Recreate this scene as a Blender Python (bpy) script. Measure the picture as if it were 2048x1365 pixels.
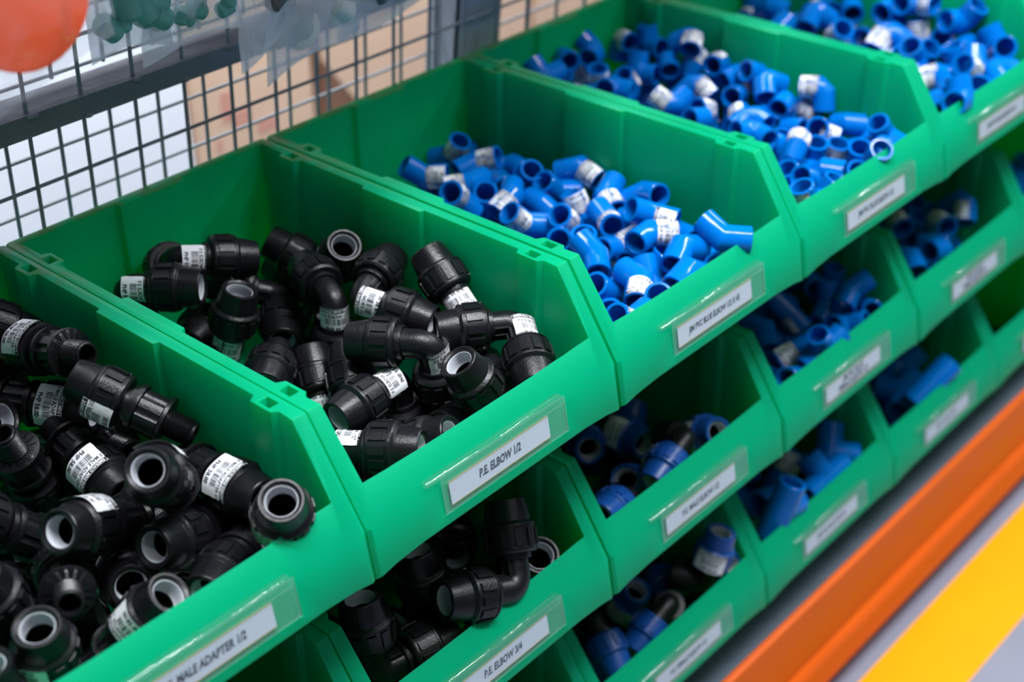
import bpy, bmesh, math, random
from mathutils import Vector, Matrix, Quaternion
R = math.radians
PI = math.pi
scene = bpy.context.scene
col = scene.collection
for o in list(bpy.data.objects):
    bpy.data.objects.remove(o)

# ---------------------------------------------------------------- camera
cam_d = bpy.data.cameras.new('camera')
cam = bpy.data.objects.new('camera', cam_d)
col.objects.link(cam)
scene.camera = cam
cam.matrix_world = Matrix(((0.6621, 0.4051, -0.6305, -0.5513),
                           (-0.7493, 0.3429, -0.5666, -1.1023),
                           (-0.0133, 0.8476, 0.5305, 0.6077),
                           (0, 0, 0, 1)))
_l, _q, _s = cam.matrix_world.decompose()
cam.matrix_world = Matrix.Translation(_l) @ _q.normalized().to_matrix().to_4x4()
cam_d.sensor_width = 36
cam_d.lens = 2906.13 / 2048 * 36
cam_d.clip_start = 0.02
cam_d.clip_end = 60
cam_d.dof.use_dof = True
cam_d.dof.focus_distance = 1.20
cam_d.dof.aperture_fstop = 3.6
cam_d.dof.aperture_blades = 0

# ---------------------------------------------------------------- light of the shop
w = bpy.data.worlds.new('world')
scene.world = w
w.use_nodes = True
w.node_tree.nodes['Background'].inputs[0].default_value = (0.80, 0.88, 1.0, 1)
w.node_tree.nodes['Background'].inputs[1].default_value = 0.10


def strip_light(loc, target, sx, sy, power, colr=(0.93, 0.96, 1.0)):
    d = bpy.data.lights.new('tube_or_fill_lamp', 'AREA')
    d.shape = 'RECTANGLE'
    d.size = sx
    d.size_y = sy
    d.energy = power
    d.color = colr
    o = bpy.data.objects.new('tube_or_fill_lamp', d)
    col.objects.link(o)
    o.location = loc
    v = Vector(target) - Vector(loc)
    o.rotation_euler = v.to_track_quat('-Z', 'Y').to_euler()
    return o


# tubes over the aisle, running along the rack, and a weak added fill
strip_light((0.2, -0.86, 2.1), (0.4, -0.5, -0.2), 2.4, 0.08, 80)
strip_light((0.2, -0.66, 2.1), (0.4, -0.5, -0.2), 2.4, 0.08, 60)
strip_light((2.9, -0.80, 2.1), (2.0, -0.5, -0.2), 2.0, 0.12, 80)
strip_light((0.6, -2.3, 2.0), (0.6, -0.4, -0.2), 3.2, 0.10, 6)  # low fill added to lift the bin front faces
# unseen lamp over the next aisle, added to brighten the boxes behind
strip_light((1.2, 0.50, 1.7), (1.2, 0.85, -0.5), 3.0, 0.2, 84)

scene.view_settings.view_transform = 'Standard'
scene.view_settings.look = 'None'
scene.view_settings.gamma = 1
scene.view_settings.use_curve_mapping = False
scene.view_settings.exposure = 0.0


# ---------------------------------------------------------------- materials
def mat(name, rgb, rough=0.5, metal=0.0, spec=0.5, bump=0.0, bscale=200.0, var=0.0, vscale=20.0,
        trans=0.0, alpha=1.0, coat=0.0, sss=0.0, sssc=None, ior=1.45):
    m = bpy.data.materials.new(name)
    m.use_nodes = True
    nt = m.node_tree
    b = nt.nodes['Principled BSDF']
    b.inputs['Base Color'].default_value = (*rgb, 1)
    b.inputs['Roughness'].default_value = rough
    b.inputs['Metallic'].default_value = metal
    b.inputs['Specular IOR Level'].default_value = spec
    b.inputs['Transmission Weight'].default_value = trans
    b.inputs['Alpha'].default_value = alpha
    b.inputs['Coat Weight'].default_value = coat
    b.inputs['IOR'].default_value = ior
    if sss:
        b.inputs['Subsurface Weight'].default_value = sss
        b.inputs['Subsurface Radius'].default_value = sssc or (0.002, 0.01, 0.005)
        b.inputs['Subsurface Scale'].default_value = 1.0
    tc = nt.nodes.new('ShaderNodeTexCoord')
    if var:
        n = nt.nodes.new('ShaderNodeTexNoise')
        n.inputs['Scale'].default_value = vscale
        n.inputs['Detail'].default_value = 4
        nt.links.new(tc.outputs['Object'], n.inputs['Vector'])
        mx = nt.nodes.new('ShaderNodeMix')
        mx.data_type = 'RGBA'
        mx.inputs[6].default_value = (*[max(0, c * (1 - var)) for c in rgb], 1)
        mx.inputs[7].default_value = (*[min(1, c * (1 + var)) for c in rgb], 1)
        nt.links.new(n.outputs['Fac'], mx.inputs[0])
        nt.links.new(mx.outputs[2], b.inputs['Base Color'])
        mr = nt.nodes.new('ShaderNodeMapRange')
        mr.inputs[3].default_value = max(0.02, rough - 0.08)
        mr.inputs[4].default_value = min(1, rough + 0.1)
        nt.links.new(n.outputs['Fac'], mr.inputs[0])
        nt.links.new(mr.outputs[0], b.inputs['Roughness'])
    if bump:
        n2 = nt.nodes.new('ShaderNodeTexNoise')
        n2.inputs['Scale'].default_value = bscale
        n2.inputs['Detail'].default_value = 3
        nt.links.new(tc.outputs['Object'], n2.inputs['Vector'])
        bp = nt.nodes.new('ShaderNodeBump')
        bp.inputs['Strength'].default_value = bump
        bp.inputs['Distance'].default_value = 0.001
        nt.links.new(n2.outputs['Fac'], bp.inputs['Height'])
        nt.links.new(bp.outputs[0], b.inputs['Normal'])
    return m


GREEN = mat('green_plastic', (0.0, 0.43, 0.235), 0.38, spec=0.22, bump=0.12, bscale=900, sss=0.25,
            sssc=(0.0005, 0.008, 0.003))
# the bins are slightly translucent: strong light behind a wall glows through it
_nt = GREEN.node_tree
_tl = _nt.nodes.new('ShaderNodeBsdfTranslucent')
_tl.inputs[0].default_value = (0.01, 0.80, 0.10, 1)
_mx = _nt.nodes.new('ShaderNodeMixShader')
_mx.inputs[0].default_value = 0.34
_o = _nt.nodes['Material Output']
_nt.links.new(_nt.nodes['Principled BSDF'].outputs[0], _mx.inputs[1])
_nt.links.new(_tl.outputs[0], _mx.inputs[2])
_nt.links.new(_mx.outputs[0], _o.inputs['Surface'])
# brown dust lying on the rims towards the rear of the bins
_L = _nt.links.new
_N = _nt.nodes.new
_tc = _N('ShaderNodeTexCoord')
_sx = _N('ShaderNodeSeparateXYZ')
_L(_tc.outputs['Object'], _sx.inputs[0])
_my = _N('ShaderNodeMapRange')
_my.inputs[1].default_value = -0.16
_my.inputs[2].default_value = -0.02
_L(_sx.outputs['Y'], _my.inputs[0])
_gz = _N('ShaderNodeMapRange')
_gz.inputs[1].default_value = -0.0018
_gz.inputs[2].default_value = -0.0004
_L(_sx.outputs['Z'], _gz.inputs[0])
_nn = _N('ShaderNodeTexNoise')
_nn.inputs['Scale'].default_value = 38
_nn.inputs['Detail'].default_value = 5
_L(_tc.outputs['Object'], _nn.inputs['Vector'])
_mn = _N('ShaderNodeMapRange')
_mn.inputs[1].default_value = 0.42
_mn.inputs[2].default_value = 0.60
_L(_nn.outputs['Fac'], _mn.inputs[0])
_a = _N('ShaderNodeMath')
_a.operation = 'MULTIPLY'
_L(_my.outputs[0], _a.inputs[0])
_L(_gz.outputs[0], _a.inputs[1])
_b = _N('ShaderNodeMath')
_b.operation = 'MULTIPLY'
_L(_a.outputs[0], _b.inputs[0])
_L(_mn.outputs[0], _b.inputs[1])
_c = _N('ShaderNodeMath')
_c.operation = 'MULTIPLY'
_c.inputs[1].default_value = 0.75
_L(_b.outputs[0], _c.inputs[0])
_m2 = _N('ShaderNodeMix')
_m2.data_type = 'RGBA'
_m2.inputs[6].default_value = (0.0, 0.43, 0.215, 1)
_m2.inputs[7].default_value = (0.16, 0.17, 0.10, 1)
_L(_c.outputs[0], _m2.inputs[0])
_L(_m2.outputs[2], _nt.nodes['Principled BSDF'].inputs['Base Color'])
BLACK = mat('black_polyethylene', (0.0055, 0.0055, 0.0070), 0.34, spec=0.45, bump=0.25, bscale=500, var=0.25, vscale=60)
WHITE_RING = mat('white_nylon', (0.58, 0.60, 0.65), 0.5)
BLUE = mat('blue_pvc', (0.0, 0.15, 0.56), 0.12, spec=0.28, coat=0.0)
NAVY = mat('dark_blue_polypropylene', (0.006, 0.07, 0.32), 0.32, spec=0.5, bump=0.2, bscale=500)
PAPER = mat('sticker_paper', (0.88, 0.89, 0.93), 0.5, bump=0.3, bscale=250)
CARD = mat('card_paper', (0.74, 0.76, 0.84), 0.7)
CARD_EDGE = mat('yellow_card_edge', (0.55, 0.40, 0.12), 0.7)
INK = mat('black_ink', (0.012, 0.012, 0.016), 0.6)
CARDINK = mat('grey_ink', (0.03, 0.045, 0.07), 0.6)


def thin_clear(name, tint, haze, rough, bump, bscale, dcol):
    """thin clear plastic: mostly see-through, a little haze, glossy at grazing angles"""
    m = bpy.data.materials.new(name)
    m.use_nodes = True
    nt = m.node_tree
    for n in list(nt.nodes):
        nt.nodes.remove(n)
    N = nt.nodes.new
    L = nt.links.new
    out = N('ShaderNodeOutputMaterial')
    tr = N('ShaderNodeBsdfTransparent')
    tr.inputs[0].default_value = (*tint, 1)
    gl = N('ShaderNodeBsdfGlossy')
    gl.inputs['Roughness'].default_value = rough
    df = N('ShaderNodeBsdfDiffuse')
    df.inputs[0].default_value = (*dcol, 1)
    lw = N('ShaderNodeLayerWeight')
    lw.inputs[0].default_value = 0.5
    pw = N('ShaderNodeMath')
    pw.operation = 'POWER'
    pw.inputs[1].default_value = 3.5
    fr = N('ShaderNodeMath')
    fr.operation = 'MULTIPLY_ADD'
    fr.inputs[1].default_value = 0.55
    fr.inputs[2].default_value = 0.045
    L(lw.outputs['Facing'], pw.inputs[0])
    L(pw.outputs[0], fr.inputs[0])
    m1 = N('ShaderNodeMixShader')
    m2 = N('ShaderNodeMixShader')
    m1.inputs[0].default_value = haze
    tc = N('ShaderNodeTexCoord')
    nz = N('ShaderNodeTexNoise')
    nz.inputs['Scale'].default_value = bscale
    nz.inputs['Detail'].default_value = 3
    bp = N('ShaderNodeBump')
    bp.inputs['Strength'].default_value = bump
    bp.inputs['Distance'].default_value = 0.003
    L(tc.outputs['Object'], nz.inputs['Vector'])
    L(nz.outputs['Fac'], bp.inputs['Height'])
    L(bp.outputs[0], gl.inputs['Normal'])
    L(bp.outputs[0], df.inputs['Normal'])
    tl = N('ShaderNodeBsdfTranslucent')
    tl.inputs[0].default_value = (*dcol, 1)
    m0 = N('ShaderNodeMixShader')
    m0.inputs[0].default_value = 0.5
    L(bp.outputs[0], tl.inputs['Normal'])
    L(df.outputs[0], m0.inputs[1])
    L(tl.outputs[0], m0.inputs[2])
    L(tr.outputs[0], m1.inputs[1])
    L(m0.outputs[0], m1.inputs[2])
    L(fr.outputs[0], m2.inputs[0])
    L(m1.outputs[0], m2.inputs[1])
    L(gl.outputs[0], m2.inputs[2])
    L(m2.outputs[0], out.inputs['Surface'])
    return m


CLEAR = thin_clear('clear_plastic', (0.96, 0.99, 0.99), 0.035, 0.12, 0.3, 90, (0.8, 0.85, 0.88))
WIRE = mat('grey_painted_wire', (0.30, 0.33, 0.38), 0.45, bump=0.6, bscale=160, var=0.25, vscale=60)
BAR = mat('grey_painted_steel', (0.27, 0.28, 0.32), 0.42, bump=0.8, bscale=90, var=0.2, vscale=30)
POST = mat('light_grey_steel', (0.46, 0.49, 0.58), 0.5, var=0.15, vscale=8)
DECK = mat('grey_shelf_deck', (0.13, 0.16, 0.21), 0.5, var=0.35, vscale=14, bump=0.3, bscale=120)
ORANGE = mat('orange_powder_coat', (0.74, 0.115, 0.008), 0.36, spec=0.18, coat=0.0, var=0.12, vscale=9)
FLOOR = mat('grey_floor', (0.215, 0.23, 0.295), 0.45, var=0.12, vscale=5)
YELLOW = mat('yellow_floor_paint', (0.82, 0.345, 0.0), 0.5, spec=0.15, var=0.07, vscale=12)
CARTON = mat('cardboard', (0.66, 0.45, 0.33), 0.85, var=0.10, vscale=7)
CARTON_RED = mat('red_print', (0.58, 0.28, 0.22), 0.85)
WALLW = mat('white_wall', (0.80, 0.82, 0.90), 0.8)


# ---------------------------------------------------------------- helpers
class MB:
    def __init__(self):
        self.bm = bmesh.new()
        self.mi = 0

    def face(self, vs):
        try:
            f = self.bm.faces.new(vs)
            f.material_index = self.mi
            return f
        except ValueError:
            return None

    def box(self, x0, x1, y0, y1, z0, z1, m=None):
        pts = [(x, y, z) for x in (x0, x1) for y in (y0, y1) for z in (z0, z1)]
        if m is not None:
            pts = [m @ Vector(p) for p in pts]
        v = [self.bm.verts.new(p) for p in pts]
        for q in ((0, 1, 3, 2), (4, 6, 7, 5), (0, 4, 5, 1), (2, 3, 7, 6), (0, 2, 6, 4), (1, 5, 7, 3)):
            self.face([v[i] for i in q])

    def rings(self, rings, closed=True, cap0=False, cap1=False):
        vr = [[self.bm.verts.new(p) for p in r] for r in rings]
        n = len(vr[0])
        for a, b in zip(vr[:-1], vr[1:]):
            for i in range(n if closed else n - 1):
                j = (i + 1) % n
                self.face([a[i], a[j], b[j], b[i]])
        if cap0:
            self.face(list(reversed(vr[0])))
        if cap1:
            self.face(vr[-1])
        return vr

    def lathe(self, prof, n=24, m=None, mod=None, cap0=False, cap1=False):
        """prof: (x, r) around the X axis; mod(x, r, k) -> r"""
        m = m or Matrix()
        rr = []
        for (x, r) in prof:
            ring = []
            for k in range(n):
                a = 2 * PI * k / n
                q = mod(x, r, k) if mod else r
                ring.append(m @ Vector((x, q * math.cos(a), q * math.sin(a))))
            rr.append(ring)
        self.rings(rr, True, cap0, cap1)

    def tube(self, a, b, r, n=8, caps=True):
        a = Vector(a); b = Vector(b)
        q = (b - a).to_track_quat('X', 'Z').to_matrix().to_4x4()
        m = Matrix.Translation(a) @ q
        self.lathe([(0, r), ((b - a).length, r)], n, m, cap0=caps, cap1=caps)

    def prism(self, poly, axis, a, b):
        """poly 2D outline, extruded along axis 0/1/2 from a to b"""
        def P(u, v, t):
            return (t, u, v) if axis == 0 else ((u, t, v) if axis == 1 else (u, v, t))
        self.rings([[P(u, v, a) for u, v in poly], [P(u, v, b) for u, v in poly]], True, True, True)

    def mesh(self, name, mats, smooth=True, angle=35, doubles=0.00001):
        bmesh.ops.remove_doubles(self.bm, verts=self.bm.verts, dist=doubles)
        bmesh.ops.recalc_face_normals(self.bm, faces=self.bm.faces)
        me = bpy.data.meshes.new(name)
        self.bm.to_mesh(me)
        self.bm.free()
        for mm in (mats if isinstance(mats, (list, tuple)) else [mats]):
            me.materials.append(mm)
        if smooth:
            me.shade_smooth()
            me.set_sharp_from_angle(angle=R(angle))
        return me


def link(name, me, parent=None, loc=None, rot=None):
    o = bpy.data.objects.new(name, me)
    col.objects.link(o)
    if parent is not None:
        o.parent = parent
    if loc is not None:
        o.location = loc
    if rot is not None:
        o.rotation_euler = rot
    return o


def tag(o, label, cat=None, group=None, kind=None):
    if label:
        o['label'] = label
    if cat:
        o['category'] = cat
    if group:
        o['group'] = group
    if kind:
        o['kind'] = kind
    return o


def structure(o):
    o['kind'] = 'structure'
    return o


def text_polys(body, size, shear=0.0, bold=0.0, sx=1.0):
    """built-in font outline as list of (verts2d, faces); centred on 0,0"""
    c = bpy.data.curves.new('t', 'FONT')
    c.body = body
    c.size = size
    c.shear = shear
    c.offset = bold
    c.resolution_u = 2
    c.align_x = 'CENTER'
    c.align_y = 'CENTER'
    o = bpy.data.objects.new('t', c)
    col.objects.link(o)
    dg = bpy.context.evaluated_depsgraph_get()
    me = bpy.data.meshes.new_from_object(o.evaluated_get(dg))
    vs = [(v.co.x * sx, v.co.y) for v in me.vertices]
    fs = [tuple(p.vertices) for p in me.polygons]
    bpy.data.objects.remove(o)
    bpy.data.curves.remove(c)
    bpy.data.meshes.remove(me)
    return vs, fs


# ---------------------------------------------------------------- storage bin
BW = 0.2988          # outer width of one bin
FRONT = [(0, 0), (-0.403, 0), (-0.4597, -0.0834), (-0.4669, -0.1261), (-0.40, -0.176), (-0.345, -0.2155), (0, -0.2155)]


def wall_t(y):
    """half of the rim: how thick the side wall is at depth y"""
    t = 0.0102
    for (a, b, e, extra) in ((-0.046, -0.066, 0.004, 0.0075), (-0.1625, -0.2388, 0.0022, 0.0050),
                             (-0.3600, -0.3830, 0.004, 0.0068)):
        if b - e < y < a + e:
            k = 1.0 if b <= y <= a else ((a + e - y) / e if y > a else (y - b + e) / e)
            t += extra * k
    if y < -0.36:
        t = max(t, 0.0102 + 0.0050 * min(1, (-0.36 - y) / 0.07))
    return t


def build_bin_mesh():
    xs = [0, 0.004, 0.02, 0.05, 0.09, 0.15, 0.21, 0.249, 0.279, 0.2948, BW]
    bm_o = MB()
    rings = []
    for x in xs:
        e = min(x, BW - x)
        k = max(0.0, 1 - e / 0.05)
        bow = 0.0062 * (1 - k * k)             # mid of the front panel stands a bit higher
        top = -0.0834 - 0.0042 * (1 - max(0.0, 1 - e / 0.12) ** 2)
        ins = 0.0
        if e < 0.001:
            ins = 0.0022
        prof = [(0 - ins, 0), (-0.403, 0), (-0.4597 + ins, top), (-0.4669 + ins, -0.1268 + bow),
                (-0.40, -0.172), (-0.345, -0.2155), (0 - ins, -0.2155)]
        rings.append([(x, y, z) for y, z in prof])
    bm_o.rings(rings, True, True, True)
    outer = bpy.data.objects.new('o', bm_o.mesh('o', GREEN, False))
    col.objects.link(outer)
    # cavity: plan outline, front wall leans with the panel
    ys = sorted({-0.009, -0.042, -0.046, -0.066, -0.070, -0.1603, -0.1625, -0.2388, -0.241, -0.356, -0.36, -0.383, -0.387, -0.41, -0.4405}, reverse=True)
    plan = [(wall_t(y), y) for y in ys] + [(BW - wall_t(y), y) for y in reversed(ys)] + [(0.187, -0.009), (0.185, -0.0155), (0.1135, -0.0155), (0.1115, -0.009)]

    def fy(x, y, z):
        if y < -0.40:                          # front inner face slopes inwards going down
            lim = -0.4405 + max(0.0, (-0.085 - z)) * 0.95
            y = max(y, lim) if z > -0.13 else max(y, -0.398 + (-0.13 - z) * 0.35)
        return (x, y, z)
    bm_c = MB()
    bm_c.rings([[fy(x, y, z) for x, y in plan] for z in (0.02, -0.085, -0.13, -0.2085)], True, True, True)
    cav = bpy.data.objects.new('c', bm_c.mesh('c', GREEN, False))
    col.objects.link(cav)
    # sockets in the rim and the shallow label recess
    bm_h = MB()
    for y0, y1 in ((-0.0500, -0.0625), (-0.3655, -0.3785)):
        bm_h.box(0.0048, 0.0140, y1, y0, -0.016, 0.01)
        bm_h.box(BW - 0.0140, BW - 0.0048, y1, y0, -0.016, 0.01)
    holes = bpy.data.objects.new('h', bm_h.mesh('h', GREEN, False))
    col.objects.link(holes)
    bm_r = MB()
    bm_r.rings([[(x, y, z) for x in (0,) for y, z in ()] or
                [(0.0755, -0.475, -0.0770), (0.0755, -0.4570, -0.0770), (0.0755, -0.4637, -0.1128), (0.0755, -0.475, -0.1128)],
                [(0.2275, -0.475, -0.0770), (0.2275, -0.4570, -0.0770), (0.2275, -0.4637, -0.1128), (0.2275, -0.475, -0.1128)]],
               True, True, True)
    rec = bpy.data.objects.new('r', bm_r.mesh('r', GREEN, False))
    col.objects.link(rec)
    for t in (cav, holes, rec):
        md = outer.modifiers.new('b', 'BOOLEAN')
        md.operation = 'DIFFERENCE'
        md.solver = 'EXACT'
        md.object = t
    bv = outer.modifiers.new('v', 'BEVEL')
    bv.width = 0.0010
    bv.segments = 2
    bv.limit_method = 'ANGLE'
    bv.angle_limit = R(28)
    bv.harden_normals = False
    dg = bpy.context.evaluated_depsgraph_get()
    me = bpy.data.meshes.new_from_object(outer.evaluated_get(dg))
    me.name = 'storage_bin'
    me.materials.clear()
    me.materials.append(GREEN)
    me.shade_smooth()
    me.set_sharp_from_angle(angle=R(32))
    for t in (outer, cav, holes, rec):
        bpy.data.objects.remove(t)
    return me


BIN_ME = build_bin_mesh()

# clear label holder: rolled top edge hooked on the lip, thin plate with raised border
LEAN = math.atan2(0.0072, 0.0427)


def plate_pt(x, u, d):
    """u: distance down the leaning face from its top edge, d: out of the face"""
    return (x, -0.4600 - u * math.sin(LEAN) - d * math.cos(LEAN), -0.0850 - u * math.cos(LEAN) + d * math.sin(LEAN))


def plate(mb, x0, x1, u0, u1, d0, d1):
    r0 = [plate_pt(x0, u, d) for u, d in ((u0, d0), (u1, d0), (u1, d1), (u0, d1))]
    r1 = [plate_pt(x1, u, d) for u, d in ((u0, d0), (u1, d0), (u1, d1), (u0, d1))]
    mb.rings([r0, r1], True, True, True)


def holder_mesh():
    mb = MB()
    plate(mb, 0.0765, 0.2260, -0.0075, 0.0262, 0.0016, 0.0022)
    for a, b, c, d in ((0.0765, 0.2260, 0.0250, 0.0262), (0.0765, 0.0777, -0.0075, 0.0262), (0.2248, 0.2260, -0.0075, 0.0262),
                       (0.0800, 0.2240, -0.0012, -0.0006)):
        plate(mb, a, b, c, d, 0.0010, 0.0026)
    # rolled edge
    n = 10
    rr = []
    for x in (0.0620, 0.0630, 0.2230, 0.2240):
        s = 0.7 if x in (0.0620, 0.2240) else 1.0
        rr.append([(x, -0.4570 + 0.0042 * s * math.cos(2 * PI * k / n), -0.0785 + 0.0026 * s * math.sin(2 * PI * k / n)) for k in range(n)])
    mb.rings(rr, True, True, True)
    return mb.mesh('label_holder', CLEAR, True, 40)


HOLDER_ME = holder_mesh()


def card_mesh(lines):
    mb = MB()
    mb.mi = 0
    plate(mb, 0.0850, 0.2045, 0.0022, 0.0218, 0.0003, 0.0008)
    mb.mi = 1
    plate(mb, 0.0850, 0.2045, 0.0015, 0.0022, 0.0003, 0.0009)
    plate(mb, 0.0850, 0.2045, 0.0218, 0.0226, 0.0003, 0.0009)
    mb.mi = 2
    for (txt, size, uu) in lines:
        vs, fs = text_polys(txt, size * 1.18, 0.20, size * 0.045, 0.72)
        bv = [mb.bm.verts.new(plate_pt(0.1430 + x, uu - y, 0.00095)) for x, y in vs]
        for f in fs:
            mb.face([bv[i] for i in f])
    return mb.mesh('name_card', [CARD, CARD_EDGE, CARDINK], False, doubles=1e-7)


CARDS = {
    'A0': [('P.E. MALE ADAPTER 1/2', 0.0082, 0.0122)],
    'A1': [('P.E. ELBOW 1/2', 0.0088, 0.0120)],
    'A2': [('JIM PVC BLUE ELBOW 1/2 X 45', 0.0072, 0.0122)],
    'A3': [('JIM PVC BLUE ELBOW 1/2', 0.0078, 0.0120)],
    'A4': [('JIM PVC BLUE ELBOW 3/4', 0.0078, 0.0120)],
    'A5': [('JIM PVC BLUE ELBOW 3/4', 0.0078, 0.0120)],
    'B0': [('P.E. MALE ADAPTER 3/4', 0.0082, 0.0122)],
    'B1': [('P.E. ELBOW 3/4', 0.0088, 0.0120)],
    'B2': [('P.E. MALE ELBOW 1/2', 0.0080, 0.0122)],
    'B3': [('JIM PVC BLUE', 0.0088, 0.0078), ('FEMALE ELBOW 1/2', 0.0088, 0.0170)],
    'B4': [('JIM PVC BLUE', 0.0088, 0.0078), ('FEMALE ELBOW 3/4', 0.0088, 0.0170)],
    'B5': [('JIM PVC BLUE TEE 1/2', 0.0080, 0.0120)],
    'C1': [('P.E. ELBOW 1', 0.0088, 0.0120)],
    'C2': [('P.E. FEMALE ELBOW 1/2', 0.0076, 0.0122)],
    'C3': [('JIM PVC BLUE TEE 3/4', 0.0080, 0.0120)],
    'C4': [('JIM PVC BLUE TEE 1', 0.0080, 0.0120)],
    'C5': [('JIM PVC BLUE', 0.0080, 0.0120)],
}
ROWZ = {'A': 0.0, 'B': -0.2182, 'C': -0.4400}
ROWY = {'A': 0.0, 'B': -0.0014, 'C': 0.0009}
# seam offsets measured along the rack (bins are put down by hand, not on a grid)
XOFF = {('A', 2): 0.0022, ('A', 3): 0.0030, ('A', 4): 0.0018, ('A', 5): 0.0008, ('B', 1): -0.0032, ('B', 2): -0.0016, ('B', 3): 0.0, ('B', 4): 0.0027,
        ('B', 5): 0.003, ('C', 4): 0.0, ('C', 5): -0.0014}
BINX = {}
for r_ in 'ABC':
    for k_ in range(0, 6):
        BINX[r_ + str(k_)] = (k_ - 1) * 0.30 + XOFF.get((r_, k_), 0.0) + 0.0006
BINX['A0'] = -0.2994
BINX['B0'] = -0.3030
BINX['C0'] = -0.2994
BIN_LABEL = {
    'A0': 'green plastic bin at the left edge of the top row, full of black adapters',
    'A1': 'green plastic bin in the top row holding black elbows, card P.E. ELBOW 1/2',
    'A2': 'green top row bin of bent blue elbows, card reads 1/2 X 45',
    'A3': 'green plastic bin in the top row heaped with blue elbows, second from the right',
    'A4': 'green plastic bin at the right end of the top row, heaped with blue elbows',
    'A5': 'green bin of the top row cut off by the top right corner of the photo',
    'B0': 'shaded green bin in the middle row below the adapter bin, mostly hidden',
    'B1': 'green plastic bin in the middle row holding black elbows, card P.E. ELBOW 3/4',
    'B2': 'green bin in the middle row with dark blue and black elbows, in deep shade',
    'B3': 'green bin in the middle row with blue fittings, below the 1/2 X 45 bin',
    'B4': 'green plastic bin in the middle row, second from the right, with a few blue elbows',
    'B5': 'green plastic bin at the right end of the middle row, nearly all cut off',
    'C1': 'green bin in the bottom row, only its slanted right wall showing at the edge',
    'C2': 'green bin in the bottom row with blue-capped black elbows, just above the deck',
    'C3': 'green plastic bin in the bottom row with large blue tees',
    'C4': 'green plastic bin in the bottom row with long blue tees and one open tube end',
    'C5': 'green bin at the right end of the bottom row holding a clear bag',
}


def place_bin(key):
    e = bpy.data.objects.new('storage_bin', None)
    col.objects.link(e)
    e.location = (BINX[key], ROWY[key[0]], ROWZ[key[0]])
    tag(e, BIN_LABEL[key], 'storage bin', 'green storage bins stacked on the rack')
    link('tray', BIN_ME, e)
    h = link('label_holder', HOLDER_ME, e)
    link('name_card', card_mesh(CARDS[key]), h)
    return e


for key in BIN_LABEL:
    place_bin(key)

# ---------------------------------------------------------------- wire mesh partition
DY, DZ = -0.0801, 0.9968


def mp(x, y0, s):
    return (x, y0 + DY * s, DZ * s)


def mesh_panel(y0, x_first, n, s0, s1, hs, name, label):
    mb = MB()
    for k in range(n):
        x = x_first + k * 0.05613
        mb.tube(mp(x, y0, s0), mp(x, y0, s1), 0.0020, 8)
    for s in hs:
        mb.tube(mp(x_first - 0.01, y0 + 0.0036, s), mp(x_first + (n - 1) * 0.05613 + 0.01, y0 + 0.0036, s), 0.0019, 8)
    o = link(name, mb.mesh(name, WIRE))
    tag(o, label, 'wire mesh', 'wire mesh sheets behind the bins')
    return o


mesh_panel(0.010, 0.0475 - 0.05613 * 4, 34, -0.60, 0.62, [-0.0215 - 0.0561 * k for k in range(10)] + [0.0345] + [0.1636 + 0.0561 * k for k in range(8)],
           'wire_mesh_panel', 'grey painted wire mesh sheet standing directly behind the bins')
mesh_panel(0.055, 0.0475 - 0.05613 * 4, 34, -0.60, 0.0987, [0.0425 - 0.0547 * k for k in range(11)],
           'wire_mesh_panel', 'lower sheet of the rear grey wire mesh, below the angle bar')
mesh_panel(0.055, 0.0475 - 0.05613 * 4, 34, 0.1135, 0.62, [0.1155 + 0.0550 * k for k in range(9)],
           'wire_mesh_panel', 'upper sheet of the rear grey wire mesh, ending on the angle bar')

mb = MB()
# L angle: upright flange in front, flat flange on top running back
prof = [(0.0040, 0.0885), (0.0075, 0.0885), (0.0075, 0.1065), (0.052, 0.1065), (0.052, 0.1100), (0.0040, 0.1100)]
prof = [(y + DY * z, z * DZ) for y, z in prof]
mb.prism(prof, 0, -0.35, 0.545)
o = link('angle_bar', mb.mesh('angle_bar', BAR, False))
tag(o, 'dark grey painted steel angle bar crossing the wire mesh behind the bins', 'steel bar')
rnd = random.Random(4)
for k in range(12):
    x = 0.0475 - 0.05613 * 3 + 0.05613 * k + rnd.uniform(-.003, .003)
    s_, yy = ((0.0905, 0.003), (0.1075, 0.0035))[k % 2]
    weld = MB()
    r = rnd.uniform(0.0024, 0.0042)
    bmesh.ops.create_icosphere(weld.bm, subdivisions=2, radius=r, matrix=Matrix.Translation(mp(x, yy, s_)) @ Matrix.Diagonal((1.7, 0.6, 0.9, 1)))
    link('weld_bead', weld.mesh('weld_bead', BAR), o)

mb = MB()
pz = lambda y, s: (y + DY * s, s)
# channel post behind the mesh
for (xa, xb, ya, yb) in ((0.6120, 0.6875, 0.062, 0.066), (0.6845, 0.6875, 0.062, 0.11), (0.6120, 0.6150, 0.062, 0.11)):
    r0 = [(xa, ya + DY * -0.85, -0.85), (xb, ya + DY * -0.85, -0.85), (xb, yb + DY * -0.85, -0.85), (xa, yb + DY * -0.85, -0.85)]
    r1 = [(x, y + DY * 1.5, 0.65) for x, y in ((xa, ya), (xb, ya), (xb, yb), (xa, yb))]
    mb.rings([r0, r1], True, True, True)
for k in range(24):
    pass
o = link('rack_post', mb.mesh('rack_post', POST, False))
tag(o, 'light grey steel rack post standing behind the wire mesh', 'post')

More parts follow.
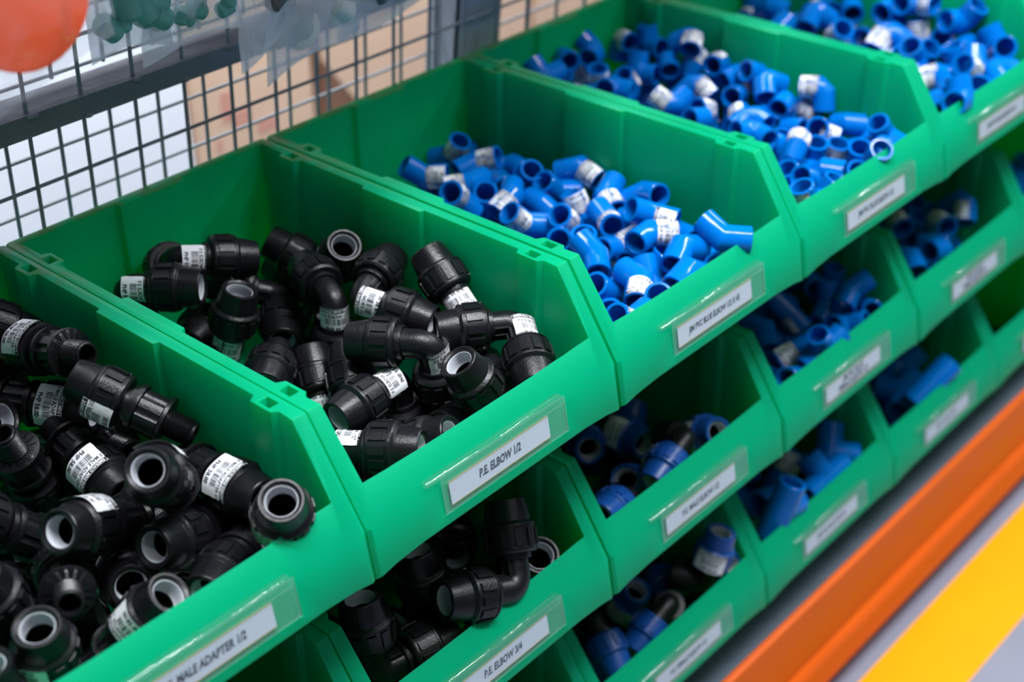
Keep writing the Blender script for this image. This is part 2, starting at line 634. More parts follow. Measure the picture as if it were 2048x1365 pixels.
# ---------------------------------------------------------------- shelf deck, beam, floor
mb = MB()
mb.box(-1.2, 4.2, -0.452, 0.10, -0.700, -0.6585)
for k in range(6):
    pass
tag(link('shelf_deck', mb.mesh('shelf_deck', DECK, False)), 'grey steel shelf deck under the lowest row of green bins', 'shelf')
mb = MB()
prof = [(-0.452, -0.6500), (-0.4535, -0.6480), (-0.4600, -0.6480), (-0.4625, -0.6500), (-0.4630, -0.6540), (-0.4630, -0.7560), (-0.4680, -0.7610), (-0.4725, -0.7680), (-0.4730, -0.7720),
        (-0.4730, -0.8180), (-0.4640, -0.8220), (-0.4200, -0.8220), (-0.4200, -0.7010), (-0.4520, -0.7010)]
mb.prism(prof, 0, -1.2, 4.2)
tag(link('shelf_beam', mb.mesh('shelf_beam', ORANGE, True, 40)), 'orange painted steel shelf beam in front of the grey deck', 'beam')
mb = MB()
mb.box(-3, 7, -3.2, 3.2, -0.90, -0.86)
structure(link('floor', mb.mesh('floor', FLOOR, False)))
mb = MB()
mb.box(-3, 7, -0.6010, -0.4870, -0.860, -0.8592)
tag(link('floor_stripe', mb.mesh('floor_stripe', YELLOW, False)), 'yellow painted safety stripe on the grey floor along the rack', 'floor marking')

# ---------------------------------------------------------------- goods behind the mesh
def carton(x0, x1, y0, y1, z0, z1, label, flap=True, rz=0.0, m=CARTON):
    c = Vector(((x0 + x1) / 2, (y0 + y1) / 2, z0))
    hx, hy, h = (x1 - x0) / 2, (y1 - y0) / 2, z1 - z0
    mb = MB()
    mb.box(-hx, hx, -hy, hy, 0, h)
    bmesh.ops.bevel(mb.bm, geom=list(mb.bm.edges), offset=0.004, segments=2, affect='EDGES')
    o = link('cardboard_box', mb.mesh('cardboard_box', m), None, c, (0, 0, rz))
    tag(o, label, 'box', 'boxes behind the wire mesh')
    return o



ZF = -0.86
carton(-0.60, 0.806, 0.850, 1.25, ZF, 0.35, 'tall white box across the next aisle, behind the wire mesh at the left', m=WALLW)
o = carton(0.812, 1.085, 0.850, 1.25, ZF, 0.30, 'brown cardboard box with faint red printed marks, behind the mesh in the next aisle')
mb = MB()
c0 = o.location
for (x, z, a, b) in ((0.885, -0.386, 0.012, 0.028), (0.915, -0.416, 0.022, 0.016), (0.968, -0.445, 0.022, 0.014), (0.86, -0.45, 0.006, 0.012)):
    mb.box(x - a - c0.x, x + a - c0.x, 0.8492 - c0.y, 0.8502 - c0.y, z - b - c0.z, z + b - c0.z)
link('printed_mark', mb.mesh('printed_mark', CARTON_RED, False), o)
o = carton(1.195, 1.700, 0.850, 1.20, ZF, 0.30, 'brown cardboard box right of the dark gap in the next aisle')
mb = MB()
c0 = o.location
poly = [(1.20, -0.480), (1.20, -0.20), (1.105, -0.20), (1.108, -0.365), (1.185, -0.470)]
mb.prism([(x - c0.x, z - c0.z) for x, z in poly], 1, 0.845 - c0.y, 0.850 - c0.y)
link('flap', mb.mesh('flap', CARTON, False), o)
carton(1.712, 2.60, 0.850, 1.25, ZF, 0.30, 'brown cardboard box in the next aisle, right of the light grey post')
carton(1.00, 1.30, 1.27, 1.50, ZF, -0.05, 'brown cardboard box deep in the dark gap between two nearer boxes')

# ---------------------------------------------------------------- bagged goods hanging on the mesh
FILM = thin_clear('clear_film', (0.90, 0.93, 0.95), 0.46, 0.10, 1.0, 70, (0.90, 0.93, 1.0))
FILM1 = thin_clear('thin_clear_film', (0.96, 0.97, 0.98), 0.10, 0.12, 0.6, 40, (0.90, 0.93, 1.0))
RED = mat('orange_red_plastic', (0.95, 0.10, 0.01), 0.5, spec=0.2)
MAROON = mat('maroon_parts', (0.34, 0.10, 0.09), 0.3, var=0.5, vscale=60)
TEAL = mat('teal_parts', (0.16, 0.48, 0.44), 0.35, var=0.4, vscale=40)
PALE = mat('pale_white_plastic', (0.88, 0.92, 0.96), 0.3, bump=0.5, bscale=40)
DGREY = mat('dark_grey_parts', (0.13, 0.14, 0.15), 0.4, var=0.4, vscale=50)
LBLUE = mat('light_blue_parts', (0.50, 0.75, 0.88), 0.35)


def bag(x0, x1, y, zb, zt, thick, seed, label, yaw=0.0, slant=0.0, film=None):
    rnd = random.Random(seed)
    ph = [rnd.uniform(0, 6.28) for _ in range(8)]
    nx, nz_ = 22, 26
    cx = (x0 + x1) / 2
    W = x1 - x0
    H = zt - zb
    mb = MB()
    for side in (-1, 1):
        grid = []
        for j in range(nz_ + 1):
            v = j / nz_
            row = []
            for i in range(nx + 1):
                u = i / nx
                e = max(0.0, min(u, 1 - u) * 2) ** 0.5
                low = min(1.0, max(0.0, (v - 0.06) / 0.25)) ** 0.7
                t = thick * e * low * (1 - 0.75 * v)
                cr = math.sin(17 * u + 9 * v + ph[0]) * math.sin(11 * v - 6 * u + ph[1]) + 0.6 * math.sin(31 * u + 23 * v + ph[2])
                px = (u - 0.5) * W * (1 - 0.12 * math.sin(PI * v)) 
                pyy = side * (t / 2 + 0.0004) + cr * 0.0034 * min(1, low * 2) + 0.004 * math.sin(3 * u + ph[3]) 
                pz_ = v * H + slant * (u - 0.5) * W + 0.004 * math.sin(5 * u + ph[4]) * (1 - v)
                row.append((px, pyy, pz_))
            grid.append(row)
        mb.rings(grid, False)
    e = bpy.data.objects.new('plastic_bag', None)
    col.objects.link(e)
    e.location = (cx, y, zb)
    e.rotation_euler = (0, 0, yaw)
    tag(e, label, 'plastic bag', 'clear bags of parts hanging on the wire mesh')
    f = link('film', mb.mesh('film', film or FILM, True, 180), e)
    mb = MB()
    hy = 0.0
    mb.tube((0, 0, H * 0.97), (0, 0.012 - y - 0.1 * 0, H * 0.97 + 0.02), 0.002)
    return e


def content(e, name, me, loc, rot=(0, 0, 0), label=None):
    o = link(name, me, e, loc, rot)
    if label:
        o['label'] = label
    return o


def disc(r, h, m, hole=0.0):
    mb = MB()
    pr = [(0, r * 0.94), (0.0008, r), (h - 0.0008, r), (h, r * 0.94)]
    if hole:
        pr = pr + [(h, hole), (0, hole), (0, r * 0.94)]
        mb.lathe(pr, 32)
    else:
        mb.lathe(pr, 32, cap0=True, cap1=True)
    return mb.mesh('disc', m)


def nugget(rx, ry, rz, m, seed=0, n=3):
    rnd = random.Random(seed)
    mb = MB()
    for k in range(n):
        c = Vector((rnd.uniform(-rx, rx), rnd.uniform(-ry, ry) * 0.5, rnd.uniform(-rz, rz))) * 0.7
        mt = Matrix.Translation(c) @ Matrix.Rotation(rnd.uniform(0, 3), 4, 'Y') @ Matrix.Rotation(rnd.uniform(0, 3), 4, 'X')
        r = min(rx, rz) * rnd.uniform(0.45, 0.7)
        mb.lathe([(-r, 0), (-r, r * 0.6), (-r * 0.7, r * 0.9), (r * 0.7, r * 0.9), (r, r * 0.6), (r, 0)], 12, mt)
    return mb.mesh('parts', m)


b = bag(-0.200, -0.030, -0.300, 0.256, 0.42, 0.055, 1, 'blurred clear bag holding a large orange disc, nearest in the top left corner', 0.25, 0.12, FILM1)
content(b, 'orange_disc', disc(0.050, 0.030, RED), (0.018, 0.004, 0.062), (0.25, 0.1, 1.35), 'large orange plastic disc')
b = bag(0.045, 0.128, -0.120, 0.184, 0.34, 0.035, 2, 'clear bag with green parts next to the orange disc bag', 0.1, -0.10)
content(b, 'green_parts', nugget(0.040, 0.01, 0.020, TEAL, 3, 9), (0.008, 0, 0.032))
b = bag(0.110, 0.212, -0.100, 0.164, 0.32, 0.035, 5, 'clear bag with a light blue strip and teal parts, second from the orange disc bag', -0.15, 0.08)
content(b, 'blue_strip', nugget(0.008, 0.006, 0.03, LBLUE, 4, 5), (-0.033, -0.008, 0.040))
content(b, 'teal_parts', nugget(0.034, 0.012, 0.013, TEAL, 8, 7), (0.012, 0, 0.030))
b = bag(0.205, 0.282, -0.100, 0.136, 0.30, 0.030, 7, 'clear bag with an empty pointed corner hanging left of the white cap bag', 0.12, 0.30)
content(b, 'dark_parts', nugget(0.02, 0.008, 0.016, DGREY, 9, 5), (0.012, 0, 0.050))
b = bag(0.250, 0.372, -0.080, 0.104, 0.29, 0.034, 9, 'clear bag with a round white cap and maroon parts, its corner pointing down', -0.05, 0.22)
content(b, 'white_cap', disc(0.0215, 0.012, PALE), (-0.018, -0.002, 0.034), (0.1, 0.15, 1.25), 'round white plastic cap')
content(b, 'maroon_parts', nugget(0.024, 0.01, 0.014, MAROON, 12, 7), (-0.020, 0, 0.075))
content(b, 'pale_tube', nugget(0.02, 0.01, 0.02, PALE, 15, 4), (0.030, 0.002, 0.045))
b = bag(0.350, 0.500, -0.070, 0.112, 0.27, 0.040, 11, 'clear bag filled with dark grey parts left of the grey rack post', 0.0, 0.10)
content(b, 'dark_parts', nugget(0.045, 0.014, 0.030, DGREY, 19, 14), (0.010, 0, 0.048))

# ---------------------------------------------------------------- unseen upper shelf of the rack, sized to shade the bin backs
mb = MB()
mb.box(-1.2, 4.2, -0.350, -0.045, 0.50, 0.53)
mb.box(-1.2, 4.2, 0.035, 0.160, 0.50, 0.53)  # rear strip added to keep the rear lamp off the bin rims
for k in range(5):
    mb.box(-1.19 + k * 1.34, -1.16 + k * 1.34, -0.045, 0.035, 0.505, 0.525)
tag(link('shelf_deck', mb.mesh('shelf_deck', DECK, False)), 'unseen upper grey shelf deck above the hanging bags, rear strip added to shade the rims', 'shelf')
# ---------------------------------------------------------------- pipe fittings
def rib(n, depth, x0, x1, seg):
    """alternate grip panels round a nut: groove of given depth between x0 and x1"""
    def f(x, r, k):
        if x0 <= x <= x1 and (k % seg) in (0,):
            return r - depth
        return r
    return f


NUT_PROF = [(0.0270, 0.0125), (0.0272, 0.0188), (0.0290, 0.0204), (0.0302, 0.0206), (0.0303, 0.0200), (0.0310, 0.0200), (0.0470, 0.0205), (0.0478, 0.0205),
            (0.0480, 0.0211), (0.0494, 0.0210), (0.0506, 0.0200), (0.0516, 0.0183), (0.0520, 0.0180), (0.0560, 0.0178), (0.0690, 0.0158), (0.0698, 0.0152),
            (0.0698, 0.0138), (0.0686, 0.0118), (0.0660, 0.0113), (0.0560, 0.0113)]


def nut_mesh(m):
    mb = MB()
    ext = []
    for p in NUT_PROF:
        ext.append(p)
        if abs(p[0] - 0.0310) < 1e-6:
            ext += [(0.0322, 0.0200), (0.0324, 0.02001)]
        if abs(p[0] - 0.0470) < 1e-6:
            ext[-1:] = [(0.0458, 0.0204), (0.0460, 0.0204), (0.0470, 0.0205)]
    fr = [0.0, 0.10, 0.18, 0.205, 0.5, 0.795, 0.82, 0.90]
    angs = [2 * PI * (p + f) / 12 for p in range(12) for f in fr]
    rr = []
    for (x, r) in ext:
        ring = []
        for k, a in enumerate(angs):
            q = r + (0.0015 if (0.03235 < x < 0.0459 and k % 8 in (3, 4, 5)) else 0.0)
            ring.append((x, q * math.cos(a), q * math.sin(a)))
        rr.append(ring)
    mb.rings(rr)
    return mb.mesh('nut', m, True, 28)


def ring_mesh(m):
    mb = MB()
    mb.lathe([(0.0674, 0.0114), (0.0676, 0.0109), (0.0665, 0.0106), (0.0655, 0.0108), (0.0630, 0.0104), (0.0625, 0.0106), (0.0600, 0.0102), (0.0595, 0.0104), (0.0570, 0.0099), (0.0560, 0.0099), (0.0556, 0.0112)], 32)
    return mb.mesh('grip_ring', m, True, 40)


def sweep(mb, path, prof, cap=False):
    """path: list of (point, tangent angle) in XY plane; prof: list of (radial in plane, z)"""
    rr = []
    for (x, y), a in path:
        nx, ny = -math.sin(a), math.cos(a)
        rr.append([(x + u * nx, y + u * ny, v) for u, v in prof])
    mb.rings(rr, True, cap, cap)


def bend_path(L1, L2, ang, rad, n=10):
    """from arm1 end on +X to the corner, then to the arm whose direction makes `ang` with +X"""
    d2 = (math.cos(ang), math.sin(ang))
    turn = PI - ang
    t = rad * math.tan(turn / 2)
    path = [((L1, 0), PI), ((t, 0), PI)]
    # heading starts PI (towards -X), ends ang: turning clockwise by turn
    cx, cy = t, rad
    for i in range(1, n + 1):
        h = PI - turn * i / n
        path.append(((cx + rad * math.cos(h + PI / 2) * 1.0, cy + rad * math.sin(h + PI / 2) * 1.0), h))
    path[2:] = []
    for i in range(1, n + 1):
        th = -PI / 2 - turn * i / n
        path.append(((cx + rad * math.cos(th), cy + rad * math.sin(th)), PI - turn * i / n))
    path.append(((L2 * d2[0], L2 * d2[1]), ang))
    return path


def circ(r, n=24):
    return [(r * math.cos(2 * PI * k / n), r * math.sin(2 * PI * k / n)) for k in range(n)]


def pe_elbow_body():
    mb = MB()
    p = bend_path(0.052, 0.052, PI / 2, 0.0125, 10)
    sweep(mb, p, circ(0.0116, 28))
    # mould rib all round in the plane of the elbow
    sweep(mb, bend_path(0.034, 0.034, PI / 2, 0.0125, 10), [(-0.0128, -0.0012), (-0.0108, -0.0012), (-0.0108, 0.0012), (-0.0128, 0.0012)], True)
    # squared inner corner with raised border
    for sgn in (1, -1):
        z0, z1 = sorted((sgn * 0.0076, sgn * 0.0060))
        mb.box(0.0098, 0.0300, 0.0060, 0.0108, z0, z1)
        mb.box(0.0060, 0.0108, 0.0098, 0.0300, z0, z1)
    mb.box(0.0060, 0.0300, 0.0060, 0.0088, -0.0068, 0.0068)
    mb.box(0.0060, 0.0088, 0.0060, 0.0300, -0.0068, 0.0068)
    for q in (Matrix(), Matrix.Rotation(PI / 2, 4, 'Z')):
        mb.lathe([(0.0225, 0.0116), (0.0226, 0.0142), (0.0245, 0.0146), (0.0272, 0.0146), (0.0273, 0.012)], 28, q)
    return mb.mesh('elbow_body', BLACK, True, 32)


def adapter_body():
    """axis X: nut towards +X (same place as on the elbow), thread towards -X"""
    mb = MB()
    def md(x, r, k):
        if -0.0039 < x < 0.0150:
            return r + (0.0016 if k % 6 in (1, 2, 3, 4) else 0.0)
        return r
    mb.lathe([(0.0520, 0.0116), (0.0240, 0.0125), (0.0235, 0.0155), (0.0200, 0.0160), (0.0198, 0.0185), (0.0172, 0.0190), (0.0155, 0.0190), (0.0154, 0.0150), (0.0149, 0.0150),
              (-0.0030, 0.0150), (-0.0040, 0.0150), (-0.0042, 0.0192), (-0.0070, 0.0192), (-0.0072, 0.0188), (-0.0072, 0.0104)], 48, mod=md)
    # thread
    pr = [(-0.0072, 0.0104)]
    x = -0.0088
    while x > -0.0280:
        pr += [(x, 0.0107), (x - 0.0009, 0.0097)]
        x -= 0.0018
    pr += [(-0.0296, 0.0094), (-0.0300, 0.0088), (-0.0300, 0.0074), (-0.0290, 0.0070), (0.0050, 0.0066), (0.0051, 0.0)]
    mb.lathe(pr, 32)
    return mb.mesh('adapter_body', BLACK, True, 32)


def female_body():
    """black elbow body with one plain threaded socket on the second arm"""
    mb = MB()
    p = bend_path(0.052, 0.020, PI / 2, 0.0125, 10)
    sweep(mb, p, circ(0.0116, 28))
    q = Matrix.Rotation(PI / 2, 4, 'Z')
    mb.lathe([(0.0120, 0.0100), (0.0122, 0.0160), (0.0140, 0.0168), (0.0370, 0.0168), (0.0380, 0.0160), (0.0380, 0.0128), (0.0360, 0.0122), (0.0200, 0.0120), (0.0199, 0.0)], 32, q)
    mb.lathe([(0.0225, 0.0116), (0.0226, 0.0142), (0.0272, 0.0146), (0.0273, 0.012)], 28)
    return mb.mesh('elbow_body', BLACK, True, 32)


def blue_elbow_mesh(ang, L, r, rin, name):
    """solvent socket elbow: two straight arms meeting in a crisp mitred bend"""
    mb = MB()
    n = 32
    turn = PI - ang
    k = 1 / math.cos(turn / 2)
    steps = 1 if ang > 1.9 else 3
    d2 = Vector((math.cos(ang), math.sin(ang), 0))

    def frame(h, scale, c):
        nx, ny = -math.sin(h), math.cos(h)
        return lambda u, v: (c[0] + u * scale * nx, c[1] + u * scale * ny, v)

    def skin(rad, ext):
        secs = [((L + ext, 0), PI, 1.0), ((L * 0.62, 0), PI, 1.0)]
        if steps == 1:
            secs += [((0, 0), PI - turn / 2, k)]
        else:
            t = 0.0075
            a = turn / 3
            # two mitre cuts for the right-angle elbow
            for q, hh in (((t, 0), PI - turn / 4), ((t * d2.x, t * d2.y), PI - 3 * turn / 4)):
                secs.append((q, hh, 1 / math.cos(turn / 4)))
        secs += [((L * 0.62 * d2.x, L * 0.62 * d2.y), ang, 1.0), (((L + ext) * d2.x, (L + ext) * d2.y), ang, 1.0)]
        rr = []
        for c, h, sc in secs:
            f = frame(h, sc, c)
            rr.append([f(rad * math.cos(2 * PI * i / n), rad * math.sin(2 * PI * i / n)) for i in range(n)])
        mb.rings(rr)
    skin(r, 0.0)
    skin(rin, 0.0)
    for (c, h) in (((1, 0), PI), ((d2.x, d2.y), ang)):
        rr = []
        for (u, off) in ((r, 0.0), (r - 0.0006, 0.0005), (rin + 0.0004, 0.0005), (rin, 0.0)):
            f = frame(h, 1.0, (c[0] * (L + off), c[1] * (L + off)))
            rr.append([f(u * math.cos(2 * PI * i / n), u * math.sin(2 * PI * i / n)) for i in range(n)])
        mb.rings(rr)
    return mb.mesh(name, BLUE, True, 30, 0.00002)


def tee_mesh(L, Lb, r, rin, name):
    mb = MB()
    n = 28
    h = 0.0006
    mb.lathe([(-L, rin), (-L - h, rin + 0.0006), (-L - h, r - 0.0008), (-L, r), (L, r), (L + h, r - 0.0008), (L + h, rin + 0.0006), (L, rin), (-L, rin)], n)
    q = Matrix.Rotation(PI / 2, 4, 'Z')
    mb.lathe([(r * 0.2, r), (Lb, r), (Lb + h, r - 0.0008), (Lb + h, rin + 0.0006), (Lb, rin), (r * 1.02, rin)], n, q)
    mb.lathe([(r * 1.02, rin), (r * 1.02, 0)], n, q)
    return mb.mesh(name, BLUE, True, 40)


def sticker_mesh(rad, width, length, header, line1, price, name, wav=0.0):
    """label wrapped round the X axis; text reads round the pipe. x=0 is the middle, centre faces +Z"""
    mb = MB()
    aw = width / rad

    def P(u, v, lift=0.0):
        # u across (-.5..+.5 of width), v along axis
        a = u / rad
        rr = rad + lift + wav * 0.0006 * math.sin(9 * u / width + 40 * v)
        return (v, rr * math.sin(a), rr * math.cos(a))
    n = 18
    mb.mi = 0
    for lift in (0.0,):
        rows = []
        for v in [(-0.5 + i / 6) * length for i in range(7)]:
            rows.append([P((-0.5 + k / n) * width * (1 + wav * 0.02 * math.sin(v * 900)), v, lift) for k in range(n + 1)])
        mb.rings(rows, False)
    mb.mi = 1
    lf = 0.00012
    hh = length * 0.17
    rows = []
    for v in (-length / 2 + 0.0002, -length / 2 + hh):
        rows.append([P((-0.5 + k / n) * width * 0.985, v, lf) for k in range(n + 1)])
    mb.rings(rows, False)

    def text(t, size, v0, mi, lift, sx=0.85, bold=0.02):
        mb.mi = mi
        vs, fs = text_polys(t, size, 0.0, size * bold, sx)
        bv = [mb.bm.verts.new(P(x, v0 - y, lift)) for x, y in vs]
        for f in fs:
            mb.face([bv[i] for i in f])
    text(header, hh * 0.95, -length / 2 + hh * 0.52, 0, lf * 2, 0.82)
    text(line1, length * 0.20, -length / 2 + hh + length * 0.14, 1, lf, 0.80)
    text(price, length * 0.23, length / 2 - length * 0.13, 1, lf, 0.85, 0.03)
    mb.mi = 1
    rnd = random.Random(5)
    u = -width * 0.30
    while u < width * 0.28:
        b = rnd.choice((0.00022, 0.0004, 0.0007))
        rows = [[P(u, -length * 0.09, lf), P(u + b, -length * 0.09, lf)], [P(u, length * 0.17, lf), P(u + b, length * 0.17, lf)]]
        mb.rings(rows, False)
        u += b + rnd.choice((0.0003, 0.0005, 0.0008))
    return mb.mesh(name, [PAPER, INK], True, 60, 1e-7)


HEAD = 'EMERALD MINI DEPOT'
M_NUT = nut_mesh(BLACK)
M_NUTB = nut_mesh(NAVY)
M_RING = ring_mesh(WHITE_RING)
M_EL = pe_elbow_body()
M_AD = adapter_body()
M_FE = female_body()
M_B45 = blue_elbow_mesh(R(135), 0.0268, 0.0133, 0.0102, 'blue_elbow')
M_B90 = blue_elbow_mesh(R(90), 0.0272, 0.0133, 0.0102, 'blue_elbow')
M_TEE = tee_mesh(0.0290, 0.0290, 0.0133, 0.0103, 'blue_tee')
S_EL = sticker_mesh(0.01315, 0.0340, 0.0235, HEAD, 'P.E ELBOW 1/2"', 'PHP 95.00', 'price_sticker', 1.0)
S_AD = sticker_mesh(0.0229, 0.0360, 0.0240, HEAD, 'P.E MALE ADAPTER 1/2"', 'PHP 58.00', 'price_sticker', 0.7)
S_BL = sticker_mesh(0.01350, 0.0350, 0.0215, HEAD, 'JIM PVC BLUE ELBOW', 'PHP 9.50', 'price_sticker', 0.4)

# type: (label kind, scale); P.E. elbow, male adapter, blue 45, blue 90, tee, black elbow with blue nuts
NAMES = {'E': 'compression_elbow', 'A': 'male_adapter', 'V': 'bent_pipe_elbow', 'L': 'pipe_elbow', 'T': 'pipe_tee', 'N': 'compression_elbow', 'F': 'female_elbow'}
CATS = {'E': 'pipe elbow', 'A': 'pipe adapter', 'V': 'bent pipe elbow', 'L': 'pipe elbow', 'T': 'pipe tee', 'N': 'pipe elbow', 'F': 'pipe elbow'}
BODY = {'E': ('elbow_body', M_EL), 'A': ('adapter_body', M_AD), 'V': ('elbow_body', M_B45), 'L': ('elbow_body', M_B90), 'T': ('tee_body', M_TEE), 'N': ('elbow_body', M_EL), 'F': ('elbow_body', M_FE)}
ARMS = {'E': (0.0, 90.0), 'A': (0.0,), 'V': (0.0, 135.0), 'L': (0.0, 90.0), 'T': (0.0, 180.0, 90.0), 'N': (0.0, 90.0), 'F': (0.0, 90.0)}
GROUPS = {'A0': 'black male adapters in the left bin', 'A1': 'black elbows in the P.E. ELBOW 1/2 bin', 'A2': 'blue bent elbows in the 1/2 X 45 bin',
          'A3': 'blue elbows in the third top bin', 'A4': 'blue elbows in the right top bin', 'B1': 'black elbows in the P.E. ELBOW 3/4 bin',
          'B2': 'elbows with dark blue nuts in the middle row', 'B3': 'blue fittings in the middle row bin below the 1/2 X 45 bin', 'B4': 'blue elbows in the middle row bin at the right', 'B5': 'blue elbows in the middle row bin at the corner',
          'C2': 'elbows with dark blue nuts in the bottom row', 'C3': 'blue tees in the bottom row', 'C4': 'long blue tees at the right of the bottom row', 'C5': 'blue parts in the bottom corner bin'}


def place(t, key, loc, q, sc=1.0, st=0, roll=0.0, flip=0, spos=None, label=''):
    """one fitting: empty + parts"""
    e = bpy.data.objects.new(NAMES[t], None)
    col.objects.link(e)
    e.location = loc
    e.rotation_mode = 'QUATERNION'
    e.rotation_quaternion = q
    e.scale = (sc, sc, sc)
    e.empty_display_size = 0.01
    tag(e, label, CATS[t], GROUPS[key])
    nm, me = BODY[t]
    link(nm, me, e)
    if t in 'EN':
        for a in (0, PI / 2):
            n = link('nut', M_NUT if t == 'E' else M_NUTB, e, None, (0, 0, a))
            link('grip_ring', M_RING, n)
    if t in 'AF':
        n = link('nut', M_NUT if t == 'A' else M_NUTB, e)
        link('grip_ring', M_RING, n)
    if st:
        arm = R(ARMS[t][st - 1])
        s = link('price_sticker', {'E': S_EL, 'N': S_EL, 'A': S_AD, 'F': S_AD}.get(t, S_BL), e)
        d = spos if spos is not None else {'E': 0.0135, 'N': 0.0135, 'A': 0.040, 'F': 0.040}.get(t, 0.0155)
        m = Matrix.Rotation(arm, 4, 'Z') @ Matrix.Translation((d, 0, 0)) @ Matrix.Rotation(roll, 4, 'X')
        if flip:
            m = m @ Matrix.Rotation(PI, 4, 'Z')
        s.matrix_local = m
    return e


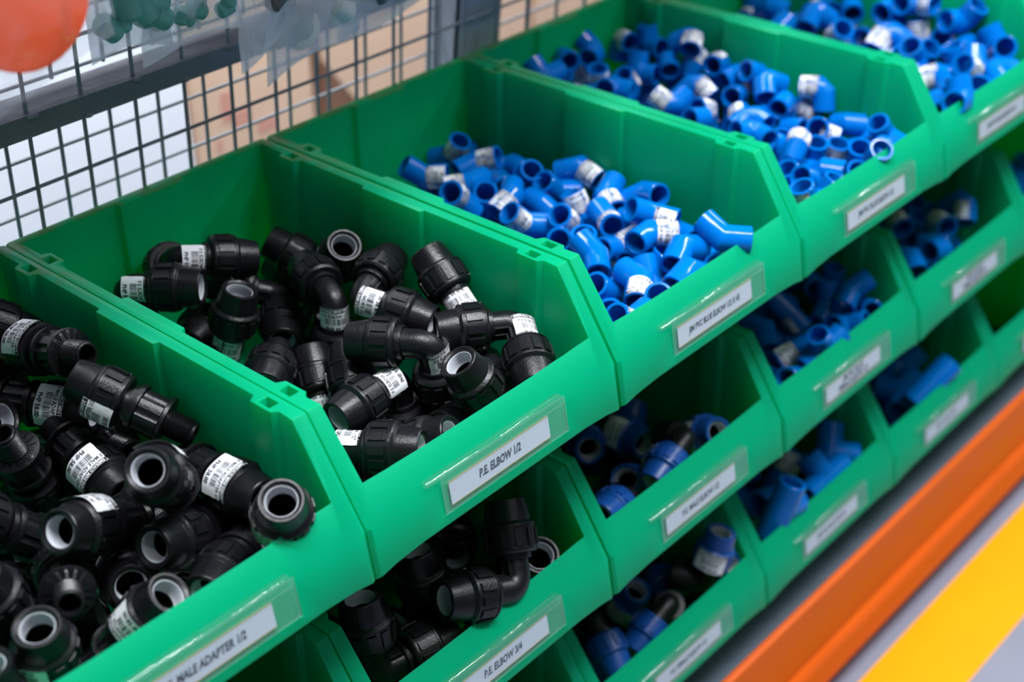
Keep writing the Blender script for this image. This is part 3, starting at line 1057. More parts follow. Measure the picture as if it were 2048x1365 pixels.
# resting position and turn of every fitting, found by letting them settle in the bins
FITTINGS = [
    ('E', 'A1', (0.0716, -0.0663, -0.0502), (0.711, -0.547, 0.263, -0.355), 1.06, 1, 2.95, 1, 'stickered black elbow pointing right, back left of the upper ELBOW bin'),
    ('E', 'A1', (0.1235, -0.0807, -0.0374), (0.928, -0.278, 0.170, -0.183), 1.06, 1, 2.05, 1, 'stickered black elbow pointing right, back centre of the upper ELBOW bin'),
    ('E', 'A1', (0.2117, -0.1116, -0.1052), (0.318, 0.159, -0.118, 0.927), 1.06, 0, 0.00, 0, 'plain black elbow pointing left, back right of the upper ELBOW bin'),
    ('E', 'A1', (0.1226, -0.1366, -0.1208), (0.536, 0.562, -0.521, 0.355), 1.06, 1, -0.66, 1, 'stickered black elbow pointing up, back centre of the upper ELBOW bin'),
    ('E', 'A1', (0.2691, -0.1271, -0.1035), (0.530, 0.312, -0.785, -0.075), 1.06, 0, 0.00, 0, 'plain black elbow facing viewer, back right of the upper ELBOW bin'),
    ('E', 'A1', (0.1959, -0.2129, -0.0652), (0.586, -0.570, -0.414, 0.401), 1.06, 2, -1.20, 0, 'stickered black elbow turned away, middle centre of the upper ELBOW bin'),
    ('E', 'A1', (0.2061, -0.2352, -0.0591), (0.823, 0.076, 0.056, -0.561), 1.06, 1, 0.98, 0, 'stickered black elbow pointing right, middle right of the upper ELBOW bin'),
    ('E', 'A1', (0.2610, -0.3201, -0.0715), (0.649, -0.361, -0.611, 0.273), 1.06, 1, 1.10, 0, 'stickered black elbow pointing up, front right of the upper ELBOW bin'),
    ('E', 'A1', (0.2728, -0.3694, -0.0630), (0.305, -0.044, -0.153, 0.939), 1.06, 2, -0.75, 0, 'stickered black elbow pointing left, front right of the upper ELBOW bin'),
    ('E', 'A1', (0.1871, -0.3454, -0.0539), (0.295, -0.410, -0.651, 0.567), 1.06, 2, -1.28, 0, 'stickered black elbow pointing left, front centre of the upper ELBOW bin'),
    ('E', 'A1', (0.1300, -0.3073, -0.1224), (0.872, 0.012, -0.290, 0.394), 1.06, 0, 0.00, 0, 'plain black elbow pointing up, front centre of the upper ELBOW bin'),
    ('E', 'A1', (0.1304, -0.2652, -0.1448), (0.302, -0.779, -0.512, -0.200), 1.06, 1, 2.86, 0, 'stickered black elbow pointing up, middle centre of the upper ELBOW bin'),
    ('E', 'A1', (0.1672, -0.3219, -0.0888), (0.030, 0.019, 0.719, -0.694), 1.06, 1, 1.10, 1, 'stickered black elbow facing viewer, front centre of the upper ELBOW bin'),
    ('E', 'A1', (0.2076, -0.4055, -0.1103), (0.756, 0.467, 0.185, 0.420), 1.06, 0, 0.00, 0, 'plain black elbow turned away, front right of the upper ELBOW bin'),
    ('E', 'A1', (0.2214, -0.3793, -0.1391), (0.189, 0.094, -0.928, 0.308), 1.06, 0, 0.00, 0, 'plain black elbow facing viewer, front right of the upper ELBOW bin'),
    ('E', 'A1', (0.0592, -0.3615, -0.0843), (0.661, -0.548, 0.273, -0.435), 1.06, 1, 0.86, 1, 'stickered black elbow pointing right, front left of the upper ELBOW bin'),
    ('E', 'A1', (0.1422, -0.1938, -0.0950), (0.216, -0.254, 0.698, -0.634), 1.06, 0, 0.00, 0, 'plain black elbow facing viewer, middle centre of the upper ELBOW bin'),
    ('E', 'A1', (0.2642, -0.1132, -0.1348), (0.663, -0.187, -0.370, 0.623), 1.06, 1, 0.59, 0, 'stickered black elbow pointing left, back right of the upper ELBOW bin'),
    ('E', 'A1', (0.1058, -0.3639, -0.1204), (0.738, -0.365, -0.060, -0.564), 1.06, 0, 0.00, 0, 'plain black elbow pointing right, front centre of the upper ELBOW bin'),
    ('E', 'A1', (0.1771, -0.0610, -0.1194), (0.161, -0.167, 0.725, -0.648), 1.06, 0, 0.00, 0, 'plain black elbow facing viewer, back centre of the upper ELBOW bin'),
    ('A', 'A0', (-0.0506, -0.1632, -0.0222), (0.124, 0.666, 0.733, -0.069), 1.06, 1, 2.69, 0, 'stickered black adapter turned away, middle right of the adapter bin'),
    ('A', 'A0', (-0.0769, -0.0347, -0.0188), (0.606, 0.690, -0.027, -0.395), 1.06, 0, 0.00, 0, 'plain black adapter pointing right, back right of the adapter bin'),
    ('A', 'A0', (-0.0531, -0.0350, -0.0980), (0.147, 0.370, -0.243, 0.885), 1.06, 1, -0.89, 0, 'stickered black adapter facing viewer, back right of the adapter bin, the left one'),
    ('A', 'A0', (-0.0783, -0.1144, -0.0769), (0.289, 0.813, -0.468, -0.189), 1.06, 1, -1.53, 1, 'stickered black adapter pointing right, back right of the adapter bin'),
    ('A', 'A0', (-0.0361, -0.2615, -0.0505), (0.046, 0.525, 0.729, 0.437), 1.06, 1, -4.32, 1, 'stickered black adapter pointing left, middle right of the adapter bin'),
    ('A', 'A0', (-0.0808, -0.2002, -0.0822), (0.564, -0.391, 0.497, -0.531), 1.06, 1, 2.14, 1, 'stickered black adapter pointing right, middle right of the adapter bin'),
    ('A', 'A0', (-0.1221, -0.1899, -0.0746), (0.815, -0.061, 0.565, 0.112), 1.06, 0, 0.00, 0, 'plain black adapter turned away, middle centre of the adapter bin, the left one'),
    ('A', 'A0', (-0.0371, -0.1864, -0.1106), (0.667, -0.299, -0.141, 0.668), 1.06, 0, 0.00, 0, 'plain black adapter turned away, middle right of the adapter bin'),
    ('A', 'A0', (-0.0750, -0.3276, -0.0600), (0.084, 0.480, -0.601, 0.634), 1.06, 1, 1.75, 0, 'stickered black adapter facing viewer, front right of the adapter bin, leftmost'),
    ('A', 'A0', (-0.0352, -0.3101, -0.0784), (0.270, 0.661, -0.667, -0.210), 1.06, 1, -1.84, 1, 'stickered black adapter pointing right, front right of the adapter bin'),
    ('A', 'A0', (-0.0334, -0.4065, -0.0928), (0.100, -0.571, 0.225, -0.783), 1.06, 1, -2.98, 0, 'stickered black adapter facing viewer, front right of the adapter bin, rightmost'),
    ('A', 'A0', (-0.1098, -0.3033, -0.0882), (0.154, -0.266, -0.037, -0.951), 1.06, 1, 0.03, 0, 'stickered black adapter facing viewer, middle centre of the adapter bin, the left one'),
    ('A', 'A0', (-0.1515, -0.2376, -0.1103), (0.231, -0.331, -0.697, -0.593), 1.06, 0, 0.00, 0, 'plain black adapter facing viewer, middle centre of the adapter bin, the right one'),
    ('A', 'A0', (-0.0502, -0.3369, -0.1117), (0.197, -0.130, -0.443, -0.865), 1.06, 1, -3.50, 0, 'stickered black adapter facing viewer, front right of the adapter bin, second from left'),
    ('A', 'A0', (-0.1084, -0.2903, -0.1415), (0.297, 0.472, -0.829, -0.047), 1.06, 1, -1.31, 1, 'stickered black adapter facing viewer, middle centre of the adapter bin, the right one'),
    ('A', 'A0', (-0.1771, -0.3330, -0.0932), (0.775, -0.338, -0.014, 0.534), 1.06, 0, 0.00, 0, 'plain black adapter turned away, front centre of the adapter bin'),
    ('A', 'A0', (-0.0458, -0.3740, -0.1109), (0.120, -0.195, 0.630, -0.742), 1.06, 0, 0.00, 0, 'plain black adapter facing viewer, front right of the adapter bin, the right one'),
    ('A', 'A0', (-0.1649, -0.3707, -0.1324), (0.468, 0.658, -0.555, 0.197), 1.06, 1, -1.24, 0, 'stickered black adapter pointing right, front centre of the adapter bin'),
    ('A', 'A0', (-0.2143, -0.3639, -0.1342), (0.491, 0.413, -0.687, 0.342), 1.06, 1, -0.90, 0, 'stickered black adapter facing viewer, front left of the adapter bin'),
    ('A', 'A0', (-0.2157, -0.3249, -0.1081), (0.295, 0.509, -0.487, 0.646), 1.06, 0, 0.00, 0, 'plain black adapter facing viewer, front left of the adapter bin'),
    ('A', 'A0', (-0.1400, -0.0901, -0.0956), (0.769, 0.382, -0.418, -0.296), 1.06, 0, 0.00, 0, 'plain black adapter pointing right, back centre of the adapter bin'),
    ('A', 'A0', (-0.0627, -0.3257, -0.1641), (0.145, 0.180, -0.900, -0.371), 1.06, 0, 0.00, 0, 'plain black adapter facing viewer, front right of the adapter bin, the left one'),
    ('A', 'A0', (-0.0408, -0.2509, -0.1587), (0.468, 0.595, -0.653, 0.025), 1.06, 1, -0.99, 0, 'stickered black adapter facing viewer, middle right of the adapter bin'),
    ('V', 'A2', (0.5350, -0.0402, -0.0921), (0.623, 0.318, -0.714, -0.037), 1.00, 1, 0.07, 0, 'stickered bent blue elbow facing viewer, back right of the X 45 bin'),
    ('V', 'A2', (0.4753, -0.0526, -0.0926), (0.105, 0.439, 0.433, 0.781), 1.00, 2, 2.77, 0, 'stickered bent blue elbow pointing left, back centre of the X 45 bin, leftmost'),
    ('V', 'A2', (0.5290, -0.0834, -0.0842), (0.102, 0.827, -0.535, 0.138), 1.00, 1, -1.68, 1, 'stickered bent blue elbow pointing right, back right of the X 45 bin'),
    ('V', 'A2', (0.5585, -0.1119, -0.0909), (0.093, -0.546, 0.802, -0.226), 1.00, 0, 0.00, 0, 'plain bent blue elbow facing viewer, back right of the X 45 bin, the right one'),
    ('V', 'A2', (0.4792, -0.1162, -0.0832), (0.010, 0.324, 0.936, -0.136), 1.00, 1, 1.78, 0, 'stickered bent blue elbow pointing left, back centre of the X 45 bin, second from left'),
    ('V', 'A2', (0.5235, -0.1217, -0.0940), (0.000, 0.455, -0.878, 0.146), 1.00, 0, 0.00, 0, 'plain bent blue elbow facing viewer, back right of the X 45 bin, the left one'),
    ('V', 'A2', (0.5348, -0.1501, -0.0903), (0.060, -0.617, 0.386, -0.683), 1.00, 0, 0.00, 0, 'plain bent blue elbow facing viewer, middle right of the X 45 bin, leftmost'),
    ('V', 'A2', (0.5436, -0.1853, -0.0942), (0.115, -0.365, -0.340, -0.859), 1.00, 0, 0.00, 0, 'plain bent blue elbow facing viewer, middle right of the X 45 bin, second from left'),
    ('V', 'A2', (0.5768, -0.1929, -0.0755), (0.405, -0.360, -0.298, 0.786), 1.00, 2, -0.06, 0, 'stickered bent blue elbow pointing left, middle right of the X 45 bin'),
    ('V', 'A2', (0.5769, -0.2825, -0.0777), (0.023, -0.572, 0.769, -0.284), 1.00, 0, 0.00, 0, 'plain bent blue elbow facing viewer, middle right of the X 45 bin, rightmost'),
    ('V', 'A2', (0.5518, -0.2485, -0.0831), (0.512, 0.132, -0.036, -0.848), 1.00, 1, 0.38, 1, 'stickered bent blue elbow facing viewer, middle right of the X 45 bin, third from left'),
    ('V', 'A2', (0.4791, -0.1408, -0.0965), (0.173, 0.493, -0.650, 0.552), 1.00, 0, 0.00, 0, 'plain bent blue elbow facing viewer, back centre of the X 45 bin'),
    ('V', 'A2', (0.4607, -0.2133, -0.0918), (0.041, -0.397, -0.316, -0.861), 1.00, 1, -2.62, 1, 'stickered bent blue elbow facing viewer, middle centre of the X 45 bin, third from left'),
    ('V', 'A2', (0.4839, -0.1743, -0.0810), (0.195, 0.041, 0.947, -0.253), 1.00, 1, 1.90, 0, 'stickered bent blue elbow pointing down, middle centre of the X 45 bin'),
    ('V', 'A2', (0.5046, -0.2013, -0.0925), (0.373, -0.707, -0.514, 0.312), 1.00, 0, 0.00, 0, 'plain bent blue elbow turned away, middle right of the X 45 bin'),
    ('V', 'A2', (0.4932, -0.2466, -0.0930), (0.310, 0.215, -0.835, 0.401), 1.00, 1, 0.33, 0, 'stickered bent blue elbow facing viewer, middle centre of the X 45 bin, rightmost'),
    ('V', 'A2', (0.5229, -0.2394, -0.0975), (0.068, 0.676, 0.270, 0.683), 1.00, 1, -2.41, 0, 'stickered bent blue elbow pointing up, middle right of the X 45 bin, the left one'),
    ('V', 'A2', (0.5140, -0.2838, -0.0875), (0.291, 0.275, -0.852, -0.338), 1.00, 1, -1.68, 0, 'stickered bent blue elbow facing viewer, middle right of the X 45 bin, fourth from left'),
    ('V', 'A2', (0.5368, -0.3079, -0.0815), (0.332, -0.402, 0.764, -0.380), 1.00, 1, 2.67, 0, 'stickered bent blue elbow facing viewer, front right of the X 45 bin, the left one'),
    ('V', 'A2', (0.5180, -0.3339, -0.0644), (0.197, 0.796, -0.539, -0.193), 1.00, 1, -1.03, 0, 'stickered bent blue elbow pointing right, front right of the X 45 bin'),
    ('V', 'A2', (0.4861, -0.3142, -0.0965), (0.497, 0.835, -0.230, 0.052), 1.00, 1, -1.23, 0, 'stickered bent blue elbow pointing right, front centre of the X 45 bin, second from left'),
    ('V', 'A2', (0.4887, -0.3533, -0.0659), (0.075, -0.936, 0.341, 0.036), 1.00, 1, -2.16, 1, 'stickered bent blue elbow pointing right, front centre of the X 45 bin, rightmost'),
    ('V', 'A2', (0.5400, -0.3535, -0.0879), (0.408, -0.413, 0.472, -0.663), 1.00, 0, 0.00, 0, 'plain bent blue elbow facing viewer, front right of the X 45 bin, the left one'),
    ('V', 'A2', (0.5133, -0.4225, -0.0580), (0.014, -0.720, -0.633, -0.282), 1.00, 0, 0.00, 0, 'plain bent blue elbow pointing up, front right of the X 45 bin'),
    ('V', 'A2', (0.4829, -0.3959, -0.0657), (0.192, 0.050, 0.361, -0.911), 1.00, 0, 0.00, 0, 'plain bent blue elbow facing viewer, front centre of the X 45 bin, fourth from left'),
    ('V', 'A2', (0.4806, -0.3647, -0.1045), (0.739, -0.309, -0.448, -0.397), 1.00, 0, 0.00, 0, 'plain bent blue elbow pointing up, front centre of the X 45 bin, rightmost'),
    ('V', 'A2', (0.4416, -0.3237, -0.0833), (0.681, 0.242, -0.093, 0.685), 1.00, 0, 0.00, 0, 'plain bent blue elbow pointing up, front centre of the X 45 bin, leftmost'),
    ('V', 'A2', (0.4661, -0.2880, -0.1009), (0.157, 0.589, -0.360, 0.706), 1.00, 0, 0.00, 0, 'plain bent blue elbow facing viewer, middle centre of the X 45 bin, fourth from left'),
    ('V', 'A2', (0.4702, -0.2589, -0.1031), (0.049, -0.363, 0.365, -0.856), 1.00, 0, 0.00, 0, 'plain bent blue elbow facing viewer, middle centre of the X 45 bin, third from left'),
    ('V', 'A2', (0.5081, -0.3060, -0.1260), (0.103, -0.523, 0.654, -0.537), 1.00, 1, -2.94, 0, 'stickered bent blue elbow facing viewer, middle right of the X 45 bin, rightmost'),
    ('V', 'A2', (0.4241, -0.3909, -0.0795), (0.177, -0.249, 0.949, -0.077), 1.00, 1, 2.50, 1, 'stickered bent blue elbow facing viewer, front centre of the X 45 bin, second from left'),
    ('V', 'A2', (0.4122, -0.3614, -0.0993), (0.348, 0.159, -0.823, 0.419), 1.00, 0, 0.00, 0, 'plain bent blue elbow facing viewer, front centre of the X 45 bin, leftmost'),
    ('V', 'A2', (0.4422, -0.3568, -0.1236), (0.616, 0.128, -0.774, 0.075), 1.00, 1, -0.41, 0, 'stickered bent blue elbow facing viewer, front centre of the X 45 bin, leftmost'),
    ('V', 'A2', (0.4538, -0.3809, -0.0983), (0.584, 0.588, -0.007, 0.560), 1.00, 0, 0.00, 0, 'plain bent blue elbow pointing up, front centre of the X 45 bin, second from left'),
    ('V', 'A2', (0.4510, -0.4267, -0.0669), (0.098, 0.049, 0.642, -0.759), 1.00, 0, 0.00, 0, 'plain bent blue elbow pointing down, front centre of the X 45 bin'),
    ('V', 'A2', (0.4994, -0.4048, -0.1020), (0.241, -0.140, -0.871, -0.405), 1.00, 0, 0.00, 0, 'plain bent blue elbow facing viewer, front centre of the X 45 bin, rightmost'),
    ('V', 'A2', (0.5544, -0.3807, -0.1138), (0.124, 0.125, -0.728, 0.663), 1.00, 0, 0.00, 0, 'plain bent blue elbow facing viewer, front right of the X 45 bin, the right one'),
    ('V', 'A2', (0.5243, -0.4207, -0.0931), (0.203, -0.119, -0.540, -0.808), 1.00, 2, 1.84, 0, 'stickered bent blue elbow facing viewer, front right of the X 45 bin, the right one'),
    ('V', 'A2', (0.3624, -0.4273, -0.0832), (0.226, -0.245, -0.686, -0.647), 1.00, 1, 3.05, 1, 'stickered bent blue elbow facing viewer, front left of the X 45 bin, rightmost'),
    ('V', 'A2', (0.3977, -0.3794, -0.1111), (0.170, -0.380, 0.075, -0.906), 1.00, 2, 1.72, 0, 'stickered bent blue elbow facing viewer, front left of the X 45 bin, second from left'),
    ('V', 'A2', (0.4161, -0.4232, -0.0911), (0.416, -0.216, -0.661, -0.586), 1.00, 0, 0.00, 0, 'plain bent blue elbow facing viewer, front centre of the X 45 bin, third from left'),
    ('V', 'A2', (0.4885, -0.3423, -0.0891), (0.095, -0.020, 0.506, -0.857), 1.00, 0, 0.00, 0, 'plain bent blue elbow facing viewer, front centre of the X 45 bin, second from left'),
    ('V', 'A2', (0.4645, -0.4045, -0.1104), (0.538, -0.213, -0.641, -0.505), 1.00, 1, 1.65, 0, 'stickered bent blue elbow facing viewer, front centre of the X 45 bin, rightmost'),
    ('V', 'A2', (0.4386, -0.1401, -0.0753), (0.070, -0.346, 0.291, -0.889), 1.00, 1, -1.17, 0, 'stickered bent blue elbow facing viewer, back centre of the X 45 bin, the right one'),
    ('E', 'B1', (0.1882, -0.4402, -0.2773), (0.069, -0.190, -0.872, -0.445), 1.16, 0, 0.00, 0, 'plain black elbow pointing left, front centre of the lower ELBOW bin'),
    ('E', 'B1', (0.0477, -0.3999, -0.3025), (0.386, -0.598, -0.482, -0.511), 1.16, 0, 0.00, 0, 'plain black elbow pointing up, front left of the lower ELBOW bin'),
    ('E', 'B1', (0.2166, -0.2827, -0.3044), (0.001, -0.442, 0.866, -0.235), 1.16, 0, 0.00, 0, 'plain black elbow facing viewer, middle right of the lower ELBOW bin, the left one'),
    ('E', 'B1', (0.2707, -0.2697, -0.3338), (0.196, -0.382, 0.717, -0.549), 1.16, 0, 0.00, 0, 'plain black elbow facing viewer, middle right of the lower ELBOW bin, the right one'),
    ('E', 'B1', (0.2581, -0.3938, -0.3416), (0.391, 0.438, -0.753, 0.296), 1.16, 0, 0.00, 0, 'plain black elbow facing viewer, front right of the lower ELBOW bin'),
    ('E', 'B1', (0.1311, -0.3866, -0.3095), (0.748, 0.620, -0.188, -0.142), 1.16, 1, -0.62, 1, 'stickered black elbow pointing right, front centre of the lower ELBOW bin'),
    ('F', 'B2', (0.4899, -0.4123, -0.2861), (0.147, -0.007, 0.953, -0.265), 1.05, 1, 4.62, 0, 'stickered blue-capped elbow pointing down, front centre of the MALE ELBOW bin'),
    ('F', 'B2', (0.4645, -0.3698, -0.3694), (0.401, 0.162, -0.897, 0.093), 1.05, 0, 0.00, 0, 'plain blue-capped elbow facing viewer, front centre of the MALE ELBOW bin'),
    ('F', 'B2', (0.3951, -0.4117, -0.3094), (0.104, 0.123, -0.947, 0.276), 1.05, 0, 0.00, 0, 'plain blue-capped elbow facing viewer, front left of the MALE ELBOW bin'),
    ('F', 'B2', (0.5403, -0.3703, -0.3374), (0.567, -0.280, -0.142, -0.762), 1.05, 1, 1.48, 0, 'stickered blue-capped elbow facing viewer, front right of the MALE ELBOW bin'),
    ('F', 'B2', (0.5019, -0.2863, -0.3364), (0.418, -0.495, 0.488, -0.585), 1.05, 1, 2.41, 0, 'stickered blue-capped elbow facing viewer, middle right of the MALE ELBOW bin, the right one'),
    ('F', 'B2', (0.4817, -0.2668, -0.3413), (0.034, 0.457, -0.846, 0.272), 1.05, 1, -3.06, 0, 'stickered blue-capped elbow facing viewer, middle centre of the MALE ELBOW bin'),
    ('F', 'C2', (0.5633, -0.3692, -0.5383), (0.357, -0.638, 0.374, -0.571), 1.05, 0, 0.00, 0, 'plain blue-capped elbow facing viewer, front right of the lowest capped-elbow bin, the right one'),
    ('F', 'C2', (0.5311, -0.4180, -0.5139), (0.748, 0.247, -0.604, 0.121), 1.05, 1, -0.13, 1, 'stickered blue-capped elbow pointing up, front right of the lowest capped-elbow bin'),
    ('F', 'C2', (0.3880, -0.3662, -0.4903), (0.455, -0.386, 0.766, -0.239), 1.05, 0, 0.00, 0, 'plain blue-capped elbow pointing down, front left of the lowest capped-elbow bin'),
    ('F', 'C2', (0.4719, -0.4149, -0.5028), (0.162, 0.125, 0.809, -0.551), 1.05, 0, 0.00, 0, 'plain blue-capped elbow pointing down, front centre of the lowest capped-elbow bin'),
    ('F', 'C2', (0.4733, -0.3375, -0.5782), (0.162, 0.680, -0.449, 0.556), 1.05, 1, -2.05, 0, 'stickered blue-capped elbow facing viewer, front centre of the lowest capped-elbow bin, the right one'),
    ('F', 'C2', (0.5497, -0.3310, -0.5463), (0.253, -0.396, 0.689, -0.551), 1.05, 0, 0.00, 0, 'plain blue-capped elbow facing viewer, front right of the lowest capped-elbow bin, the left one'),
    ('T', 'C3', (0.8510, -0.3912, -0.5199), (0.275, 0.335, 0.199, -0.879), 1.30, 0, 0.00, 0, 'plain blue tee pointing down, front right of the lowest tee bin'),
    ('T', 'C3', (0.7124, -0.3975, -0.5099), (0.090, 0.110, -0.416, 0.898), 1.30, 0, 0.00, 0, 'plain blue tee facing viewer, front centre of the lowest tee bin, the right one'),
    ('T', 'C3', (0.7969, -0.4194, -0.5204), (0.088, 0.011, 0.931, 0.353), 1.30, 0, 0.00, 0, 'plain blue tee pointing left, front centre of the lowest tee bin'),
    ('T', 'C3', (0.6745, -0.4281, -0.4874), (0.378, 0.457, 0.605, -0.531), 1.30, 0, 0.00, 0, 'plain blue tee pointing down, front left of the lowest tee bin'),
    ('T', 'C3', (0.8243, -0.3420, -0.5686), (0.794, -0.443, -0.355, -0.218), 1.30, 1, 1.43, 0, 'stickered blue tee pointing up, front right of the lowest tee bin'),
    ('T', 'C4', (1.0613, -0.4242, -0.5055), (0.179, 0.252, 0.817, -0.486), 1.35, 0, 0.00, 0, 'plain blue tee pointing left, front centre of the lowest long-tee bin'),
    ('T', 'C4', (1.0691, -0.3835, -0.5432), (0.061, -0.166, 0.982, 0.061), 1.35, 0, 0.00, 0, 'plain blue tee facing viewer, front centre of the lowest long-tee bin, the right one'),
    ('T', 'C4', (1.1473, -0.3379, -0.5626), (0.789, -0.481, -0.199, -0.327), 1.35, 0, 0.00, 0, 'plain blue tee pointing up, front right of the lowest long-tee bin'),
    ('T', 'C4', (1.0942, -0.3474, -0.5657), (0.484, -0.801, -0.241, -0.255), 1.35, 0, 0.00, 0, 'plain blue tee pointing up, front centre of the lowest long-tee bin'),
    ('L', 'A3', (0.6981, -0.0379, -0.0497), (0.181, -0.679, -0.623, -0.343), 1.00, 0, 0.00, 0, 'plain blue elbow pointing up, back left of the third top bin, second from left'),
    ('L', 'A3', (0.7511, -0.0222, -0.0415), (0.304, -0.394, 0.581, -0.644), 1.00, 0, 0.00, 0, 'plain blue elbow facing viewer, back centre of the third top bin, the left one'),
    ('L', 'A3', (0.7972, -0.0383, -0.0459), (0.089, 0.130, -0.931, -0.330), 1.00, 0, 0.00, 0, 'plain blue elbow facing viewer, back centre of the third top bin, the right one'),
    ('L', 'A3', (0.7587, -0.0732, -0.0695), (0.392, 0.481, -0.565, 0.543), 1.00, 1, -0.94, 0, 'stickered blue elbow facing viewer, back centre of the third top bin, second from left'),
    ('L', 'A3', (0.8685, -0.0223, -0.0518), (0.282, -0.456, 0.646, -0.544), 1.00, 1, 2.90, 0, 'stickered blue elbow facing viewer, back right of the third top bin'),
    ('L', 'A3', (0.8763, -0.0604, -0.0550), (0.173, 0.707, -0.022, 0.685), 1.00, 0, 0.00, 0, 'plain blue elbow pointing up, back right of the third top bin, the right one'),
    ('L', 'A3', (0.8244, -0.0808, -0.0706), (0.022, -0.812, -0.116, -0.571), 1.00, 0, 0.00, 0, 'plain blue elbow pointing up, back right of the third top bin, the left one'),
    ('L', 'A3', (0.7870, -0.1024, -0.0706), (0.305, 0.271, -0.674, 0.616), 1.00, 1, 1.60, 1, 'stickered blue elbow facing viewer, back centre of the third top bin, rightmost'),
    ('L', 'A3', (0.8761, -0.1280, -0.0252), (0.531, -0.295, -0.002, 0.795), 1.00, 2, -0.69, 0, 'stickered blue elbow pointing left, back right of the third top bin, the right one'),
    ('L', 'A3', (0.8613, -0.1371, -0.0618), (0.735, -0.604, -0.299, -0.077), 1.00, 1, 1.80, 0, 'stickered blue elbow pointing up, back right of the third top bin'),
    ('L', 'A3', (0.8777, -0.1690, -0.0486), (0.039, -0.113, 0.623, -0.773), 1.00, 1, 1.92, 1, 'stickered blue elbow facing viewer, middle right of the third top bin, second from left'),
    ('L', 'A3', (0.8600, -0.1018, -0.0556), (0.327, -0.209, 0.739, -0.551), 1.00, 0, 0.00, 0, 'plain blue elbow facing viewer, back right of the third top bin, second from left'),
    ('L', 'A3', (0.8779, -0.1996, -0.0558), (0.086, -0.150, -0.449, 0.877), 1.00, 2, 0.56, 0, 'stickered blue elbow pointing left, middle right of the third top bin'),
    ('L', 'A3', (0.8248, -0.1697, -0.0581), (0.494, -0.501, 0.696, -0.148), 1.00, 1, 3.07, 0, 'stickered blue elbow pointing down, middle right of the third top bin, the left one'),
    ('L', 'A3', (0.8527, -0.2142, -0.0726), (0.016, 0.175, -0.720, 0.671), 1.00, 0, 0.00, 0, 'plain blue elbow facing viewer, middle right of the third top bin, second from left'),
    ('L', 'A3', (0.7598, -0.1824, -0.0675), (0.059, -0.642, -0.716, -0.268), 1.00, 1, 2.47, 0, 'stickered blue elbow pointing left, middle centre of the third top bin, the left one'),
    ('L', 'A3', (0.7463, -0.1000, -0.0584), (0.068, 0.825, -0.545, -0.134), 1.00, 0, 0.00, 0, 'plain blue elbow pointing right, back centre of the third top bin'),
    ('L', 'A3', (0.8196, -0.2373, -0.0763), (0.198, -0.248, 0.767, -0.558), 1.00, 1, 3.05, 1, 'stickered blue elbow facing viewer, middle right of the third top bin, rightmost'),
    ('L', 'A3', (0.8777, -0.2273, -0.0508), (0.242, -0.462, 0.754, 0.399), 1.00, 0, 0.00, 0, 'plain blue elbow pointing down, middle right of the third top bin'),
    ('L', 'A3', (0.7942, -0.2123, -0.0749), (0.180, 0.110, -0.760, 0.615), 1.00, 1, 0.30, 0, 'stickered blue elbow facing viewer, middle centre of the third top bin, rightmost'),
    ('L', 'A3', (0.7596, -0.2304, -0.0678), (0.138, 0.004, -0.824, 0.550), 1.00, 0, 0.00, 0, 'plain blue elbow facing viewer, middle centre of the third top bin, third from left'),
    ('L', 'A3', (0.8311, -0.2623, -0.0776), (0.200, -0.234, 0.779, -0.546), 1.00, 0, 0.00, 0, 'plain blue elbow facing viewer, middle right of the third top bin, third from left'),
    ('L', 'A3', (0.8778, -0.2492, -0.0859), (0.055, -0.216, 0.866, -0.447), 1.00, 0, 0.00, 0, 'plain blue elbow facing viewer, middle right of the third top bin, fourth from left'),
    ('L', 'A3', (0.7584, -0.2974, -0.0651), (0.165, 0.114, -0.022, 0.979), 1.00, 0, 0.00, 0, 'plain blue elbow pointing left, middle centre of the third top bin, the right one'),
    ('L', 'A3', (0.8776, -0.3138, -0.0446), (0.439, -0.404, -0.445, 0.668), 1.00, 1, 0.07, 0, 'stickered blue elbow pointing left, front right of the third top bin'),
    ('L', 'A3', (0.8636, -0.3474, -0.0758), (0.877, -0.214, 0.159, -0.400), 1.00, 0, 0.00, 0, 'plain blue elbow pointing right, front right of the third top bin'),
    ('L', 'A3', (0.8623, -0.4059, -0.0759), (0.240, 0.542, -0.714, -0.374), 1.00, 0, 0.00, 0, 'plain blue elbow facing viewer, front right of the third top bin, the right one'),
    ('L', 'A3', (0.8609, -0.3867, -0.0955), (0.944, -0.197, -0.264, -0.029), 1.00, 0, 0.00, 0, 'plain blue elbow pointing up, front right of the third top bin'),
    ('L', 'A3', (0.7989, -0.4268, -0.0762), (0.507, -0.222, -0.460, -0.694), 1.00, 0, 0.00, 0, 'plain blue elbow facing viewer, front centre of the third top bin, rightmost'),
    ('L', 'A3', (0.8251, -0.3946, -0.0972), (0.378, -0.398, -0.381, -0.744), 1.00, 0, 0.00, 0, 'plain blue elbow facing viewer, front right of the third top bin, the left one'),
    ('L', 'A3', (0.8183, -0.3676, -0.1029), (0.489, -0.452, -0.409, -0.624), 1.00, 1, 2.14, 1, 'stickered blue elbow facing viewer, front right of the third top bin'),
    ('L', 'A3', (0.8269, -0.3367, -0.0763), (0.159, 0.824, -0.482, -0.252), 1.00, 1, -1.43, 0, 'stickered blue elbow pointing right, front right of the third top bin'),
    ('L', 'A3', (0.8305, -0.2925, -0.0868), (0.497, -0.481, 0.365, -0.623), 1.00, 0, 0.00, 0, 'plain blue elbow facing viewer, middle right of the third top bin, fifth from left'),
    ('L', 'A3', (0.8776, -0.2839, -0.0724), (0.591, -0.378, 0.603, -0.380), 1.00, 1, 2.55, 1, 'stickered blue elbow pointing down, middle right of the third top bin, the right one'),
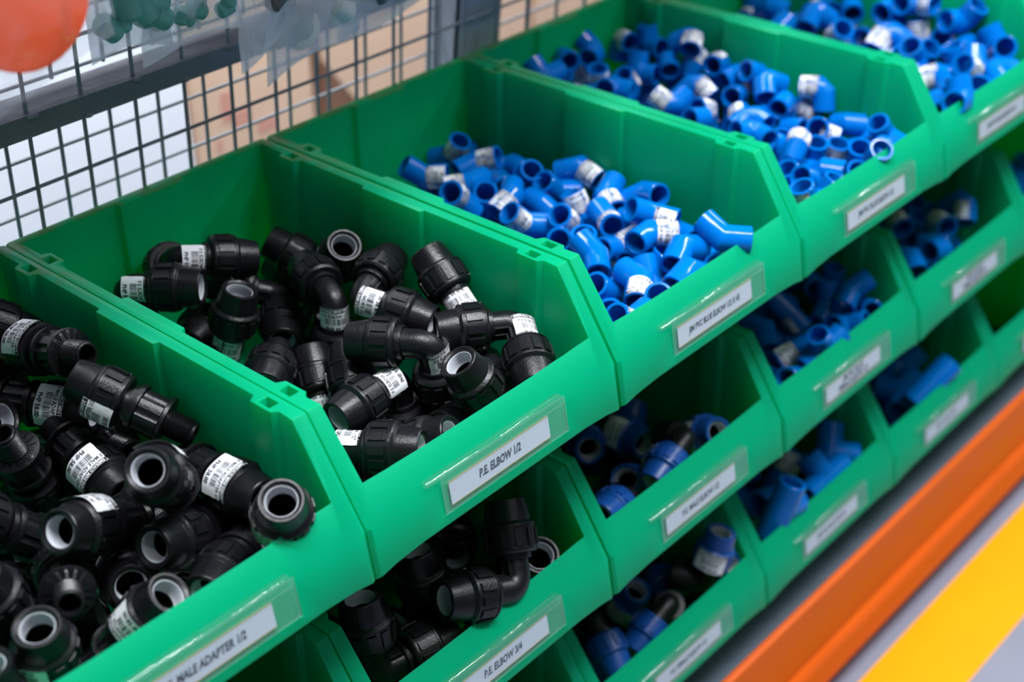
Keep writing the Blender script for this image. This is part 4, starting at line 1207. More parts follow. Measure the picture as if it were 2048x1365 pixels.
    ('L', 'A3', (0.8511, -0.2807, -0.0616), (0.090, -0.062, 0.701, -0.705), 1.00, 0, 0.00, 0, 'plain blue elbow facing viewer, middle right of the third top bin, rightmost'),
    ('L', 'A3', (0.8504, -0.2482, -0.0433), (0.320, -0.883, 0.327, 0.105), 1.00, 0, 0.00, 0, 'plain blue elbow pointing right, middle right of the third top bin'),
    ('L', 'A3', (0.7948, -0.2693, -0.0644), (0.181, -0.599, 0.772, -0.112), 1.00, 0, 0.00, 0, 'plain blue elbow facing viewer, middle centre of the third top bin, fourth from left'),
    ('L', 'A3', (0.7781, -0.3243, -0.0822), (0.461, -0.506, -0.578, 0.443), 1.00, 0, 0.00, 0, 'plain blue elbow pointing left, front centre of the third top bin'),
    ('L', 'A3', (0.7571, -0.3529, -0.0707), (0.781, -0.587, -0.169, 0.126), 1.00, 1, 1.51, 0, 'stickered blue elbow turned away, front centre of the third top bin, the right one'),
    ('L', 'A3', (0.7320, -0.3698, -0.0982), (0.451, 0.210, -0.727, 0.474), 1.00, 0, 0.00, 0, 'plain blue elbow facing viewer, front centre of the third top bin, second from left'),
    ('L', 'A3', (0.7276, -0.3940, -0.0851), (0.152, 0.202, -0.550, 0.796), 1.00, 0, 0.00, 0, 'plain blue elbow facing viewer, front centre of the third top bin, third from left'),
    ('L', 'A3', (0.6650, -0.4272, -0.0803), (0.505, 0.254, -0.656, 0.500), 1.00, 1, -1.41, 1, 'stickered blue elbow facing viewer, front left of the third top bin, rightmost'),
    ('L', 'A3', (0.7961, -0.3548, -0.0977), (0.329, 0.545, -0.520, 0.570), 1.00, 0, 0.00, 0, 'plain blue elbow facing viewer, front centre of the third top bin, fourth from left'),
    ('L', 'A3', (0.7523, -0.3874, -0.0815), (0.632, -0.504, 0.362, -0.464), 1.00, 0, 0.00, 0, 'plain blue elbow pointing right, front centre of the third top bin'),
    ('L', 'A3', (0.7848, -0.4112, -0.1031), (0.493, -0.283, -0.438, -0.697), 1.00, 0, 0.00, 0, 'plain blue elbow facing viewer, front centre of the third top bin, fifth from left'),
    ('L', 'A3', (0.7087, -0.4219, -0.0911), (0.459, 0.615, -0.530, 0.361), 1.00, 0, 0.00, 0, 'plain blue elbow pointing up, front centre of the third top bin'),
    ('L', 'A4', (1.1281, -0.3059, -0.0902), (0.011, -0.655, 0.448, -0.608), 1.15, 0, 0.00, 0, 'plain blue elbow facing viewer, middle right of the right top bin, rightmost'),
    ('L', 'A4', (1.1748, -0.3233, -0.0773), (0.115, 0.234, -0.433, 0.863), 1.15, 1, -0.99, 0, 'stickered blue elbow facing viewer, front right of the right top bin'),
    ('L', 'A4', (1.1742, -0.3537, -0.0679), (0.230, -0.678, 0.658, 0.232), 1.15, 1, -2.08, 0, 'stickered blue elbow pointing down, front right of the right top bin'),
    ('L', 'A4', (1.1713, -0.3936, -0.0639), (0.476, 0.512, -0.063, 0.712), 1.15, 0, 0.00, 0, 'plain blue elbow pointing up, front right of the right top bin, the right one'),
    ('L', 'A4', (1.1744, -0.3385, -0.0424), (0.103, 0.176, 0.458, 0.865), 1.15, 0, 0.00, 0, 'plain blue elbow pointing left, front right of the right top bin'),
    ('L', 'A4', (1.1744, -0.2815, -0.0829), (0.673, 0.218, -0.612, 0.353), 1.15, 1, -0.34, 0, 'stickered blue elbow pointing up, middle right of the right top bin'),
    ('L', 'A4', (1.1244, -0.3646, -0.0832), (0.094, 0.189, -0.813, -0.543), 1.15, 0, 0.00, 0, 'plain blue elbow facing viewer, front right of the right top bin'),
    ('L', 'A4', (1.0787, -0.4116, -0.1002), (0.406, 0.383, -0.733, 0.387), 1.15, 0, 0.00, 0, 'plain blue elbow facing viewer, front centre of the right top bin, rightmost'),
    ('L', 'A4', (1.1255, -0.4061, -0.0740), (0.175, -0.932, 0.314, 0.045), 1.15, 0, 0.00, 0, 'plain blue elbow pointing right, front right of the right top bin'),
    ('L', 'A4', (1.0767, -0.3669, -0.0748), (0.305, -0.329, 0.888, -0.097), 1.15, 2, 2.52, 0, 'stickered blue elbow pointing down, front centre of the right top bin'),
    ('L', 'A4', (1.1021, -0.1947, -0.0789), (0.033, 0.584, -0.566, 0.581), 1.15, 1, -2.12, 0, 'stickered blue elbow facing viewer, middle centre of the right top bin'),
    ('L', 'A4', (1.1744, -0.1762, -0.0538), (0.247, -0.202, 0.735, -0.599), 1.15, 0, 0.00, 0, 'plain blue elbow facing viewer, middle right of the right top bin, leftmost'),
    ('L', 'A4', (1.1745, -0.2396, -0.0444), (0.002, -0.013, -0.585, 0.811), 1.15, 0, 0.00, 0, 'plain blue elbow facing viewer, middle right of the right top bin, second from left'),
    ('L', 'A4', (1.1299, -0.2555, -0.0597), (0.076, 0.329, 0.267, -0.902), 1.15, 1, 0.06, 0, 'stickered blue elbow pointing down, middle right of the right top bin'),
    ('L', 'A4', (1.1274, -0.1477, -0.0548), (0.202, 0.227, 0.369, -0.878), 1.15, 0, 0.00, 0, 'plain blue elbow pointing down, back right of the right top bin'),
    ('L', 'A4', (1.1031, -0.0861, -0.0546), (0.760, -0.262, 0.338, -0.489), 1.15, 0, 0.00, 0, 'plain blue elbow pointing right, back centre of the right top bin'),
    ('L', 'A4', (1.0448, -0.1412, -0.0662), (0.973, -0.182, -0.140, 0.022), 1.15, 0, 0.00, 0, 'plain blue elbow pointing up, back centre of the right top bin'),
    ('L', 'A4', (1.1745, -0.1264, -0.0635), (0.363, -0.356, 0.638, -0.579), 1.15, 1, 3.58, 1, 'stickered blue elbow facing viewer, back right of the right top bin, the right one'),
    ('L', 'A4', (1.1744, -0.2676, -0.0326), (0.129, 0.662, -0.738, -0.028), 1.15, 1, -1.64, 0, 'stickered blue elbow facing viewer, middle right of the right top bin, the right one'),
    ('L', 'A4', (1.0110, -0.3902, -0.0836), (0.325, -0.225, 0.564, -0.725), 1.15, 0, 0.00, 0, 'plain blue elbow facing viewer, front centre of the right top bin, leftmost'),
    ('L', 'A4', (0.9919, -0.4334, -0.0700), (0.176, -0.048, -0.828, -0.530), 1.15, 0, 0.00, 0, 'plain blue elbow facing viewer, front left of the right top bin, the right one'),
    ('L', 'A4', (1.0944, -0.3985, -0.0713), (0.206, -0.216, -0.814, -0.499), 1.15, 1, 2.36, 0, 'stickered blue elbow facing viewer, front centre of the right top bin'),
    ('L', 'A4', (1.0955, -0.3207, -0.0729), (0.190, -0.327, 0.698, 0.608), 1.15, 0, 0.00, 0, 'plain blue elbow pointing down, front centre of the right top bin'),
    ('L', 'A4', (1.1060, -0.2755, -0.0936), (0.257, 0.508, -0.804, 0.170), 1.15, 1, -1.33, 0, 'stickered blue elbow facing viewer, middle right of the right top bin, the left one'),
    ('L', 'A4', (1.1423, -0.3956, -0.0992), (0.225, -0.767, -0.531, -0.282), 1.15, 0, 0.00, 0, 'plain blue elbow pointing up, front right of the right top bin, the left one'),
    ('T', 'B3', (0.7943, -0.3397, -0.3008), (0.763, 0.063, 0.351, -0.539), 1.05, 1, 2.84, 0, 'stickered blue tee pointing down, front centre of the middle blue bin'),
    ('T', 'B3', (0.8230, -0.4046, -0.3108), (0.048, -0.221, -0.265, -0.937), 1.05, 0, 0.00, 0, 'plain blue tee facing viewer, front right of the middle blue bin, the right one'),
    ('V', 'B3', (0.8667, -0.4091, -0.3032), (0.127, -0.389, 0.588, -0.698), 1.05, 0, 0.00, 0, 'plain bent blue elbow facing viewer, front right of the middle blue bin, rightmost'),
    ('V', 'B3', (0.7779, -0.4163, -0.3161), (0.654, -0.227, -0.411, -0.593), 1.05, 0, 0.00, 0, 'plain bent blue elbow facing viewer, front centre of the middle blue bin'),
    ('T', 'B3', (0.7357, -0.3949, -0.3054), (0.011, 0.285, 0.767, -0.574), 1.05, 1, 1.13, 0, 'stickered blue tee pointing left, front centre of the middle blue bin'),
    ('T', 'B3', (0.7380, -0.4260, -0.2938), (0.266, -0.089, 0.677, 0.680), 1.05, 0, 0.00, 0, 'plain blue tee pointing left, front centre of the middle blue bin, the right one'),
    ('V', 'B3', (0.6881, -0.4226, -0.3093), (0.219, 0.073, -0.953, 0.197), 1.05, 0, 0.00, 0, 'plain bent blue elbow facing viewer, front left of the middle blue bin'),
    ('V', 'B3', (0.7469, -0.3402, -0.3051), (0.304, -0.317, 0.878, -0.189), 1.05, 0, 0.00, 0, 'plain bent blue elbow pointing down, front centre of the middle blue bin'),
    ('V', 'B3', (0.8425, -0.3715, -0.2984), (0.241, -0.203, 0.794, 0.520), 1.05, 0, 0.00, 0, 'plain bent blue elbow pointing down, front right of the middle blue bin'),
    ('V', 'B3', (0.8637, -0.3234, -0.2884), (0.246, -0.418, 0.768, -0.419), 1.05, 0, 0.00, 0, 'plain bent blue elbow facing viewer, front right of the middle blue bin, leftmost'),
    ('V', 'B3', (0.8742, -0.3782, -0.3171), (0.426, 0.366, -0.719, 0.408), 1.05, 0, 0.00, 0, 'plain bent blue elbow facing viewer, front right of the middle blue bin, second from left'),
    ('V', 'B3', (0.8517, -0.3923, -0.2781), (0.066, 0.928, -0.274, 0.246), 1.05, 0, 0.00, 0, 'plain bent blue elbow pointing right, front right of the middle blue bin'),
    ('V', 'B3', (0.8741, -0.3556, -0.2968), (0.705, 0.014, -0.709, 0.001), 1.05, 0, 0.00, 0, 'plain bent blue elbow pointing up, front right of the middle blue bin'),
    ('L', 'B4', (1.0479, -0.4158, -0.2922), (0.090, -0.051, -0.987, 0.119), 1.20, 0, 0.00, 0, 'plain blue elbow facing viewer, front centre of the right middle bin, the right one'),
    ('L', 'B4', (1.1641, -0.3849, -0.2783), (0.425, -0.071, 0.833, -0.346), 1.20, 1, 3.31, 0, 'stickered blue elbow pointing down, front right of the right middle bin'),
    ('L', 'B4', (1.0781, -0.3251, -0.2891), (0.243, -0.385, 0.785, -0.420), 1.20, 1, 2.85, 0, 'stickered blue elbow facing viewer, front centre of the right middle bin'),
    ('L', 'B4', (1.1114, -0.3690, -0.2922), (0.385, -0.309, 0.430, -0.756), 1.20, 1, 2.10, 0, 'stickered blue elbow facing viewer, front right of the right middle bin'),
    ('L', 'B4', (0.9908, -0.3952, -0.2858), (0.279, -0.342, 0.856, -0.268), 1.20, 0, 0.00, 0, 'plain blue elbow facing viewer, front left of the right middle bin, the right one'),
    ('A', 'A0', (-0.0785, -0.0912, -0.1887), (0.730, 0.572, 0.208, 0.312), 1.06, 1, -1.17, 0, 'stickered black adapter turned away, back right of the adapter bin'),
    ('A', 'A0', (-0.2116, -0.3421, -0.1887), (0.127, 0.986, 0.099, 0.040), 1.06, 0, 0.00, 0, 'plain black adapter turned away, front left of the adapter bin'),
    ('A', 'A0', (-0.0639, -0.1285, -0.1887), (0.139, 0.138, -0.781, -0.593), 1.06, 1, -2.97, 0, 'stickered black adapter facing viewer, back right of the adapter bin, the right one'),
    ('A', 'A0', (-0.1910, -0.2562, -0.1876), (0.834, -0.406, -0.011, -0.372), 1.06, 0, 0.00, 0, 'plain black adapter pointing right, middle centre of the adapter bin'),
    ('A', 'A0', (-0.1129, -0.2002, -0.1739), (0.900, 0.340, 0.203, 0.179), 1.06, 0, 0.00, 0, 'plain black adapter turned away, middle centre of the adapter bin, the right one'),
    ('A', 'A0', (-0.1547, -0.1630, -0.1887), (0.489, -0.402, 0.458, -0.624), 1.06, 0, 0.00, 0, 'plain black adapter facing viewer, middle centre of the adapter bin, the left one'),
    ('A', 'A0', (-0.2377, -0.3205, -0.1553), (0.613, -0.202, -0.724, 0.243), 1.06, 0, 0.00, 0, 'plain black adapter pointing up, front left of the adapter bin'),
    ('A', 'A0', (-0.2664, -0.3715, -0.1467), (0.558, 0.453, -0.563, 0.408), 1.06, 1, 0.38, 1, 'stickered black adapter pointing up, front left of the adapter bin'),
    ('A', 'A0', (-0.0859, -0.0295, -0.1759), (0.382, -0.250, -0.711, -0.536), 1.06, 0, 0.00, 0, 'plain black adapter facing viewer, back right of the adapter bin'),
    ('E', 'A1', (0.0738, -0.0744, -0.1973), (0.373, 0.208, 0.086, 0.900), 1.06, 2, 0.07, 1, 'stickered black elbow pointing left, back left of the upper ELBOW bin'),
    ('E', 'A1', (0.2632, -0.2259, -0.1954), (0.183, 0.149, 0.102, 0.966), 1.06, 1, -1.95, 0, 'stickered black elbow pointing left, middle right of the upper ELBOW bin'),
    ('E', 'A1', (0.0849, -0.3600, -0.1973), (0.849, 0.217, -0.061, 0.478), 1.06, 2, -0.08, 0, 'stickered black elbow turned away, front left of the upper ELBOW bin'),
    ('E', 'A1', (0.2212, -0.1488, -0.1932), (0.575, 0.512, -0.525, 0.362), 1.06, 1, 0.23, 1, 'stickered black elbow pointing up, middle right of the upper ELBOW bin'),
    ('V', 'A2', (0.4403, -0.0238, -0.1512), (0.000, 0.994, -0.107, 0.000), 1.00, 2, 0.92, 1, 'stickered bent blue elbow pointing right, back centre of the X 45 bin, the left one'),
    ('V', 'A2', (0.4092, -0.1716, -0.1516), (0.519, -0.040, -0.617, -0.590), 1.00, 2, 0.65, 0, 'stickered bent blue elbow facing viewer, middle centre of the X 45 bin, leftmost'),
    ('V', 'A2', (0.4176, -0.2001, -0.1512), (0.592, -0.000, 0.000, -0.806), 1.00, 2, 1.07, 0, 'stickered bent blue elbow facing viewer, middle centre of the X 45 bin, second from left'),
    ('V', 'A2', (0.3525, -0.2865, -0.1512), (0.094, 0.948, -0.304, 0.008), 1.00, 2, 1.19, 0, 'stickered bent blue elbow pointing right, middle left of the X 45 bin'),
    ('V', 'A2', (0.4511, -0.3143, -0.1509), (0.979, 0.081, -0.127, -0.136), 1.00, 2, 0.57, 0, 'stickered bent blue elbow pointing right, front centre of the X 45 bin, leftmost'),
    ('V', 'A2', (0.3712, -0.3403, -0.1512), (0.874, 0.000, 0.000, 0.487), 1.00, 1, -1.78, 1, 'stickered bent blue elbow turned away, front left of the X 45 bin'),
    ('V', 'A2', (0.4608, -0.0727, -0.1512), (0.399, 0.755, 0.460, 0.243), 1.00, 0, 0.00, 0, 'plain bent blue elbow turned away, back centre of the X 45 bin, the left one'),
    ('V', 'A2', (0.4940, -0.0661, -0.1446), (0.279, -0.840, -0.364, 0.288), 1.00, 0, 0.00, 0, 'plain bent blue elbow turned away, back centre of the X 45 bin, the right one'),
    ('V', 'A2', (0.3315, -0.1132, -0.1512), (0.532, 0.500, 0.468, 0.498), 1.00, 0, 0.00, 0, 'plain bent blue elbow turned away, back left of the X 45 bin'),
    ('V', 'A2', (0.4867, -0.1325, -0.1514), (0.282, 0.596, 0.680, 0.322), 1.00, 2, -2.70, 1, 'stickered bent blue elbow pointing left, back centre of the X 45 bin, rightmost'),
    ('V', 'A2', (0.4371, -0.2567, -0.1425), (0.355, -0.697, -0.409, 0.469), 1.00, 0, 0.00, 0, 'plain bent blue elbow turned away, middle centre of the X 45 bin'),
    ('V', 'A2', (0.3699, -0.2564, -0.1517), (0.323, 0.248, 0.556, 0.725), 1.00, 0, 0.00, 0, 'plain bent blue elbow pointing left, middle left of the X 45 bin'),
    ('V', 'A2', (0.4860, -0.2799, -0.1513), (0.406, 0.458, -0.784, -0.104), 1.00, 0, 0.00, 0, 'plain bent blue elbow facing viewer, middle centre of the X 45 bin, rightmost'),
    ('V', 'A2', (0.3611, -0.3651, -0.1348), (0.233, -0.950, -0.041, -0.201), 1.00, 0, 0.00, 0, 'plain bent blue elbow pointing up, front left of the X 45 bin'),
    ('V', 'A2', (0.3975, -0.3594, -0.1513), (0.605, 0.424, 0.022, 0.674), 1.00, 1, -0.77, 0, 'stickered bent blue elbow pointing up, front left of the X 45 bin, the right one'),
    ('V', 'A2', (0.4427, -0.1236, -0.1498), (0.379, 0.719, 0.108, 0.573), 1.00, 1, -1.73, 1, 'stickered bent blue elbow pointing up, back centre of the X 45 bin, rightmost'),
    ('V', 'A2', (0.3947, -0.0957, -0.1279), (0.281, 0.906, 0.208, 0.237), 1.00, 1, -3.60, 0, 'stickered bent blue elbow turned away, back left of the X 45 bin'),
    ('V', 'A2', (0.4777, -0.1644, -0.1512), (0.188, -0.000, -0.000, 0.982), 1.00, 0, 0.00, 0, 'plain bent blue elbow pointing left, middle centre of the X 45 bin, the left one'),
    ('V', 'A2', (0.5278, -0.1153, -0.1517), (0.511, 0.776, -0.165, 0.332), 1.00, 0, 0.00, 0, 'plain bent blue elbow pointing up, back right of the X 45 bin, the right one'),
    ('V', 'A2', (0.3850, -0.2333, -0.1375), (0.704, 0.064, 0.704, -0.064), 1.00, 0, 0.00, 0, 'plain bent blue elbow pointing down, middle left of the X 45 bin'),
    ('V', 'A2', (0.4885, -0.2206, -0.1512), (0.000, -0.971, -0.238, 0.000), 1.00, 2, -1.36, 1, 'stickered bent blue elbow turned away, middle centre of the X 45 bin'),
    ('V', 'A2', (0.5729, -0.2184, -0.1517), (0.202, 0.716, 0.342, 0.574), 1.00, 2, 2.11, 0, 'stickered bent blue elbow pointing up, middle right of the X 45 bin, the right one'),
    ('V', 'A2', (0.3428, -0.3173, -0.1513), (0.000, 0.000, -0.673, -0.739), 1.00, 0, 0.00, 0, 'plain bent blue elbow facing viewer, front left of the X 45 bin'),
    ('V', 'A2', (0.3296, -0.3444, -0.1375), (0.454, -0.704, 0.062, -0.542), 1.00, 0, 0.00, 0, 'plain bent blue elbow pointing right, front left of the X 45 bin'),
    ('V', 'A2', (0.4991, -0.0233, -0.1510), (0.607, 0.779, -0.128, 0.086), 1.00, 2, 1.53, 1, 'stickered bent blue elbow pointing right, back centre of the X 45 bin, the right one'),
    ('V', 'A2', (0.5752, -0.0301, -0.1225), (0.114, 0.689, 0.078, 0.711), 1.00, 0, 0.00, 0, 'plain bent blue elbow pointing up, back right of the X 45 bin, the left one'),
    ('V', 'A2', (0.4136, -0.1225, -0.1375), (0.624, -0.676, -0.207, -0.332), 1.00, 2, -0.72, 0, 'stickered bent blue elbow pointing up, back centre of the X 45 bin, second from left'),
    ('V', 'A2', (0.4651, -0.2052, -0.1512), (0.558, -0.000, -0.000, 0.830), 1.00, 0, 0.00, 0, 'plain bent blue elbow pointing left, middle centre of the X 45 bin, the right one'),
    ('V', 'A2', (0.5342, -0.2344, -0.1428), (0.425, -0.340, -0.565, -0.620), 1.00, 1, 0.87, 1, 'stickered bent blue elbow facing viewer, middle right of the X 45 bin, second from left'),
    ('V', 'A2', (0.3482, -0.3714, -0.1113), (0.532, 0.257, -0.232, 0.772), 1.00, 0, 0.00, 0, 'plain bent blue elbow pointing left, front left of the X 45 bin'),
    ('V', 'A2', (0.4811, -0.3587, -0.1512), (0.833, -0.000, 0.000, -0.553), 1.00, 0, 0.00, 0, 'plain bent blue elbow pointing right, front centre of the X 45 bin'),
    ('V', 'A2', (0.5224, -0.3652, -0.1284), (0.550, -0.071, -0.322, 0.767), 1.00, 2, 0.09, 1, 'stickered bent blue elbow pointing left, front right of the X 45 bin'),
    ('V', 'A2', (0.3938, -0.0232, -0.1208), (0.279, -0.266, 0.312, -0.869), 1.00, 0, 0.00, 0, 'plain bent blue elbow facing viewer, back left of the X 45 bin, leftmost'),
    ('V', 'A2', (0.3457, -0.1450, -0.1253), (0.128, -0.114, -0.217, -0.961), 1.00, 0, 0.00, 0, 'plain bent blue elbow facing viewer, back left of the X 45 bin, rightmost'),
    ('V', 'A2', (0.4261, -0.1785, -0.1287), (0.513, -0.112, -0.628, -0.574), 1.00, 0, 0.00, 0, 'plain bent blue elbow facing viewer, middle centre of the X 45 bin, leftmost'),
    ('V', 'A2', (0.5148, -0.1853, -0.1512), (0.945, 0.000, 0.000, -0.326), 1.00, 1, 0.87, 1, 'stickered bent blue elbow pointing right, middle right of the X 45 bin'),
    ('V', 'A2', (0.3300, -0.1806, -0.1184), (0.277, 0.874, 0.265, -0.298), 1.00, 0, 0.00, 0, 'plain bent blue elbow turned away, middle left of the X 45 bin'),
    ('V', 'A2', (0.4391, -0.2127, -0.1343), (0.406, 0.197, -0.722, -0.524), 1.00, 0, 0.00, 0, 'plain bent blue elbow facing viewer, middle centre of the X 45 bin, second from left'),
    ('V', 'A2', (0.3440, -0.2652, -0.1369), (0.820, 0.380, -0.193, 0.382), 1.00, 0, 0.00, 0, 'plain bent blue elbow pointing up, middle left of the X 45 bin, the left one'),
    ('V', 'A2', (0.3356, -0.0394, -0.1250), (0.234, 0.557, -0.723, -0.335), 1.00, 1, -2.84, 0, 'stickered bent blue elbow facing viewer, back left of the X 45 bin, the left one'),
    ('V', 'A2', (0.4750, -0.0616, -0.1255), (0.716, 0.542, 0.039, 0.438), 1.00, 2, 1.98, 0, 'stickered bent blue elbow pointing up, back centre of the X 45 bin, leftmost'),
    ('V', 'A2', (0.3922, -0.1391, -0.1274), (0.503, 0.794, -0.179, -0.290), 1.00, 1, -2.25, 1, 'stickered bent blue elbow pointing right, back left of the X 45 bin'),
    ('V', 'A2', (0.4086, -0.2489, -0.1428), (0.115, 0.723, 0.189, 0.655), 1.00, 1, -2.16, 1, 'stickered bent blue elbow pointing up, middle centre of the X 45 bin'),
    ('V', 'A2', (0.5040, -0.1958, -0.1281), (0.392, 0.070, -0.322, -0.859), 1.00, 2, 1.50, 1, 'stickered bent blue elbow facing viewer, middle right of the X 45 bin, leftmost'),
    ('V', 'A2', (0.3729, -0.2838, -0.1193), (0.266, -0.021, 0.480, -0.836), 1.00, 2, -0.63, 0, 'stickered bent blue elbow facing viewer, middle left of the X 45 bin'),
    ('V', 'A2', (0.3801, -0.3414, -0.1124), (0.168, 0.161, -0.855, -0.463), 1.00, 2, 1.49, 0, 'stickered bent blue elbow facing viewer, front left of the X 45 bin, leftmost'),
    ('V', 'A2', (0.3655, -0.0796, -0.1374), (0.683, 0.489, -0.460, 0.289), 1.00, 1, -0.40, 0, 'stickered bent blue elbow pointing up, back left of the X 45 bin'),
    ('V', 'A2', (0.4862, -0.0983, -0.1264), (0.551, 0.783, -0.236, -0.166), 1.00, 0, 0.00, 0, 'plain bent blue elbow pointing right, back centre of the X 45 bin'),
    ('V', 'A2', (0.3457, -0.0965, -0.1262), (0.472, 0.839, -0.268, -0.038), 1.00, 0, 0.00, 0, 'plain bent blue elbow pointing right, back left of the X 45 bin'),
    ('V', 'A2', (0.3813, -0.3112, -0.1247), (0.595, 0.792, -0.007, 0.135), 1.00, 1, -1.51, 1, 'stickered bent blue elbow pointing up, front left of the X 45 bin, the left one'),
    ('V', 'A2', (0.3831, -0.2570, -0.1104), (0.423, 0.104, 0.428, 0.792), 1.00, 2, 1.75, 1, 'stickered bent blue elbow pointing left, middle left of the X 45 bin'),
    ('V', 'A2', (0.3535, -0.0633, -0.1127), (0.453, -0.024, -0.766, -0.455), 1.00, 2, 1.10, 0, 'stickered bent blue elbow facing viewer, back left of the X 45 bin, the right one'),
    ('V', 'A2', (0.3439, -0.1225, -0.1100), (0.042, 0.014, -0.754, -0.655), 1.00, 0, 0.00, 0, 'plain bent blue elbow facing viewer, back left of the X 45 bin, second from left'),
    ('V', 'A2', (0.3291, -0.2847, -0.1183), (0.180, 0.687, 0.192, 0.678), 1.00, 0, 0.00, 0, 'plain bent blue elbow pointing up, middle left of the X 45 bin, the right one'),
    ('V', 'A2', (0.3451, -0.3270, -0.1121), (0.060, -0.102, 0.697, 0.707), 1.00, 2, 1.70, 0, 'stickered bent blue elbow pointing down, front left of the X 45 bin'),
    ('V', 'A2', (0.4233, -0.0631, -0.1252), (0.740, 0.250, -0.546, -0.302), 1.00, 1, 1.36, 0, 'stickered bent blue elbow facing viewer, back centre of the X 45 bin, the left one'),
    ('V', 'A2', (0.3975, -0.1668, -0.1133), (0.553, 0.643, -0.332, 0.413), 1.00, 2, 3.00, 0, 'stickered bent blue elbow pointing up, middle left of the X 45 bin'),
    ('L', 'A3', (0.8282, -0.0397, -0.1322), (0.903, 0.023, -0.008, 0.428), 1.00, 0, 0.00, 0, 'plain blue elbow turned away, back right of the third top bin, the left one'),
    ('L', 'A3', (0.6777, -0.1451, -0.1322), (0.016, 0.998, 0.050, 0.018), 1.00, 1, -2.86, 0, 'stickered blue elbow turned away, back left of the third top bin, rightmost'),
    ('L', 'A3', (0.8115, -0.0917, -0.1322), (0.016, -0.076, -0.997, -0.018), 1.00, 2, 2.46, 1, 'stickered blue elbow pointing left, back right of the third top bin, the left one'),
    ('L', 'A3', (0.7298, -0.1937, -0.1293), (0.601, -0.126, -0.493, -0.616), 1.00, 2, 2.05, 1, 'stickered blue elbow facing viewer, middle centre of the third top bin, leftmost'),
    ('L', 'A3', (0.6558, -0.2576, -0.1323), (0.634, 0.773, -0.028, -0.002), 1.00, 1, -0.44, 1, 'stickered blue elbow pointing right, middle left of the third top bin, the right one'),
    ('L', 'A3', (0.6800, -0.3549, -0.1317), (0.550, -0.337, -0.718, -0.261), 1.00, 0, 0.00, 0, 'plain blue elbow pointing up, front left of the third top bin, the right one'),
    ('L', 'A3', (0.7454, -0.3279, -0.1324), (0.549, -0.431, -0.467, -0.543), 1.00, 0, 0.00, 0, 'plain blue elbow facing viewer, front centre of the third top bin, leftmost'),
    ('L', 'A3', (0.6361, -0.0381, -0.1322), (0.000, 0.712, 0.702, 0.024), 1.00, 0, 0.00, 0, 'plain blue elbow pointing left, back left of the third top bin'),
    ('L', 'A3', (0.6468, -0.0893, -0.1322), (0.889, 0.023, -0.008, 0.457), 1.00, 2, -0.81, 1, 'stickered blue elbow turned away, back left of the third top bin, leftmost'),
    ('L', 'A3', (0.6337, -0.1820, -0.1322), (0.001, -0.655, -0.755, -0.024), 1.00, 2, -2.02, 0, 'stickered blue elbow pointing left, middle left of the third top bin, the left one'),
    ('L', 'A3', (0.8491, -0.1710, -0.1322), (0.689, -0.001, -0.024, -0.724), 1.00, 2, -0.21, 1, 'stickered blue elbow facing viewer, middle right of the third top bin, leftmost'),
    ('L', 'A3', (0.7049, -0.3213, -0.1163), (0.715, -0.683, 0.110, -0.106), 1.00, 2, -0.78, 0, 'stickered blue elbow pointing right, front centre of the third top bin'),
    ('L', 'A3', (0.6470, -0.3242, -0.1322), (0.023, 0.876, -0.482, 0.007), 1.00, 1, -1.17, 1, 'stickered blue elbow pointing right, front left of the third top bin'),
    ('L', 'A3', (0.7298, -0.3700, -0.1322), (0.789, 0.024, -0.003, 0.614), 1.00, 2, 1.70, 0, 'stickered blue elbow turned away, front centre of the third top bin, the left one'),
    ('L', 'A3', (0.7674, -0.2059, -0.1302), (0.472, 0.802, 0.288, 0.226), 1.00, 2, -2.10, 1, 'stickered blue elbow turned away, middle centre of the third top bin, the left one'),
    ('L', 'A3', (0.8361, -0.0830, -0.1188), (0.436, 0.668, 0.581, 0.164), 1.00, 0, 0.00, 0, 'plain blue elbow turned away, back right of the third top bin, the right one'),
    ('L', 'A3', (0.7895, -0.0613, -0.1199), (0.531, -0.355, -0.769, -0.016), 1.00, 2, 1.99, 0, 'stickered blue elbow pointing up, back centre of the third top bin, rightmost'),
    ('L', 'A3', (0.8007, -0.1756, -0.1294), (0.157, 0.235, 0.859, 0.427), 1.00, 0, 0.00, 0, 'plain blue elbow pointing left, middle centre of the third top bin, the left one'),
    ('L', 'A3', (0.6457, -0.2062, -0.1322), (0.024, 0.751, -0.660, 0.002), 1.00, 2, 1.73, 1, 'stickered blue elbow pointing right, middle left of the third top bin, the left one'),
    ('L', 'A3', (0.7925, -0.2555, -0.1309), (0.208, 0.230, 0.530, 0.789), 1.00, 1, -1.37, 1, 'stickered blue elbow pointing left, middle centre of the third top bin, the right one'),
    ('L', 'A3', (0.8004, -0.2110, -0.1322), (0.240, 0.660, -0.207, 0.681), 1.00, 2, 3.24, 1, 'stickered blue elbow pointing up, middle centre of the third top bin'),
    ('L', 'A3', (0.6346, -0.3641, -0.1324), (0.424, 0.494, -0.593, -0.474), 1.00, 2, 0.57, 0, 'stickered blue elbow facing viewer, front left of the third top bin, second from left'),
    ('L', 'A3', (0.8075, -0.2984, -0.1322), (0.988, 0.020, -0.015, 0.150), 1.00, 1, 2.24, 1, 'stickered blue elbow turned away, middle right of the third top bin, the right one'),
    ('L', 'A3', (0.6852, -0.2820, -0.1141), (0.167, 0.081, 0.669, -0.720), 1.00, 1, 1.53, 1, 'stickered blue elbow pointing down, middle left of the third top bin'),
    ('L', 'A3', (0.6805, -0.3093, -0.1158), (0.422, -0.481, 0.530, -0.557), 1.00, 2, 2.24, 1, 'stickered blue elbow facing viewer, front left of the third top bin, leftmost'),
